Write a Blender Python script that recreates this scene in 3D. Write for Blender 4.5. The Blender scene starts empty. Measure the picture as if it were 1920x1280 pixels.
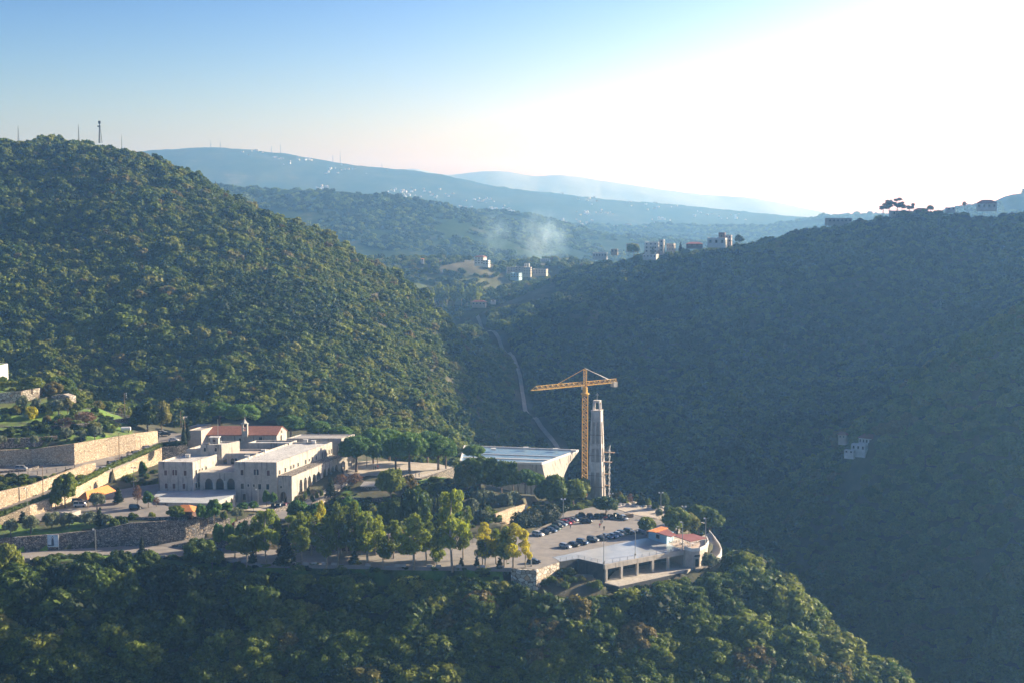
import bpy, bmesh, math, random
import numpy as np
from mathutils import Vector, Matrix
from mathutils.geometry import tessellate_polygon
R = math.radians
sc = bpy.context.scene
col = sc.collection
# ---------------------------------------------------------------- camera
F = 2667.0; TH = R(5.57); CZ = 100.0
cam = bpy.data.cameras.new('camera'); cam.lens = 50; cam.sensor_width = 36
cam.clip_start = 1; cam.clip_end = 30000
camo = bpy.data.objects.new('camera', cam); col.objects.link(camo)
camo.location = (0, 0, CZ); camo.rotation_euler = (R(90) - TH, 0, 0)
sc.camera = camo
# ---------------------------------------------------------------- light
SUN_AZ, SUN_EL = R(66), R(21)
w = bpy.data.worlds.new("World"); sc.world = w; w.use_nodes = True
nt = w.node_tree; bg = nt.nodes['Background']
sky = nt.nodes.new('ShaderNodeTexSky'); sky.sky_type = 'NISHITA'; sky.sun_disc = False
sky.sun_elevation = SUN_EL; sky.sun_rotation = SUN_AZ
sky.air_density = 0.8; sky.dust_density = 1.5; sky.ozone_density = 1.9; sky.altitude = 300
tn = nt.nodes.new('ShaderNodeMix'); tn.data_type = 'RGBA'; tn.blend_type = 'MULTIPLY'; tn.inputs[0].default_value = 1; tn.inputs[7].default_value = (.365, .314, .311, 1)
gm = nt.nodes.new('ShaderNodeVectorMath'); gm.operation = 'POWER'; gm.inputs[1].default_value = (3.0, 2.55, 2.2)
nt.links.new(sky.outputs[0], tn.inputs[6]); nt.links.new(tn.outputs[2], gm.inputs[0]); mn = nt.nodes.new('ShaderNodeVectorMath'); mn.operation = 'MINIMUM'; mn.inputs[1].default_value = (8, 8, 8)   # the aureole round the sun stops where the photograph burns out
nt.links.new(gm.outputs[0], mn.inputs[0]); nt.links.new(mn.outputs[0], bg.inputs[0]); bg.inputs[1].default_value = 0.15
sl = bpy.data.lights.new('sun', 'SUN'); sl.energy = 5.0; sl.angle = R(0.5); sl.color = (1.0, .88, .70)
so = bpy.data.objects.new('sun', sl); col.objects.link(so)
sdir = Vector((math.sin(SUN_AZ)*math.cos(SUN_EL), math.cos(SUN_AZ)*math.cos(SUN_EL), math.sin(SUN_EL)))
so.rotation_euler = sdir.to_track_quat('Z', 'Y').to_euler(); so.location = (400, 300, 400)
sc.view_settings.view_transform = 'Standard'; sc.view_settings.look = 'None'
sc.view_settings.gamma = 1; sc.view_settings.exposure = 1.35
try:
    sc.cycles.volume_step_rate = 4; sc.cycles.volume_bounces = 1; sc.cycles.max_bounces = 6
    sc.cycles.volume_max_steps = 128
except Exception: pass
HAZE = dict(density=2.2e-4, col=(.24, .52, .93), g=.5)
# ---------------------------------------------------------------- pixel -> world
fw = Vector((0, math.cos(TH), -math.sin(TH))); up = Vector((0, math.sin(TH), math.cos(TH)))
def ray(px, py): return fw + Vector((1, 0, 0))*((px-960)/F) - up*((py-640)/F)
def G(px, py, z):
    d = ray(px, py); t = (z-CZ)/d.z
    return Vector((d.x*t, d.y*t, z))
def GY(px, py, Y):
    d = ray(px, py); t = Y/d.y
    return Vector((d.x*t, Y, CZ+d.z*t))
def scale_at(p):           # metres per photo pixel at a world point
    return (Vector(p)-Vector((0, 0, CZ))).dot(fw)/F
# ---------------------------------------------------------------- object helpers
def tag(o, label=None, cat=None, group=None, kind=None):
    if label: o['label'] = label
    if cat: o['category'] = cat
    if group: o['group'] = group
    if kind: o['kind'] = kind
    return o
def empty(name, loc=(0, 0, 0), rz=0, label=None, cat=None, group=None):
    o = bpy.data.objects.new(name, None); col.objects.link(o)
    o.location = loc; o.rotation_euler = (0, 0, rz); o.empty_display_size = .5
    return tag(o, label, cat, group)
def link(name, me, parent=None, mats=()):
    o = bpy.data.objects.new(name, me); col.objects.link(o)
    for m in mats:
        if m.name not in me.materials: me.materials.append(m)
    if parent: o.parent = parent
    return o
def copy_tree(o, parent=None):
    c = o.copy(); col.objects.link(c)
    if parent: c.parent = parent
    for ch in list(o.children): copy_tree(ch, c)
    return c
class MB:
    """collects verts and faces, then links ONE mesh"""
    def __init__(s): s.v = []; s.f = []; s.mi = []; s.cur = 0
    def add(s, vs, fs):
        b = len(s.v); s.v += [tuple(v) for v in vs]
        for f in fs: s.f.append([b+i for i in f]); s.mi.append(s.cur)
    def box(s, c, d, rz=0):
        x, y, z = [q/2 for q in d]; ca, sa = math.cos(rz), math.sin(rz)
        vs = []
        for dz in (-z, z):
            for dx, dy in ((-x, -y), (x, -y), (x, y), (-x, y)):
                vs.append((c[0]+dx*ca-dy*sa, c[1]+dx*sa+dy*ca, c[2]+dz))
        s.add(vs, [(3, 2, 1, 0), (4, 5, 6, 7), (0, 1, 5, 4), (1, 2, 6, 5), (2, 3, 7, 6), (3, 0, 4, 7)])
    def hexa(s, bot, top):
        n = len(bot); s.add(list(bot)+list(top), [tuple(range(n))[::-1], tuple(range(n, 2*n))] +
              [(i, (i+1) % n, n+(i+1) % n, n+i) for i in range(n)])
    def prism(s, foot, z0, z1):
        """foot: list of (x,y); z0/z1 number or list"""
        n = len(foot)
        Z0 = z0 if hasattr(z0, '__len__') else [z0]*n
        Z1 = z1 if hasattr(z1, '__len__') else [z1]*n
        tri = tessellate_polygon([[Vector((p[0], p[1], 0)) for p in foot]])
        A = sum(foot[i][0]*foot[(i+1) % n][1]-foot[(i+1) % n][0]*foot[i][1] for i in range(n))
        vs = [(p[0], p[1], a) for p, a in zip(foot, Z0)]+[(p[0], p[1], a) for p, a in zip(foot, Z1)]
        fs = []
        for t in tri:
            a, b, c = t
            cr = (foot[b][0]-foot[a][0])*(foot[c][1]-foot[a][1])-(foot[b][1]-foot[a][1])*(foot[c][0]-foot[a][0])
            if cr < 0: a, b, c = a, c, b
            fs.append((n+a, n+b, n+c)); fs.append((c, b, a))
        for i in range(n):
            j = (i+1) % n
            fs.append((i, j, n+j, n+i) if A > 0 else (j, i, n+i, n+j))
        s.add(vs, fs)
    def tube(s, a, b, r0, r1=None, n=6, cap=True):
        a = Vector(a); b = Vector(b); r1 = r0 if r1 is None else r1
        d = (b-a); L = d.length
        if L < 1e-6: return
        q = d.to_track_quat('Z', 'Y')
        A = [a+q @ Vector((r0*math.cos(2*math.pi*k/n), r0*math.sin(2*math.pi*k/n), 0)) for k in range(n)]
        B = [b+q @ Vector((r1*math.cos(2*math.pi*k/n), r1*math.sin(2*math.pi*k/n), 0)) for k in range(n)]
        fs = [(i, (i+1) % n, n+(i+1) % n, n+i) for i in range(n)]
        if cap: fs += [tuple(range(n))[::-1], tuple(range(n, 2*n))]
        s.add(A+B, fs)
    def bar(s, a, b, w):
        s.tube(a, b, w*.7, n=4)
    def mesh(s, name, smooth=False):
        me = bpy.data.meshes.new(name); me.from_pydata(s.v, [], s.f)
        if max(s.mi, default=0) > 0: me.polygons.foreach_set('material_index', s.mi)
        if smooth: me.polygons.foreach_set('use_smooth', [True]*len(me.polygons))
        me.update(); return me
    def build(s, name, mats, parent=None, smooth=False):
        me = s.mesh(name, smooth)
        if not isinstance(mats, (list, tuple)): mats = [mats]
        for m in mats: me.materials.append(m)
        o = bpy.data.objects.new(name, me); col.objects.link(o)
        if parent: o.parent = parent
        return o
# ---------------------------------------------------------------- materials
def new_mat(name):
    m = bpy.data.materials.new(name); m.use_nodes = True
    n = m.node_tree; return m, n, n.nodes['Principled BSDF']
def noise_col(n, stops, scale, detail=4, coord='Object', rough=.6, w=None):
    tc = n.nodes.new('ShaderNodeTexCoord'); nz = n.nodes.new('ShaderNodeTexNoise')
    nz.inputs['Scale'].default_value = scale; nz.inputs['Detail'].default_value = detail
    nz.inputs['Roughness'].default_value = rough
    n.links.new(tc.outputs[coord], nz.inputs['Vector'])
    r = n.nodes.new('ShaderNodeValToRGB'); e = r.color_ramp.elements
    while len(e) < len(stops): e.new(.5)
    for k, (p, c) in enumerate(stops): e[k].position = p; e[k].color = (*c, 1)
    n.links.new(nz.outputs['Fac'], r.inputs[0]); return r.outputs[0], nz, tc
def mixc(n, a, b, f, mode='MIX'):
    m = n.nodes.new('ShaderNodeMix'); m.data_type = 'RGBA'; m.blend_type = mode
    for k, v in ((0, f), (6, a), (7, b)):
        if hasattr(v, 'links'): n.links.new(v, m.inputs[k])
        else: m.inputs[k].default_value = v if k == 0 else (*v, 1)
    return m.outputs[2]
def M_noise(name, c1, c2, scale=1, rough=.85, bump=0, bscale=None, detail=5, metallic=0, spread=.18, streak=None):
    m, n, b = new_mat(name)
    c, nz, tc = noise_col(n, [(.5-spread, c1), (.5+spread, c2)], scale, detail)
    if streak:       # vertical weather staining with its own shape
        mp = n.nodes.new('ShaderNodeMapping'); mp.inputs['Scale'].default_value = (1.2, 1.2, .12)
        n.links.new(tc.outputs['Object'], mp.inputs[0])
        z2 = n.nodes.new('ShaderNodeTexNoise'); z2.inputs['Scale'].default_value = 1.0; z2.inputs['Detail'].default_value = 4
        n.links.new(mp.outputs[0], z2.inputs['Vector'])
        rr = n.nodes.new('ShaderNodeMapRange'); rr.inputs[1].default_value = .54; rr.inputs[2].default_value = .72
        n.links.new(z2.outputs['Fac'], rr.inputs[0])
        c = mixc(n, c, streak, rr.outputs[0])
    n.links.new(c, b.inputs['Base Color']); b.inputs['Roughness'].default_value = rough
    b.inputs['Metallic'].default_value = metallic
    if bump:
        bm = n.nodes.new('ShaderNodeBump'); bm.inputs['Strength'].default_value = bump; bm.inputs['Distance'].default_value = .1
        z3 = n.nodes.new('ShaderNodeTexNoise'); z3.inputs['Scale'].default_value = bscale or scale*4; z3.inputs['Detail'].default_value = 4
        n.links.new(tc.outputs['Object'], z3.inputs['Vector'])
        n.links.new(z3.outputs['Fac'], bm.inputs['Height']); n.links.new(bm.outputs[0], b.inputs['Normal'])
    return m
def M_stone(name, stops, size=.8, mortar=(.05, .045, .04), joint=.09, bump=.6, squash=1.5):
    """irregular masonry: voronoi stones, each its own tone"""
    m, n, b = new_mat(name)
    tc = n.nodes.new('ShaderNodeTexCoord'); mp = n.nodes.new('ShaderNodeMapping')
    mp.inputs['Scale'].default_value = (1/size, 1/size, squash/size)
    n.links.new(tc.outputs['Object'], mp.inputs[0])
    v = n.nodes.new('ShaderNodeTexVoronoi'); v.inputs['Scale'].default_value = 1
    v2 = n.nodes.new('ShaderNodeTexVoronoi'); v2.feature = 'DISTANCE_TO_EDGE'; v2.inputs['Scale'].default_value = 1
    n.links.new(mp.outputs[0], v.inputs['Vector']); n.links.new(mp.outputs[0], v2.inputs['Vector'])
    sp = n.nodes.new('ShaderNodeSeparateColor'); n.links.new(v.outputs['Color'], sp.inputs[0])
    r = n.nodes.new('ShaderNodeValToRGB'); e = r.color_ramp.elements
    while len(e) < len(stops): e.new(.5)
    for k, (p, c) in enumerate(stops): e[k].position = p; e[k].color = (*c, 1)
    n.links.new(sp.outputs[0], r.inputs[0])
    mr = n.nodes.new('ShaderNodeMapRange'); mr.inputs[1].default_value = joint*.3; mr.inputs[2].default_value = joint
    n.links.new(v2.outputs['Distance'], mr.inputs[0])
    n.links.new(mixc(n, mortar, r.outputs[0], mr.outputs[0]), b.inputs['Base Color'])
    b.inputs['Roughness'].default_value = .9
    bm = n.nodes.new('ShaderNodeBump'); bm.inputs['Strength'].default_value = bump; bm.inputs['Distance'].default_value = .15
    n.links.new(mr.outputs[0], bm.inputs['Height']); n.links.new(bm.outputs[0], b.inputs['Normal'])
    return m
def M_leaf(name, cols, tr=.35, trc=None, rough=.6):
    """foliage: tone per object/instance, mottled through the crown, light passes through the leaves"""
    m, n, b = new_mat(name)
    oi = n.nodes.new('ShaderNodeObjectInfo'); r = n.nodes.new('ShaderNodeValToRGB')
    r.color_ramp.interpolation = 'LINEAR'; e = r.color_ramp.elements
    while len(e) < len(cols): e.new(.5)
    for k, (p, c) in enumerate(cols): e[k].position = p; e[k].color = (*c, 1)
    tt = n.nodes.new('ShaderNodeAttribute'); tt.attribute_name = 'tint'; tt.attribute_type = 'INSTANCER'
    ad = n.nodes.new('ShaderNodeMath'); ad.operation = 'ADD'; ad.use_clamp = True
    n.links.new(oi.outputs['Random'], ad.inputs[0]); n.links.new(tt.outputs['Fac'], ad.inputs[1]); n.links.new(ad.outputs[0], r.inputs[0])
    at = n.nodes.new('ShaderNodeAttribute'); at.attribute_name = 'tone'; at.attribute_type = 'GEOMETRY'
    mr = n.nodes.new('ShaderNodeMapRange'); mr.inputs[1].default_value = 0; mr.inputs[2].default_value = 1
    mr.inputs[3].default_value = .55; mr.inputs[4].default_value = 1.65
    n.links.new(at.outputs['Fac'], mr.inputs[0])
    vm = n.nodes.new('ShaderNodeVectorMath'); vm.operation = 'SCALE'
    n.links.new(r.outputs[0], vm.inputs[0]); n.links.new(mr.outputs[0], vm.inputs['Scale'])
    n.links.new(vm.outputs[0], b.inputs['Base Color']); b.inputs['Roughness'].default_value = rough
    b.inputs['Specular IOR Level'].default_value = .25
    t = n.nodes.new('ShaderNodeBsdfTranslucent')
    if trc:
        n.links.new(mixc(n, vm.outputs[0], trc, 1.0, 'MULTIPLY'), t.inputs[0])
    else: n.links.new(vm.outputs[0], t.inputs[0])
    mx = n.nodes.new('ShaderNodeMixShader'); mx.inputs[0].default_value = tr
    n.links.new(b.outputs[0], mx.inputs[1]); n.links.new(t.outputs[0], mx.inputs[2])
    n.links.new(mx.outputs[0], n.nodes['Material Output'].inputs['Surface'])
    return m
def M_plain(name, c, rough=.5, metallic=0, coat=0, var=.12, scale=3):
    m, n, b = new_mat(name)
    cc, nz, tc = noise_col(n, [(.3, tuple(q*(1-var) for q in c)), (.7, tuple(min(1, q*(1+var)) for q in c))], scale)
    n.links.new(cc, b.inputs['Base Color'])
    b.inputs['Roughness'].default_value = rough; b.inputs['Metallic'].default_value = metallic
    b.inputs['Coat Weight'].default_value = coat
    return m
def M_tile(name, c1, c2, ang=0):
    m, n, b = new_mat(name)
    c, nz, tc = noise_col(n, [(.3, c1), (.7, c2)], .9, 6)
    mp = n.nodes.new('ShaderNodeMapping'); mp.inputs['Rotation'].default_value = (0, 0, ang)
    n.links.new(tc.outputs['Object'], mp.inputs[0])
    wv = n.nodes.new('ShaderNodeTexWave'); wv.inputs['Scale'].default_value = 1.4; wv.inputs['Distortion'].default_value = .3
    n.links.new(mp.outputs[0], wv.inputs['Vector'])
    n.links.new(mixc(n, c, tuple(q*.6 for q in c1), .0), b.inputs['Base Color'])
    bm = n.nodes.new('ShaderNodeBump'); bm.inputs['Strength'].default_value = .5; bm.inputs['Distance'].default_value = .12
    n.links.new(wv.outputs['Fac'], bm.inputs['Height']); n.links.new(bm.outputs[0], b.inputs['Normal'])
    b.inputs['Roughness'].default_value = .8
    return m
MT = {}
MT['ashlar'] = M_noise('pale_ashlar', (.36, .335, .29), (.54, .50, .44), .9, .9, .4, 3, spread=.22, streak=(.10, .095, .085))
MT['ashlar_trim'] = M_noise('stone_trim', (.44, .41, .35), (.58, .54, .47), 1.5, .9, .2)
MT['tower_concrete'] = M_noise('pale_tower_concrete', (.46, .42, .38), (.66, .61, .56), .7, .88, .3, 3, spread=.2, streak=(.24, .21, .18))
MT['white_roof'] = M_noise('whitewashed_roof', (.46, .46, .45), (.66, .65, .62), .35, .8, .15, 2, streak=(.2, .2, .19))
MT['cream_wall'] = M_stone('cream_masonry', [(0, (.42, .33, .22)), (.4, (.58, .47, .33)), (.75, (.66, .56, .42)), (1, (.5, .36, .22))], .75, (.24, .18, .12), .10)
MT['big_stone'] = M_stone('boulder_masonry', [(0, (.36, .30, .22)), (.4, (.58, .53, .44)), (.8, (.70, .65, .56)), (1, (.55, .36, .2))], 1.5, (.15, .11, .07), .09)
MT['grey_wall'] = M_stone('grey_masonry', [(0, (.10, .09, .085)), (.4, (.22, .20, .18)), (.8, (.34, .31, .27)), (1, (.42, .33, .24))], .8, (.035, .032, .03), .12)
MT['rubble'] = M_stone('dry_rubble', [(0, (.13, .11, .10)), (.5, (.28, .25, .22)), (1, (.42, .37, .32))], .6, (.04, .04, .035), .15)
MT['asphalt'] = M_noise('asphalt', (.21, .195, .18), (.31, .285, .26), .25, .8, .1, 8)
MT['concrete'] = M_noise('concrete', (.38, .35, .30), (.52, .48, .42), .5, .85, .15, 4, streak=(.25, .23, .2))
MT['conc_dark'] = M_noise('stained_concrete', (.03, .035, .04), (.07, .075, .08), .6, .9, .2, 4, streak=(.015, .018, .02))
MT['paving'] = M_noise('pale_paving', (.42, .37, .30), (.56, .50, .42), .4, .85, .1, 4)
MT['grass'] = M_noise('short_grass', (.06, .13, .015), (.16, .26, .03), .6, .9, .5, 6)
MT['red_tile'] = M_tile('red_roof_tiles', (.21, .085, .06), (.31, .13, .09), 0)
MT['orange_tile'] = M_tile('orange_roof_tiles', (.60, .20, .05), (.78, .31, .09), .3)
MT['crane'] = M_noise('yellow_steel', (.62, .36, .06), (.75, .47, .10), 1.2, .5, 0)
MT['metal'] = M_plain('galvanised_metal', (.42, .43, .43), .4, .7)
MT['dark'] = M_plain('dark_metal', (.03, .03, .03), .5, .3)
MT['wood'] = M_plain('weathered_wood', (.22, .15, .09), .9, 0, 0, .3, 6)
MT['glass'] = M_plain('window_glass', (.02, .025, .03), .12)
MT['shutter'] = M_plain('brown_shutter', (.10, .045, .03), .6)
MT['bark'] = M_noise('bark', (.10, .075, .055), (.22, .17, .13), 3, .95, .5)
MT['bark_pale'] = M_noise('pale_bark', (.25, .21, .17), (.42, .37, .30), 2, .9, .4)
MT['white'] = M_plain('white_paint', (.78, .77, .74), .5)
MT['render_white'] = M_noise('white_render', (.62, .60, .56), (.76, .74, .70), .6, .85)
MT['render_grey'] = M_noise('grey_render', (.30, .29, .28), (.42, .40, .38), .6, .85)
MT['render_tan'] = M_noise('tan_render', (.45, .38, .31), (.58, .50, .42), .6, .85)
MT['wall_blue'] = M_plain('pale_blue_paint', (.30, .50, .60), .6)
MT['red_paint_roof'] = M_noise('red_sheet_roof', (.26, .09, .07), (.34, .13, .10), .8, .55)
MT['rubber'] = M_plain('rubber', (.02, .02, .02), .8)
MT['blue_roof'] = M_noise('blue_membrane', (.10, .20, .31), (.20, .33, .45), .25, .4, .05, 3, streak=(.4, .4, .4))
# foliage
dk = (.024, .042, .012); md = (.055, .082, .018); ol = (.115, .125, .025); ye = (.17, .15, .03); ru = (.14, .07, .03); gr = (.07, .085, .05)
MT['oak'] = M_leaf('oak_leaves', [(0, (.020, .042, .010)), (.2, (.055, .10, .014)), (.5, (.11, .165, .020)), (.72, (.17, .22, .028)), (.90, (.21, .24, .034)), (.945, (.17, .13, .04)), (.965, (.21, .20, .04)), (1, (.16, .19, .03))], .38)
MT['pine'] = M_leaf('pine_needles', [(0, (.08, .17, .025)), (1, (.13, .24, .035))], .38)
MT['euc'] = M_leaf('eucalyptus_leaves', [(0, (.12, .17, .03)), (.5, (.17, .24, .04)), (1, (.24, .31, .045))], .5, (1.5, 1.3, .5))
MT['euc_yellow'] = M_leaf('yellow_eucalyptus_leaves', [(0, (.42, .42, .04)), (1, (.52, .48, .04))], .5, (1.3, 1.2, .5))
MT['cypress'] = M_leaf('cypress_leaves', [(0, (.015, .03, .015)), (1, (.025, .045, .02))], .15)
MT['olive'] = M_leaf('olive_leaves', [(0, (.11, .14, .08)), (1, (.18, .21, .12))], .3)
MT['bright'] = M_leaf('bright_leaves', [(0, (.07, .16, .02)), (1, (.12, .24, .03))], .4)
MT['brown'] = M_leaf('dry_leaves', [(0, (.14, .08, .05)), (1, (.20, .12, .07))], .3)
# ---------------------------------------------------------------- terrain
CT = []                      # control points (x, y, z)
def cY(px, py, Y, dz=0): p = GY(px, py, Y); CT.append((p.x, p.y, p.z+dz)); return p
def cz(px, py, z): p = G(px, py, z); CT.append(tuple(p))
def cw(x, y, z): CT.append((x, y, z))
# left hill
for px, rows in {
    -150: [(780, 650), (650, 730), (500, 830), (380, 910), (262, 1000)],
    100: [(765, 640), (650, 720), (550, 790), (450, 860), (350, 930), (254, 1010)],
    250: [(780, 640), (650, 715), (500, 820), (380, 900), (283, 980)],
    400: [(760, 630), (650, 710), (550, 780), (450, 860), (352, 960)],
    520: [(780, 610), (650, 700), (520, 800), (402, 950)],
    620: [(790, 610), (700, 680), (600, 760), (500, 860), (440, 940)],
    720: [(800, 620), (700, 700), (600, 800), (503, 940)],
    800: [(815, 625), (750, 680), (650, 780), (553, 930)],
    845: [(825, 630), (750, 690), (680, 780), (605, 900)],
}.items():
    last = None
    for py, Y in rows: last = cY(px, py, Y, -5)
    cw(last.x*1.16+8, last.y+150, last.z-42); cw(last.x*1.35, last.y+380, last.z-90)
cY(878, 700, 820, -5); cY(872, 770, 730, -5); cY(886, 835, 650, -5)
for x, y, z in ((-1, 700, -50), (4, 750, -52), (-6, 655, -46), (6, 800, -46), (-4, 850, -34), (-10, 900, -24), (-16, 960, -14), (-22, 1050, -8)): cw(x, y, z)
# valley floor and its track
VAL = [(893, 588, 1250), (905, 615, 1180), (950, 665, 1060), (975, 715, 970), (985, 760, 910), (1020, 800, 850), (1050, 840, 800)]
for px, py, Y in VAL: cY(px, py, Y, -1)
for x, y, z in ((60, 700, -66), (95, 640, -90), (120, 580, -108), (130, 500, -122), (150, 430, -140), (190, 360, -160), (10, 560, -45), (-10, 620, -28), (40, 600, -70)): cw(x, y, z)
# right hill
RH = 1.18
for px, py, Y in [(940, 568, 1300), (1000, 533, 1250), (1090, 497, 1150), (1160, 485, 1120), (1280, 470, 1100), (1400, 455, 1080), (1500, 435, 1060), (1600, 415, 1050), (1700, 403, 1040), (1800, 396, 1030), (1920, 393, 1020), (2100, 380, 1010)]:
    Y *= RH if px > 1150 else 1+(RH-1)*(px-940)/210; p = cY(px, py, Y, -4)
    cw(p.x*1.12, p.y+140, p.z-32); cw(p.x*1.2, p.y+350, p.z-50)
for px, py, Y in [(1000, 650, 1020), (1080, 560, 1080), (1100, 750, 870), (1200, 600, 980), (1200, 700, 880), (1200, 800, 790), (1400, 550, 960), (1400, 650, 880), (1400, 750, 800), (1400, 830, 755),
                  (1600, 500, 950), (1600, 600, 890), (1600, 700, 840), (1800, 480, 960), (1800, 570, 880), (1950, 480, 950), (1300, 880, 730), (1200, 900, 730), (1290, 940, 715), (1500, 780, 800)]:
    cY(px, py, Y*(1.15 if Y > 835 and px > 1150 else 1.06 if px > 1150 else 1), -5)
# nearer right spur
for px, py, Y in [(2080, 475, 600), (1920, 572, 612), (1800, 640, 630), (1700, 703, 652), (1620, 778, 675), (1530, 842, 697), (1440, 900, 716)]:
    p = cY(px, py, Y, -5); cw(p.x+20, p.y+45, p.z-26); cw(p.x+48, p.y+100, p.z-30)
for px, py, Y in [(1900, 700, 585), (1900, 900, 552), (1900, 1100, 524), (1900, 1270, 500), (1700, 800, 626), (1700, 950, 600), (1700, 1100, 562), (1700, 1250, 528),
                  (1500, 950, 672), (1500, 1050, 625), (1520, 1150, 590), (1400, 1000, 660), (1360, 940, 690), (2100, 900, 545), (2100, 1200, 490)]:
    cY(px, py, Y, -5)
for x, y, z in ((600, 760, 215), (560, 1080, 228), (590, 1180, 262), (620, 1300, 290), (650, 1450, 270), (650, 950, 262), (480, 640, 110), (600, 600, 150), (380, 520, 5), (300, 420, -70), (900, 1000, 250), (900, 1400, 300), (450, 1250, 75), (260, 400, -110), (250, 300, -150)): cw(x, y, z)  # unseen heights right of frame, raised to throw shade over hill and valley
# foreground slope
for x in (-260, -200, -150, -100, -50, 0, 30):
    cw(x, 404, -18); cw(x, 392, -28); cw(x, 372, -45); cw(x, 340, -70); cw(x, 290, -100)
for x in (-200, -100, 0, 100, 200): cw(x, 200, -140); cw(x, 120, -150)
for px, py, Y, dz in [(1374, 1004, 442, -10), (1412, 1038, 434, -9), (1460, 1076, 426, -8), (1522, 1130, 418, -8), (1585, 1183, 411, -8), (1650, 1236, 405, -8), (1720, 1298, 398, -8), (1810, 1375, 389, -8)]:
    p = cY(px, py, Y, dz); cw(p.x+14, p.y+50, p.z-42); cw(p.x-2, p.y-30, p.z-20); cw(p.x-4, p.y-60, p.z-42)
cw(60, 405, -20); cw(45, 415, -17)
# behind the hall and plateau rim
for x, y, z in ((60, 530, -50), (75, 480, -50), (85, 455, -30), (35, 540, -22), (-60, 585, -6), (-100, 590, 0), (-140, 600, 2), (-30, 560, -12)): cw(x, y, z)
# plateau
for px, py, z in [(480, 950, -4), (560, 955, -4), (350, 960, -3), (200, 960, -1), (100, 975, -2), (0, 985, -4), (-80, 1000, -4), (640, 930, -2), (720, 935, -3),
                  (700, 900, 0), (760, 880, 0), (620, 860, 0), (500, 850, 1), (380, 840, 3), (330, 850, 3), (300, 790, 8), (400, 790, 6), (560, 815, 2),
                  (880, 950, -4), (900, 900, -2), (960, 940, -5), (1040, 935, -7), (1090, 935, -8), (1000, 925, -6), (1180, 945, -8.5), (1240, 965, -9), (1290, 1000, -10), (1330, 985, -12),
                  (640, 1000, -6), (760, 1000, -6), (860, 985, -6), (560, 985, -5),
                  (0, 1010, -4), (150, 993, -2.5), (300, 972, -1.2), (0, 1005, -4)]: cz(px, py, z)
for px, py, z in [(0, 841, 12.6), (150, 829, 12.6), (240, 812, 12), (0, 820, 14.6), (150, 806, 14.6), (0, 797, 16.6), (130, 785, 16.8), (220, 780, 15), (0, 772, 19), (90, 764, 20), (130, 745, 22), (60, 722, 26), (0, 715, 27), (175, 770, 18), (-80, 700, 30), (250, 790, 11), (-80, 842, 13)]: cz(px, py, z)
for px, py, z in [(60, 895, 4), (120, 880, 4.5), (0, 915, 2.5), (110, 905, 2.5), (180, 890, 4)]: cz(px, py, z)
for x, y, z in ((-300, 470, 20), (-280, 400, -10), (-420, 700, 80), (-600, 1000, 150), (-350, 560, 45), (-900, 1300, 150), (-180, 600, 6), (-230, 610, 10)): cw(x, y, z)
# village shelf beyond the pass
for px, py, Y in [(720, 486, 1620), (850, 486, 1600), (1000, 487, 1600), (1090, 488, 1600), (760, 520, 1480), (900, 515, 1480), (1000, 520, 1450), (800, 555, 1380), (880, 555, 1360), (850, 575, 1290), (930, 545, 1400), (640, 500, 1550)]:
    cY(px, py, Y, -1)
for x, y, z in ((-300, 1750, 0), (0, 1750, 5), (200, 1750, 0), (600, 1750, 20), (-700, 1750, 0), (0, 1950, -60), (600, 1950, -40), (-600, 1950, -60), (1100, 1900, 50)): cw(x, y, z)
CT = np.array(CT); 
_c = 12.0
def _phi(d2): return np.sqrt(d2+_c*_c)
def _fit():
    P = CT[:, :2]; N = len(P)
    d2 = ((P[:, None]-P[None])**2).sum(-1)
    A = np.zeros((N+3, N+3)); A[:N, :N] = -_phi(d2)+4.0*np.eye(N)
    Q = np.c_[np.ones(N), P/1000]; A[:N, N:] = Q; A[N:, :N] = Q.T
    return np.linalg.solve(A, np.r_[CT[:, 2], 0, 0, 0])
_W = _fit()
def rbf(X, Y):
    s = X.shape; X = X.ravel(); Y = Y.ravel(); out = np.zeros(len(X)); N = len(CT)
    for k in range(0, len(X), 20000):
        x = X[k:k+20000]; y = Y[k:k+20000]
        d2 = (x[:, None]-CT[None, :, 0])**2+(y[:, None]-CT[None, :, 1])**2
        out[k:k+20000] = -_phi(d2) @ _W[:N]+_W[N]+_W[N+1]*x/1000+_W[N+2]*y/1000
    return out.reshape(s)
_rs = np.random.RandomState(5); _perm = _rs.rand(256, 256)
def vnoise(x, y):
    xi = np.floor(x).astype(int); yi = np.floor(y).astype(int); fx = x-xi; fy = y-yi
    fx = fx*fx*(3-2*fx); fy = fy*fy*(3-2*fy)
    g = lambda a, b: _perm[a % 256, b % 256]
    return (g(xi, yi)*(1-fx)+g(xi+1, yi)*fx)*(1-fy)+(g(xi, yi+1)*(1-fx)+g(xi+1, yi+1)*fx)*fy
def fbm(x, y, o=4):
    s = 0; a = 1; t = 0
    for k in range(o): s = s+a*vnoise(x*2**k+17*k, y*2**k+9*k); t += a; a *= .5
    return s/t-.5
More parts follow.
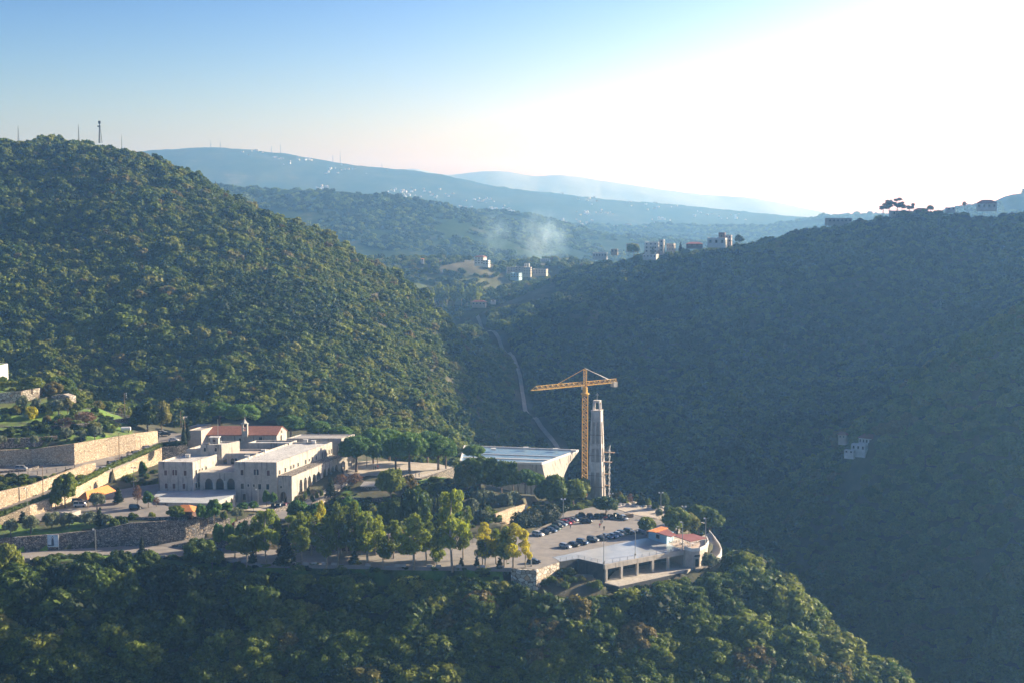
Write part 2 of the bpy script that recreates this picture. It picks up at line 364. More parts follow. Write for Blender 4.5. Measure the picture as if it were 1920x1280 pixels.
# pads: flat or gently sloping made ground, px polygon with z at every corner
PADS = []
def poly_in(X, Y, P, grow=0):
    inside = np.zeros(X.shape, bool); n = len(P); dmin = np.full(X.shape, 1e9)
    for i in range(n):
        x0, y0 = P[i][:2]; x1, y1 = P[(i+1) % n][:2]
        c = ((y0 > Y) != (y1 > Y)) & (X < (x1-x0)*(Y-y0)/((y1-y0) or 1e-9)+x0)
        inside ^= c
        if grow:
            dx, dy = x1-x0, y1-y0; t = np.clip(((X-x0)*dx+(Y-y0)*dy)/(dx*dx+dy*dy), 0, 1)
            dmin = np.minimum(dmin, np.hypot(X-x0-t*dx, Y-y0-t*dy))
    return inside | (dmin < grow) if grow else inside
def padz(P, X, Y):
    Z = np.array([p[2] for p in P])
    if np.ptp(Z) < 1e-6: return np.full(X.shape, Z[0])
    # dense samples along the outline, inverse-distance weighted
    S = []
    for i in range(len(P)):
        a, b = np.array(P[i]), np.array(P[(i+1) % len(P)])
        for t in np.linspace(0, 1, 6)[:-1]: S.append(a+(b-a)*t)
    S = np.array(S); d2 = (X[..., None]-S[:, 0])**2+(Y[..., None]-S[:, 1])**2
    wgt = 1/(d2**1.6+.5); return (wgt*S[:, 2]).sum(-1)/wgt.sum(-1)
def pad(name, pts, z, mat, thick=3.0, link_it=True, kind='structure', drop=.4):
    P = [tuple(G(p[0], p[1], p[2] if len(p) > 2 else z)) for p in pts]
    PADS.append((P, drop))
    if not link_it: return P
    m = MB(); m.prism([(p[0], p[1]) for p in P], [p[2]-thick for p in P], [p[2] for p in P])
    o = m.build(name, mat); o['kind'] = kind
    return P
ROAD_F = [(-160, 1046), (0, 1036), (100, 1030.5), (220, 1023.5), (310, 1022.5), (400, 1026), (480, 1029), (600, 1030), (700, 1031), (800, 1027), (870, 1018), (930, 1010),
          (985, 1004), (1010, 990), (1045, 972), (1062, 958), (1110, 950), (1160, 955), (1185, 964), (1232, 972), (1275, 992), (1240, 1012), (1215, 1006), (1035, 1043), (1050, 1052), (1007, 1066), (976, 1064), (870, 1062), (760, 1061), (640, 1058), (500, 1056), (350, 1044), (200, 1042), (100, 1046), (0, 1056), (-160, 1072)]
P_road = pad('road', ROAD_F, -8, MT['asphalt'], 1.2)
DECK = [(1036, 1043.4), (1214.5, 1006.6), (1240, 1012.6), (1283, 1029), (1133, 1057), (1084, 1046), (1050.5, 1051.6)]
P_ramp = pad('ramp_road', [(292, 1021.5, -7.95), (320, 1023.5, -7.95), (400, 1008, -6.6), (450, 997, -5.6), (500, 982, -4.5), (560, 965, -3.9), (560, 948, -3.9), (505, 952, -3.9), (470, 970, -4.5), (432, 984, -5.4), (395, 996, -6.3), (345, 1011, -7.3)], 0, MT['asphalt'], 1.5)
P_yard = pad('driveway', [(60, 962, -1.5), (130, 950, -1), (175, 925, -.6), (235, 915, -.3), (300, 905, 0), (300, 919, 0), (285, 935, -.2), (299, 943, -.6), (345, 958, -1), (395, 968, -1.3), (380, 971, -1.5), (215, 969, -1.5), (200, 975, -1.6), (70, 975, -2)], 0, MT['asphalt'], 1.5)
pad('terrace_base', [(300, 905, 0), (470, 905, 0), (452, 925, 0), (400, 941, 0), (300, 942, 0), (286, 934, 0)], 0, None, link_it=False, drop=1.5)
P_court = pad('courtyard', [(420, 925, -4), (520, 938, -4), (560, 945, -3.9), (612, 915, -1.5), (640, 900, -.6), (652, 905, -.6), (600, 945, -3.5), (560, 955, -4), (505, 957, -4), (430, 955, -4)], 0, MT['paving'], 1.2)
P_rb = pad('curved_ramp', [(1316, 1004, -8.8), (1329, 998, -8.5), (1340, 1010, -9), (1349, 1023, -9.8), (1353, 1033, -10.5), (1350, 1042, -11.3), (1331, 1057, -12.6), (1306, 1066, -13.15), (1296, 1058, -13.15), (1310, 1049, -12.6), (1326, 1034, -11), (1327, 1022, -10)], 0, MT['paving'], 2.5, drop=1.5)
P_esp = pad('esplanade', [(640, 868, 0), (700, 862, 0), (820, 868, 0), (850, 876, 0), (790, 896, 0), (765, 893, 0), (690, 890, 0), (648, 898, 0)], 0, MT['paving'], 1)
P_plz = pad('plaza', [(1128, 947), (1140, 938), (1180, 937), (1238, 950), (1262, 966), (1232, 971.5), (1186, 963.5), (1161, 954.5)], -7.9, MT['paving'], 2)
P_up = pad('upper_road', [(-160, 1010, -4.5), (0, 969, -.6), (100, 922, 2.4), (160, 895, 3.8), (215, 872, 5.2), (262, 852, 5.9), (303, 832, 7.6), (345, 828, 8), (345, 812, 8.6), (300, 810, 8.6), (296, 826, 7.7), (286, 831, 7.5), (255, 842.5, 6.6), (200, 854.5, 5.9), (140, 868, 5.5), (60, 868.5, 5.3), (0, 872.5, 5.0), (-160, 881, 5), (-160, 905, 5), (0, 893, 5), (70, 890, 5.1), (150, 877, 5.3), (178, 884, 4.8), (120, 905, 3.2), (0, 953, -.4), (-160, 990, -4.5)], 0, MT['asphalt'], 1.5)
P_low = pad('lower_terrace', [(1133.5, 1091), (1160, 1098), (1275, 1073), (1306, 1061), (1300, 1045), (1250, 1030), (1180, 1040)], -13.2, MT['concrete'], 1.2, drop=2)
P_bay = pad('parking_bay', [(585, 1004, -6), (640, 1000, -6), (780, 1008, -6), (770, 1000, -6), (640, 990, -6), (590, 992, -6)], 0, MT['asphalt'], 1)
P_cafe = [tuple(G(a, b, -8)) for a, b in ((1215, 1006), (1275, 992), (1330, 996), (1340, 1020), (1325, 1030), (1283, 1029), (1240, 1012))]
pad('deck_base', DECK, -8, None, link_it=False, drop=5.4)
pad('yard_back', [(-120, 1012, -5), (8, 978, -2.2), (57, 969, -1.8), (95, 957, -1.4), (150, 931, -.8), (205, 903, -.2), (250, 885, .2), (304, 867, .8), (352, 863, .8), (352, 905, 0), (235, 916, -.3), (175, 926, -.6), (130, 951, -1), (60, 963, -1.5), (-120, 1022, -5)], 0, None, link_it=False, drop=.15)
pad('hedge_bed', [(932, 990, -7.6), (958, 977, -7.4), (989, 960, -7.2), (1000, 945, -7.4), (1040, 932, -7.6), (1100, 927, -7.8), (1140, 938, -7.9), (1128, 947, -8), (1110, 951, -8), (1062, 959, -8), (1045, 973, -8), (1010, 991, -8), (985, 1005, -8)], 0, None, link_it=False, drop=.12)
pad('ledge', [(1049, 1082, -13), (1084, 1080, -13), (1132, 1091, -14.5), (1132, 1100, -16.5), (1080, 1104, -16.5), (1035, 1106, -16.5), (1006, 1104, -15.5)], 0, None, link_it=False, drop=.1)
pad('below_wall', [(950, 1082, -12), (978, 1097, -14.5), (1007, 1105, -15.5), (1012, 1122, -18), (950, 1108, -16)], 0, None, link_it=False, drop=.1)
pad('under_ramp', [(1275, 1075, -15), (1306, 1067.5, -15), (1331, 1059.5, -15), (1353, 1045, -15), (1357, 1033, -14.5), (1376, 1052, -19), (1342, 1080, -21), (1280, 1096, -21)], 0, None, link_it=False, drop=.1)
# fan grid: rows in y (geometric), columns in x/y
NR, NC = 640, 860
YY = 150*np.exp(np.linspace(0, math.log(1950/150), NR)); UU = np.linspace(-.62, .98, NC)
GX = YY[:, None]*UU[None]; GYY = np.repeat(YY[:, None], NC, 1)
GZ = rbf(GX, GYY)
site = np.exp(-(np.maximum(0, np.hypot((GX+70)/1.4, GYY-470)-110)/60)**2)
GZ += fbm(GX/70, GYY/70)*np.where(GX < -30, 9, 15)*(1-site)*np.clip(GYY/900, .4, 1)+fbm(GX/14, GYY/14, 3)*3*(1-.8*site)
SMOOTH = GZ.copy()
ALLP = sorted(PADS+[(P_cafe, 1.0)], key=lambda q: q[1] != .15 and q[1] != .12)
anyin = np.zeros(GX.shape, bool)
for P, drop in ALLP:
    s = poly_in(GX, GYY, P); GZ[s] = padz(P, GX[s], GYY[s])-drop; anyin |= s
for P, drop in ALLP:                       # round a pad the ground is only ever cut down, never filled up
    s = poly_in(GX, GYY, P, 2.1); s &= ~poly_in(GX, GYY, P); GZ[s] = np.minimum(GZ[s], padz(P, GX[s], GYY[s])-drop)
def _ij(x, y):
    fi = np.log(np.asarray(y, float)/150)/math.log(1950/150)*(NR-1); fj = (np.asarray(x, float)/y+.62)/1.6*(NC-1)
    return np.clip(fi, 0, NR-1.001), np.clip(fj, 0, NC-1.001)
def H(x, y):
    fi, fj = _ij(x, y); i = fi.astype(int) if hasattr(fi, 'astype') else int(fi); j = fj.astype(int) if hasattr(fj, 'astype') else int(fj)
    a = fi-i; b = fj-j
    return (GZ[i, j]*(1-b)+GZ[i, j+1]*b)*(1-a)+(GZ[i+1, j]*(1-b)+GZ[i+1, j+1]*b)*a
PADSTOP = [P for P, d in PADS]
def ground(x, y):
    X = np.array([x], float); Y = np.array([y], float)
    for P in reversed(PADSTOP):
        if poly_in(X, Y, P)[0]: return float(padz(P, X, Y)[0])
    return float(H(np.float64(x), np.float64(y)))
def hit(px, py, y0=330, y1=1900):
    d = ray(px, py); ys = np.arange(y0, y1, 1.0); xs = ys*d.x/d.y; zs = CZ+ys*d.z/d.y
    g = H(xs, ys); k = np.argmax(zs <= g)
    if zs[k] > g[k]: k = len(ys)-1
    p = Vector((xs[k], ys[k], 0)); p.z = ground(p.x, p.y); return p
def grid_mesh(name, X, Y, Z, mat, kind='structure', smooth=True):
    nr, nc = X.shape; me = bpy.data.meshes.new(name)
    me.vertices.add(nr*nc); me.vertices.foreach_set('co', np.stack([X, Y, Z], -1).ravel())
    i, j = np.meshgrid(np.arange(nr-1), np.arange(nc-1), indexing='ij'); a = (i*nc+j).ravel()
    q = np.stack([a, a+1, a+nc+1, a+nc], -1); nf = len(q)
    me.loops.add(nf*4); me.loops.foreach_set('vertex_index', q.ravel())
    me.polygons.add(nf); me.polygons.foreach_set('loop_start', np.arange(nf)*4)
    me.polygons.foreach_set('use_smooth', np.ones(nf, bool)); me.update(); me.validate()
    me.materials.append(mat); o = bpy.data.objects.new(name, me); col.objects.link(o)
    if kind: o['kind'] = kind
    return o
# ground material: soil and undergrowth, lawn / dry-grass masks come from vertex attributes
m, n, b = new_mat('hillside_ground')
c, nz, tc = noise_col(n, [(.35, (.035, .045, .018)), (.55, (.07, .07, .035)), (.7, (.13, .10, .06))], .12, 8)
at = n.nodes.new('ShaderNodeAttribute'); at.attribute_name = 'lawn'
c2, nz2, _ = noise_col(n, [(.3, (.06, .11, .02)), (.5, (.13, .25, .025)), (.72, (.24, .32, .06))], .35, 6)
at2 = n.nodes.new('ShaderNodeAttribute'); at2.attribute_name = 'dry'
c3, nz3, _ = noise_col(n, [(.3, (.09, .085, .05)), (.7, (.17, .15, .095))], .3, 6)
cc = mixc(n, c, c2, at.outputs['Fac']); cc = mixc(n, cc, c3, at2.outputs['Fac'])
n.links.new(cc, b.inputs['Base Color']); b.inputs['Roughness'].default_value = .95
bm = n.nodes.new('ShaderNodeBump'); bm.inputs['Strength'].default_value = .6; bm.inputs['Distance'].default_value = .4
z3 = n.nodes.new('ShaderNodeTexNoise'); z3.inputs['Scale'].default_value = 1.2; z3.inputs['Detail'].default_value = 6
n.links.new(tc.outputs['Object'], z3.inputs['Vector']); n.links.new(z3.outputs['Fac'], bm.inputs['Height']); n.links.new(bm.outputs[0], b.inputs['Normal'])
MT['ground'] = m
terr = grid_mesh('ground', GX, GYY, GZ, MT['ground'])
LAWNS = [([(-120, 846), (0, 842), (150, 830), (250, 812), (250, 790), (225, 775), (170, 770), (100, 768), (0, 765), (-120, 765)], 15),
         ([(-100, 1012), (0, 1008), (90, 1001), (180, 991), (250, 977), (200, 973), (70, 978), (-100, 990)], -3),
         ([(10, 905), (75, 893), (150, 880), (175, 885), (110, 915), (60, 930), (0, 945)], 3.5),
         ([(560, 975), (620, 950), (650, 925), (690, 945), (740, 950), (800, 905), (850, 893), (870, 915), (800, 935), (830, 985), (700, 995), (570, 985)], -3.5),
         ([(400, 1000), (440, 985), (440, 965), (400, 972)], -3),
         ([(550, 1052), (975, 1065), (970, 1074), (800, 1072), (550, 1066), (100, 1056), (100, 1048), (350, 1046)], -9)]
lw = np.zeros(GX.shape)
for P, z in LAWNS: lw[poly_in(GX, GYY, [tuple(G(a, b_, z)) for a, b_ in P])] = 1
lw *= np.clip(.8+fbm(GX/6, GYY/6, 4)*3.0, 0, 1)
dr = np.zeros(GX.shape)
for P, z in [([(985, 945), (1060, 935), (1110, 945), (1060, 962), (1000, 990), (985, 985)], -8), ([(1040, 1060), (1130, 1085), (1130, 1120), (1020, 1110), (1000, 1090)], -14)]:
    dr[poly_in(GX, GYY, [tuple(G(a, b_, z)) for a, b_ in P])] = 1
vil = (GYY > 1300) & (GX < 250) & (GX > -450)
dr[vil] = np.clip(.3+fbm(GX/60, GYY/18, 4)*2.2, 0, .75)[vil]; lw[vil] = np.clip(fbm(GX/80+9, GYY/30, 3)*3, 0, .5)[vil]
for nm, arr in (('lawn', lw), ('dry', dr)):
    a = terr.data.attributes.new(nm, 'FLOAT', 'POINT'); a.data.foreach_set('value', arr.ravel().astype(np.float32))
def strip(name, pts, width, mat, lift=.25, **kw):
    """track draped over the ground through world points"""
    m = MB(); L = []
    P = [Vector(p) for p in pts]; dense = []
    for a, b_ in zip(P, P[1:]):
        k = max(2, int((b_-a).length/6))
        for t in range(k): dense.append(a.lerp(b_, t/k))
    dense.append(P[-1])
    for i, p in enumerate(dense):
        d = dense[min(i+1, len(dense)-1)]-dense[max(i-1, 0)]; s = Vector((-d.y, d.x, 0)).normalized()
        row = []
        for q in (-1, -.33, .33, 1):
            v = p+s*q*width/2; row.append((v.x, v.y, float(H(np.float64(v.x), np.float64(v.y)))+lift))
        L += row
    fs = [(i*4+q, i*4+q+1, i*4+q+5, i*4+q+4) for i in range(len(dense)-1) for q in range(3)]
    m.add(L, fs); o = m.build(name, mat, smooth=True); tag(o, **kw); return o
# ---------------------------------------------------------------- far hills, each a ridge with its own distance and depth
def M_far(name, stops, scale, bs):
    m, n, b = new_mat(name)
    c, nz, tc = noise_col(n, stops, scale, 9, rough=.7)
    n.links.new(c, b.inputs['Base Color']); b.inputs['Roughness'].default_value = 1
    b.inputs['Specular IOR Level'].default_value = 0
    return m
MT['far'] = M_far('wooded_hill', [(.38, (.014, .03, .016)), (.55, (.03, .05, .028)), (.70, (.09, .09, .06))], .02, .02)
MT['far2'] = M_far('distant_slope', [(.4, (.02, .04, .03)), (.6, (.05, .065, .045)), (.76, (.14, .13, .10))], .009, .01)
MT['far3'] = M_far('haze_paled_limestone', [(.35, (.20, .23, .26)), (.65, (.34, .37, .40))], .004, .01)  # limestone coloured paler and bluer, standing in for thicker haze
RIDGES = []
def ridge(pts, Y, depth, foot, mat, amp=12, seed=0, nx=260, ny=50, k=1.0):
    px = [p[0] for p in pts]; X = np.linspace(px[0], px[-1], nx); yy = np.interp(X, px, [p[1] for p in pts]); kk = np.hanning(nx//14+3); kk /= kk.sum(); yy = np.convolve(np.pad(yy, len(kk)//2, mode='edge'), kk, 'valid')[:nx]
    d = [ray(a, b_) for a, b_ in zip(X, yy)]
    cx = np.array([q.x/q.y*Y for q in d]); crest = np.array([CZ+q.z/q.y*Y for q in d])
    T = np.linspace(-1, 1, ny)
    XX = np.repeat(cx[None], ny, 0); YYY = np.repeat((Y+T*depth)[:, None], nx, 1)
    prof = np.where(T[:, None] < 0, (1-np.abs(T[:, None])**1.25), (1-np.abs(T[:, None])**1.6))
    ZZ = foot+(crest-foot)[None]*prof+fbm(XX/220+seed, YYY/220, 5)*amp*2.6*np.clip(np.abs(T[:, None])*2.2, .12, 1)+fbm(XX/25+seed, YYY/25, 3)*amp*.35
    RIDGES.append((XX, YYY, ZZ)); return grid_mesh('hills', XX, YYY, ZZ, mat)
ridge([(-200, 350), (250, 348), (420, 351), (520, 356), (620, 358), (700, 365), (780, 375), (850, 392), (950, 430), (1100, 500)], 2350, 650, -60, MT['far'], 10, 3)
ridge([(500, 480), (700, 430), (800, 402), (870, 395), (950, 401), (1010, 408), (1060, 422), (1120, 440), (1250, 452), (1400, 462)], 2700, 600, -60, MT['far'], 10, 8)
ridge([(700, 500), (850, 440), (1000, 425), (1100, 424), (1230, 420), (1330, 425), (1450, 425), (1540, 408), (1600, 403), (1680, 405), (1760, 415)], 3500, 550, -60, MT['far'], 8, 12)
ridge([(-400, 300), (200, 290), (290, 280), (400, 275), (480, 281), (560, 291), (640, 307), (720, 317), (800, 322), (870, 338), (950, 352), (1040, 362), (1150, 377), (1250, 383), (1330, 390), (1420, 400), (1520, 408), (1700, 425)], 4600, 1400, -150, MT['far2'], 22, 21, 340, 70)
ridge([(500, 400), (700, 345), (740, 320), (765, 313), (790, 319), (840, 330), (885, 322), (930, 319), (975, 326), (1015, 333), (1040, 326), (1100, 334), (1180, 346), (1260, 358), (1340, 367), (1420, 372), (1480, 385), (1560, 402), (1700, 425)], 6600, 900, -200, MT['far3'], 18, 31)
ridge([(1700, 430), (1780, 400), (1830, 388), (1885, 378), (1893, 366), (1925, 361), (2050, 355)], 2600, 500, -60, MT['far'], 5, 41, 160)
# ---------------------------------------------------------------- vegetation meshes
def ico(sub):
    bmm = bmesh.new(); bmesh.ops.create_icosphere(bmm, subdivisions=sub, radius=1)
    v = np.array([x.co[:] for x in bmm.verts]); f = np.array([[q.index for q in p.verts] for p in bmm.faces]); bmm.free(); return v, f
ICO1 = ico(1); ICO2 = ico(2)
def crown_mesh(name, blobs, nleaf, size, seed, mat, core=.82, hang=0.0, base=ICO1, flat=.0):
    rs = np.random.RandomState(seed); B = np.array(blobs, float); V = []; Fq = []; T = []; nv = 0; sizes = []
    tris = []
    if core:
        for k, q in enumerate(B):
            v, f = base
            d = 1+.22*(rs.rand(len(v))-.5)*2
            vv = v*d[:, None]*q[3:6]*core+q[:3]
            V.append(vv); tris.append(f+nv); nv += len(v); T.append(np.full(len(v), .12))  # core added to block light, its dark tone paints the crown's inner shade
    area = (B[:, 3]*B[:, 5])**1.0; pick = rs.choice(len(B), nleaf*2, p=area/area.sum())
    n = rs.randn(nleaf*2, 3); n /= np.linalg.norm(n, axis=1)[:, None]
    rad = .84+.24*rs.rand(nleaf*2)**1.5
    c = B[pick, :3]+n*B[pick, 3:6]*rad[:, None]
    # keep the leaves that are not buried in another lump
    keep = np.ones(len(c), bool)
    for k, q in enumerate(B):
        e = (((c-q[:3])/(q[3:6]*.80))**2).sum(1); keep &= ~((e < 1) & (pick != k))
    c = c[keep][:nleaf]; n = n[keep][:nleaf]; pk = pick[keep][:nleaf]; N = len(c)
    nn = n/B[pk, 3:6]; nn /= np.linalg.norm(nn, axis=1)[:, None]
    nn = nn+rs.randn(N, 3)*.55; nn /= np.linalg.norm(nn, axis=1)[:, None]
    t = np.cross(nn, rs.randn(N, 3)); t /= np.linalg.norm(t, axis=1)[:, None]; s = np.cross(nn, t)
    sz = size*(.55+.9*rs.rand(N))[:, None]
    if hang: t = t*(1-hang)+np.array([0, 0, -1.])*hang*1.6
    a = c+t*sz*(.9+.4*rs.rand(N, 1)); b = c+s*sz*.55+nn*sz*.15; d = c-t*sz*(.6+.5*rs.rand(N, 1)); e = c-s*sz*.6-nn*sz*.1
    q4 = np.stack([a, b, d, e], 1).reshape(-1, 3)
    V.append(q4); quads = np.arange(N*4).reshape(N, 4)+nv
    zlo, zhi = (B[:, 2]-B[:, 5]).min(), (B[:, 2]+B[:, 5]).max()
    clump = rs.rand(len(B))[pk]
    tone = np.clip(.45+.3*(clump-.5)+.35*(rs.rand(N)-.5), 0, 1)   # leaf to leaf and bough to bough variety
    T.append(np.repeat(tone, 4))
    V = np.concatenate(V); T = np.concatenate(T)
    me = bpy.data.meshes.new(name); me.vertices.add(len(V)); me.vertices.foreach_set('co', V.ravel())
    tr = np.concatenate(tris) if tris else np.zeros((0, 3), int)
    me.loops.add(tr.size+quads.size); me.loops.foreach_set('vertex_index', np.r_[tr.ravel(), quads.ravel()])
    me.polygons.add(len(tr)+len(quads))
    me.polygons.foreach_set('loop_start', np.r_[np.arange(len(tr))*3, len(tr)*3+np.arange(len(quads))*4])
    me.update(); me.validate()
    at = me.attributes.new('tone', 'FLOAT', 'POINT'); at.data.foreach_set('value', T.astype(np.float32))
    me.materials.append(mat); return me
def crest_blobs(s):
    rs = random.Random(s); return [(rs.uniform(-2.6, 2.6), rs.uniform(-2, 2), rs.uniform(5.4, 9.0), rs.uniform(.9, 1.9), rs.uniform(.9, 1.7), rs.uniform(.5, .9)) for k in range(10)]
def lump_blobs(seed, n, r, h, zc, br, squash=.8, taper=0):
    """lumpy round crown: n boughs on an ellipsoid of radius r and half height h centred at zc"""
    rs = random.Random(seed); out = [(0, 0, zc, r*.72, r*.72, h*.72)]; ga = 2.399963
    for k in range(n):
        u = (k+.5)/n; z = 1-1.55*u; rr = math.sqrt(max(0, 1-z*z)); a = k*ga+rs.uniform(-.4, .4)
        q = rs.uniform(.72, .98); b = br*rs.uniform(.75, 1.3)
        tp = 1-taper*max(0, z)
        out.append((math.cos(a)*rr*r*q*tp, math.sin(a)*rr*r*q*tp, zc+z*h*q, b, b, b*squash))
    return out
def trunk_mesh(name, h, r, seed, mat, limbs=4, spread=.4, fork=.45, lean=.05):
    rs = random.Random(seed); m = MB(); p = Vector((0, 0, -.8)); top = Vector((rs.uniform(-lean, lean)*h, rs.uniform(-lean, lean)*h, h))
    mid = p.lerp(top, .55)+Vector((rs.uniform(-1, 1), rs.uniform(-1, 1), 0))*lean*h*.6
    m.tube(p, mid, r*1.25, r*.8, 7); m.tube(mid, top, r*.8, r*.25, 6)
    for k in range(limbs):
        a = rs.uniform(0, 6.28); s = p.lerp(top, fork+.4*k/max(1, limbs)*.9); L = h*spread*rs.uniform(.7, 1.1)
        e = s+Vector((math.cos(a)*L, math.sin(a)*L, L*.75)); mm = s.lerp(e, .5)+Vector((0, 0, -L*.06))
        m.tube(s, mm, r*.45, r*.3, 5); m.tube(mm, e, r*.3, r*.1, 5)
    me = m.mesh(name, True); me.materials.append(mat); return me
SPEC = {}
def spec(kind, crowns, trunks, name, height):
    SPEC[kind] = dict(c=crowns, t=trunks, name=name, h=height)
# every species is modelled at a reference height and scaled per tree
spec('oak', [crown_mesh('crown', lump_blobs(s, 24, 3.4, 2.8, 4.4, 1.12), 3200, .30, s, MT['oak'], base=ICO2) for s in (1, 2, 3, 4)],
     [trunk_mesh('trunk', 4.2, .22, s, MT['bark']) for s in (1, 2)], 'oak_tree', 7)
def pine_blobs(s):
    rs = random.Random(s); out = [(0, 0, 6.6, 3.2, 3.2, 1.9)]
    for k in range(19):
        rr = math.sqrt((k+.5)/19)*3.9; a = k*2.4+rs.uniform(-.3, .3); out.append((math.cos(a)*rr, math.sin(a)*rr, 8.6-rr*rr*.14+rs.uniform(-.3, .3), 1.45, 1.45, 1.1))
    for k in range(10):
        a = k*.63+rs.uniform(-.2, .2); out.append((math.cos(a)*3.5, math.sin(a)*3.5, rs.uniform(4.9, 6.4), 1.3, 1.3, 1.0))
    return out
spec('pine', [crown_mesh('crown', pine_blobs(s), 3600, .28, s, MT['pine'], base=ICO2) for s in (11, 12, 13)],
     [trunk_mesh('trunk', 7.6, .32, s, MT['bark'], 7, .36, .5, .03) for s in (11, 12)], 'umbrella_pine', 9.8)
def euc_blobs(s, n=17):
    rs = random.Random(s); out = []
    for k in range(n):
        u = k/(n-1); z = 4.6+9.4*u+rs.uniform(-.5, .5); env = 2.7*math.sin(math.pi*(.18+.74*u))**.8
        rr = env*rs.uniform(.25, 1); a = rs.uniform(0, 6.28); b = rs.uniform(.75, 1.5)*(1.1-.3*u)
        out.append((math.cos(a)*rr, math.sin(a)*rr, z, b, b, b*rs.uniform(.8, 1.3)))
    return out
spec('euc', [crown_mesh('crown', euc_blobs(s), 2600, .34, s, MT['euc'], core=.6, hang=.35) for s in (21, 22, 23, 24)],
     [trunk_mesh('trunk', 13.5, .2, s, MT['bark_pale'], 8, .2, .3, .04) for s in (21, 22, 23)], 'eucalyptus_tree', 15.5)
spec('euc_y', [crown_mesh('crown', euc_blobs(s, 12), 2200, .34, s, MT['euc_yellow'], core=.5, hang=.3) for s in (25, 26)],
     [trunk_mesh('trunk', 13.5, .18, s, MT['bark_pale'], 7, .2, .3, .04) for s in (25,)], 'eucalyptus_tree', 15.5)
spec('cypress', [crown_mesh('crown', [(0, 0, 1.6+k*1.15, .95*(1-(k/8)**2)+.18, .95*(1-(k/8)**2)+.18, 1.1) for k in range(8)], 1500, .22, s, MT['cypress'], hang=-.5) for s in (31, 32)],
     [trunk_mesh('trunk', 8, .14, 31, MT['bark'], 0)], 'cypress_tree', 10.6)
spec('olive', [crown_mesh('crown', lump_blobs(s, 10, 1.9, 1.35, 2.3, .95), 1500, .22, s, MT['olive'], core=.7) for s in (41, 42, 43)],
     [trunk_mesh('trunk', 2, .18, s, MT['bark'], 3, .3) for s in (41,)], 'olive_tree', 3.7)
spec('fir', [crown_mesh('crown', [(.25*math.cos(k*2.4), .25*math.sin(k*2.4), .9+k*.75, 1.55*(1-k/9.5)+.12, 1.55*(1-k/9.5)+.12, .55) for k in range(9)], 1600, .24, s, MT['cypress'], core=.7) for s in (51,)],
     [trunk_mesh('trunk', 7, .13, 51, MT['bark'], 0)], 'fir_tree', 7.6)
spec('bright', [crown_mesh('crown', lump_blobs(s, 12, 2.2, 1.9, 3.0, 1.0), 1700, .28, s, MT['bright'], base=ICO2) for s in (61, 62)],
     [trunk_mesh('trunk', 2.6, .16, 61, MT['bark'], 3)], 'leafy_tree', 5)
spec('bush', [crown_mesh('crown', lump_blobs(s, 9, 1.6, .9, .95, .8), 1100, .22, s, MT['oak'], base=ICO1) for s in (71, 72)],
     [trunk_mesh('trunk', .9, .1, 71, MT['bark'], 3, .5)], 'bush', 1.9)
spec('brown', [crown_mesh('crown', lump_blobs(s, 12, 1.5, 2.2, 3.2, .8), 700, .24, s, MT['brown'], core=0) for s in (81, 82)],
     [trunk_mesh('trunk', 4.4, .12, 81, MT['bark'], 9, .3, .2)], 'bare_tree', 5.6)
spec('crest', [crown_mesh('crown', crest_blobs(s), 1500, .34, s, MT['cypress']) for s in (95, 96, 97)],
     [trunk_mesh('trunk', 8, .25, s, MT['bark'], 6, .3, .4) for s in (95, 96)], 'pine_tree', 9.8)
spec('shrub_y', [crown_mesh('crown', lump_blobs(s, 9, 1.5, 1.1, 1.3, .8), 900, .22, s, MT['euc_yellow'], core=.6) for s in (91,)],
     [trunk_mesh('trunk', 1, .08, 91, MT['bark'], 3, .5)], 'bush', 2.5)
# broad lighter meshes for far woodland
def far_crown(s, r=3.2, n=480):
    return crown_mesh('crown', lump_blobs(s, 12, r, 2.6, 2.9, 1.1), n, .58, s, MT['oak'], core=.9)
_r = random.Random(77); NT = {}
def tree(kind, p, h, label, group=None, wide=1.0, cat='tree', name=None, sink=0):
    S = SPEC[kind]; s = h/S['h']; k = _r.randrange(1000)
    o = empty(name or S['name'], (p[0], p[1], p[2]-sink), _r.uniform(0, 6.28), label, cat, group)
    o.scale = (s*wide, s*wide, s)
    t = link('trunk', S['t'][k % len(S['t'])], o); c = link('crown', S['c'][k % len(S['c'])], o)
    return o
# ---------------------------------------------------------------- woodland on the hillsides
FREE = [[tuple(G(a, b_, z)) for a, b_ in P] for P, z in [
    ([(-200, 1074), (-200, 880), (0, 842), (30, 770), (130, 752), (250, 775), (300, 800), (350, 790), (380, 778), (560, 785), (640, 800), (850, 830), (870, 850), (900, 832), (1085, 838), (1110, 900), (1140, 930), (1240, 945), (1262, 950),
      (1330, 985), (1360, 1020), (1320, 1070), (1170, 1110), (1050, 1105), (970, 1078), (700, 1072), (350, 1060), (100, 1062)], 0)]]
# the open ground of the site, taken on its real levels
def rim(pts): return [tuple(G(a, b_, z)) for a, b_, z in pts]
SITE = rim([(-220, 1075, -9), (-220, 800, 15), (0, 690, 30), (60, 712, 26), (130, 742, 22), (180, 762, 17), (250, 776, 12), (300, 786, 9), (400, 786, 6), (560, 803, 2), (620, 815, 1), (850, 838, -2), (900, 835, -6), (1090, 838, -8), (1120, 925, -9),
            (1180, 932, -9), (1262, 950, -9), (1345, 990, -11), (1362, 1030, -12), (1330, 1075, -14), (1250, 1095, -16), (1170, 1112, -17), (1060, 1120, -17), (1000, 1100, -16), (975, 1085, -11), (870, 1072, -9), (600, 1072, -9), (350, 1056, -9), (200, 1056, -9), (60, 1062, -9), (-60, 1080, -9)])
VALP = [GY(a, b_, Y) for a, b_, Y in VAL]
VALP = [Vector((p.x, p.y, 0)) for p in VALP]
SPUR = hit(1624, 846, 600)
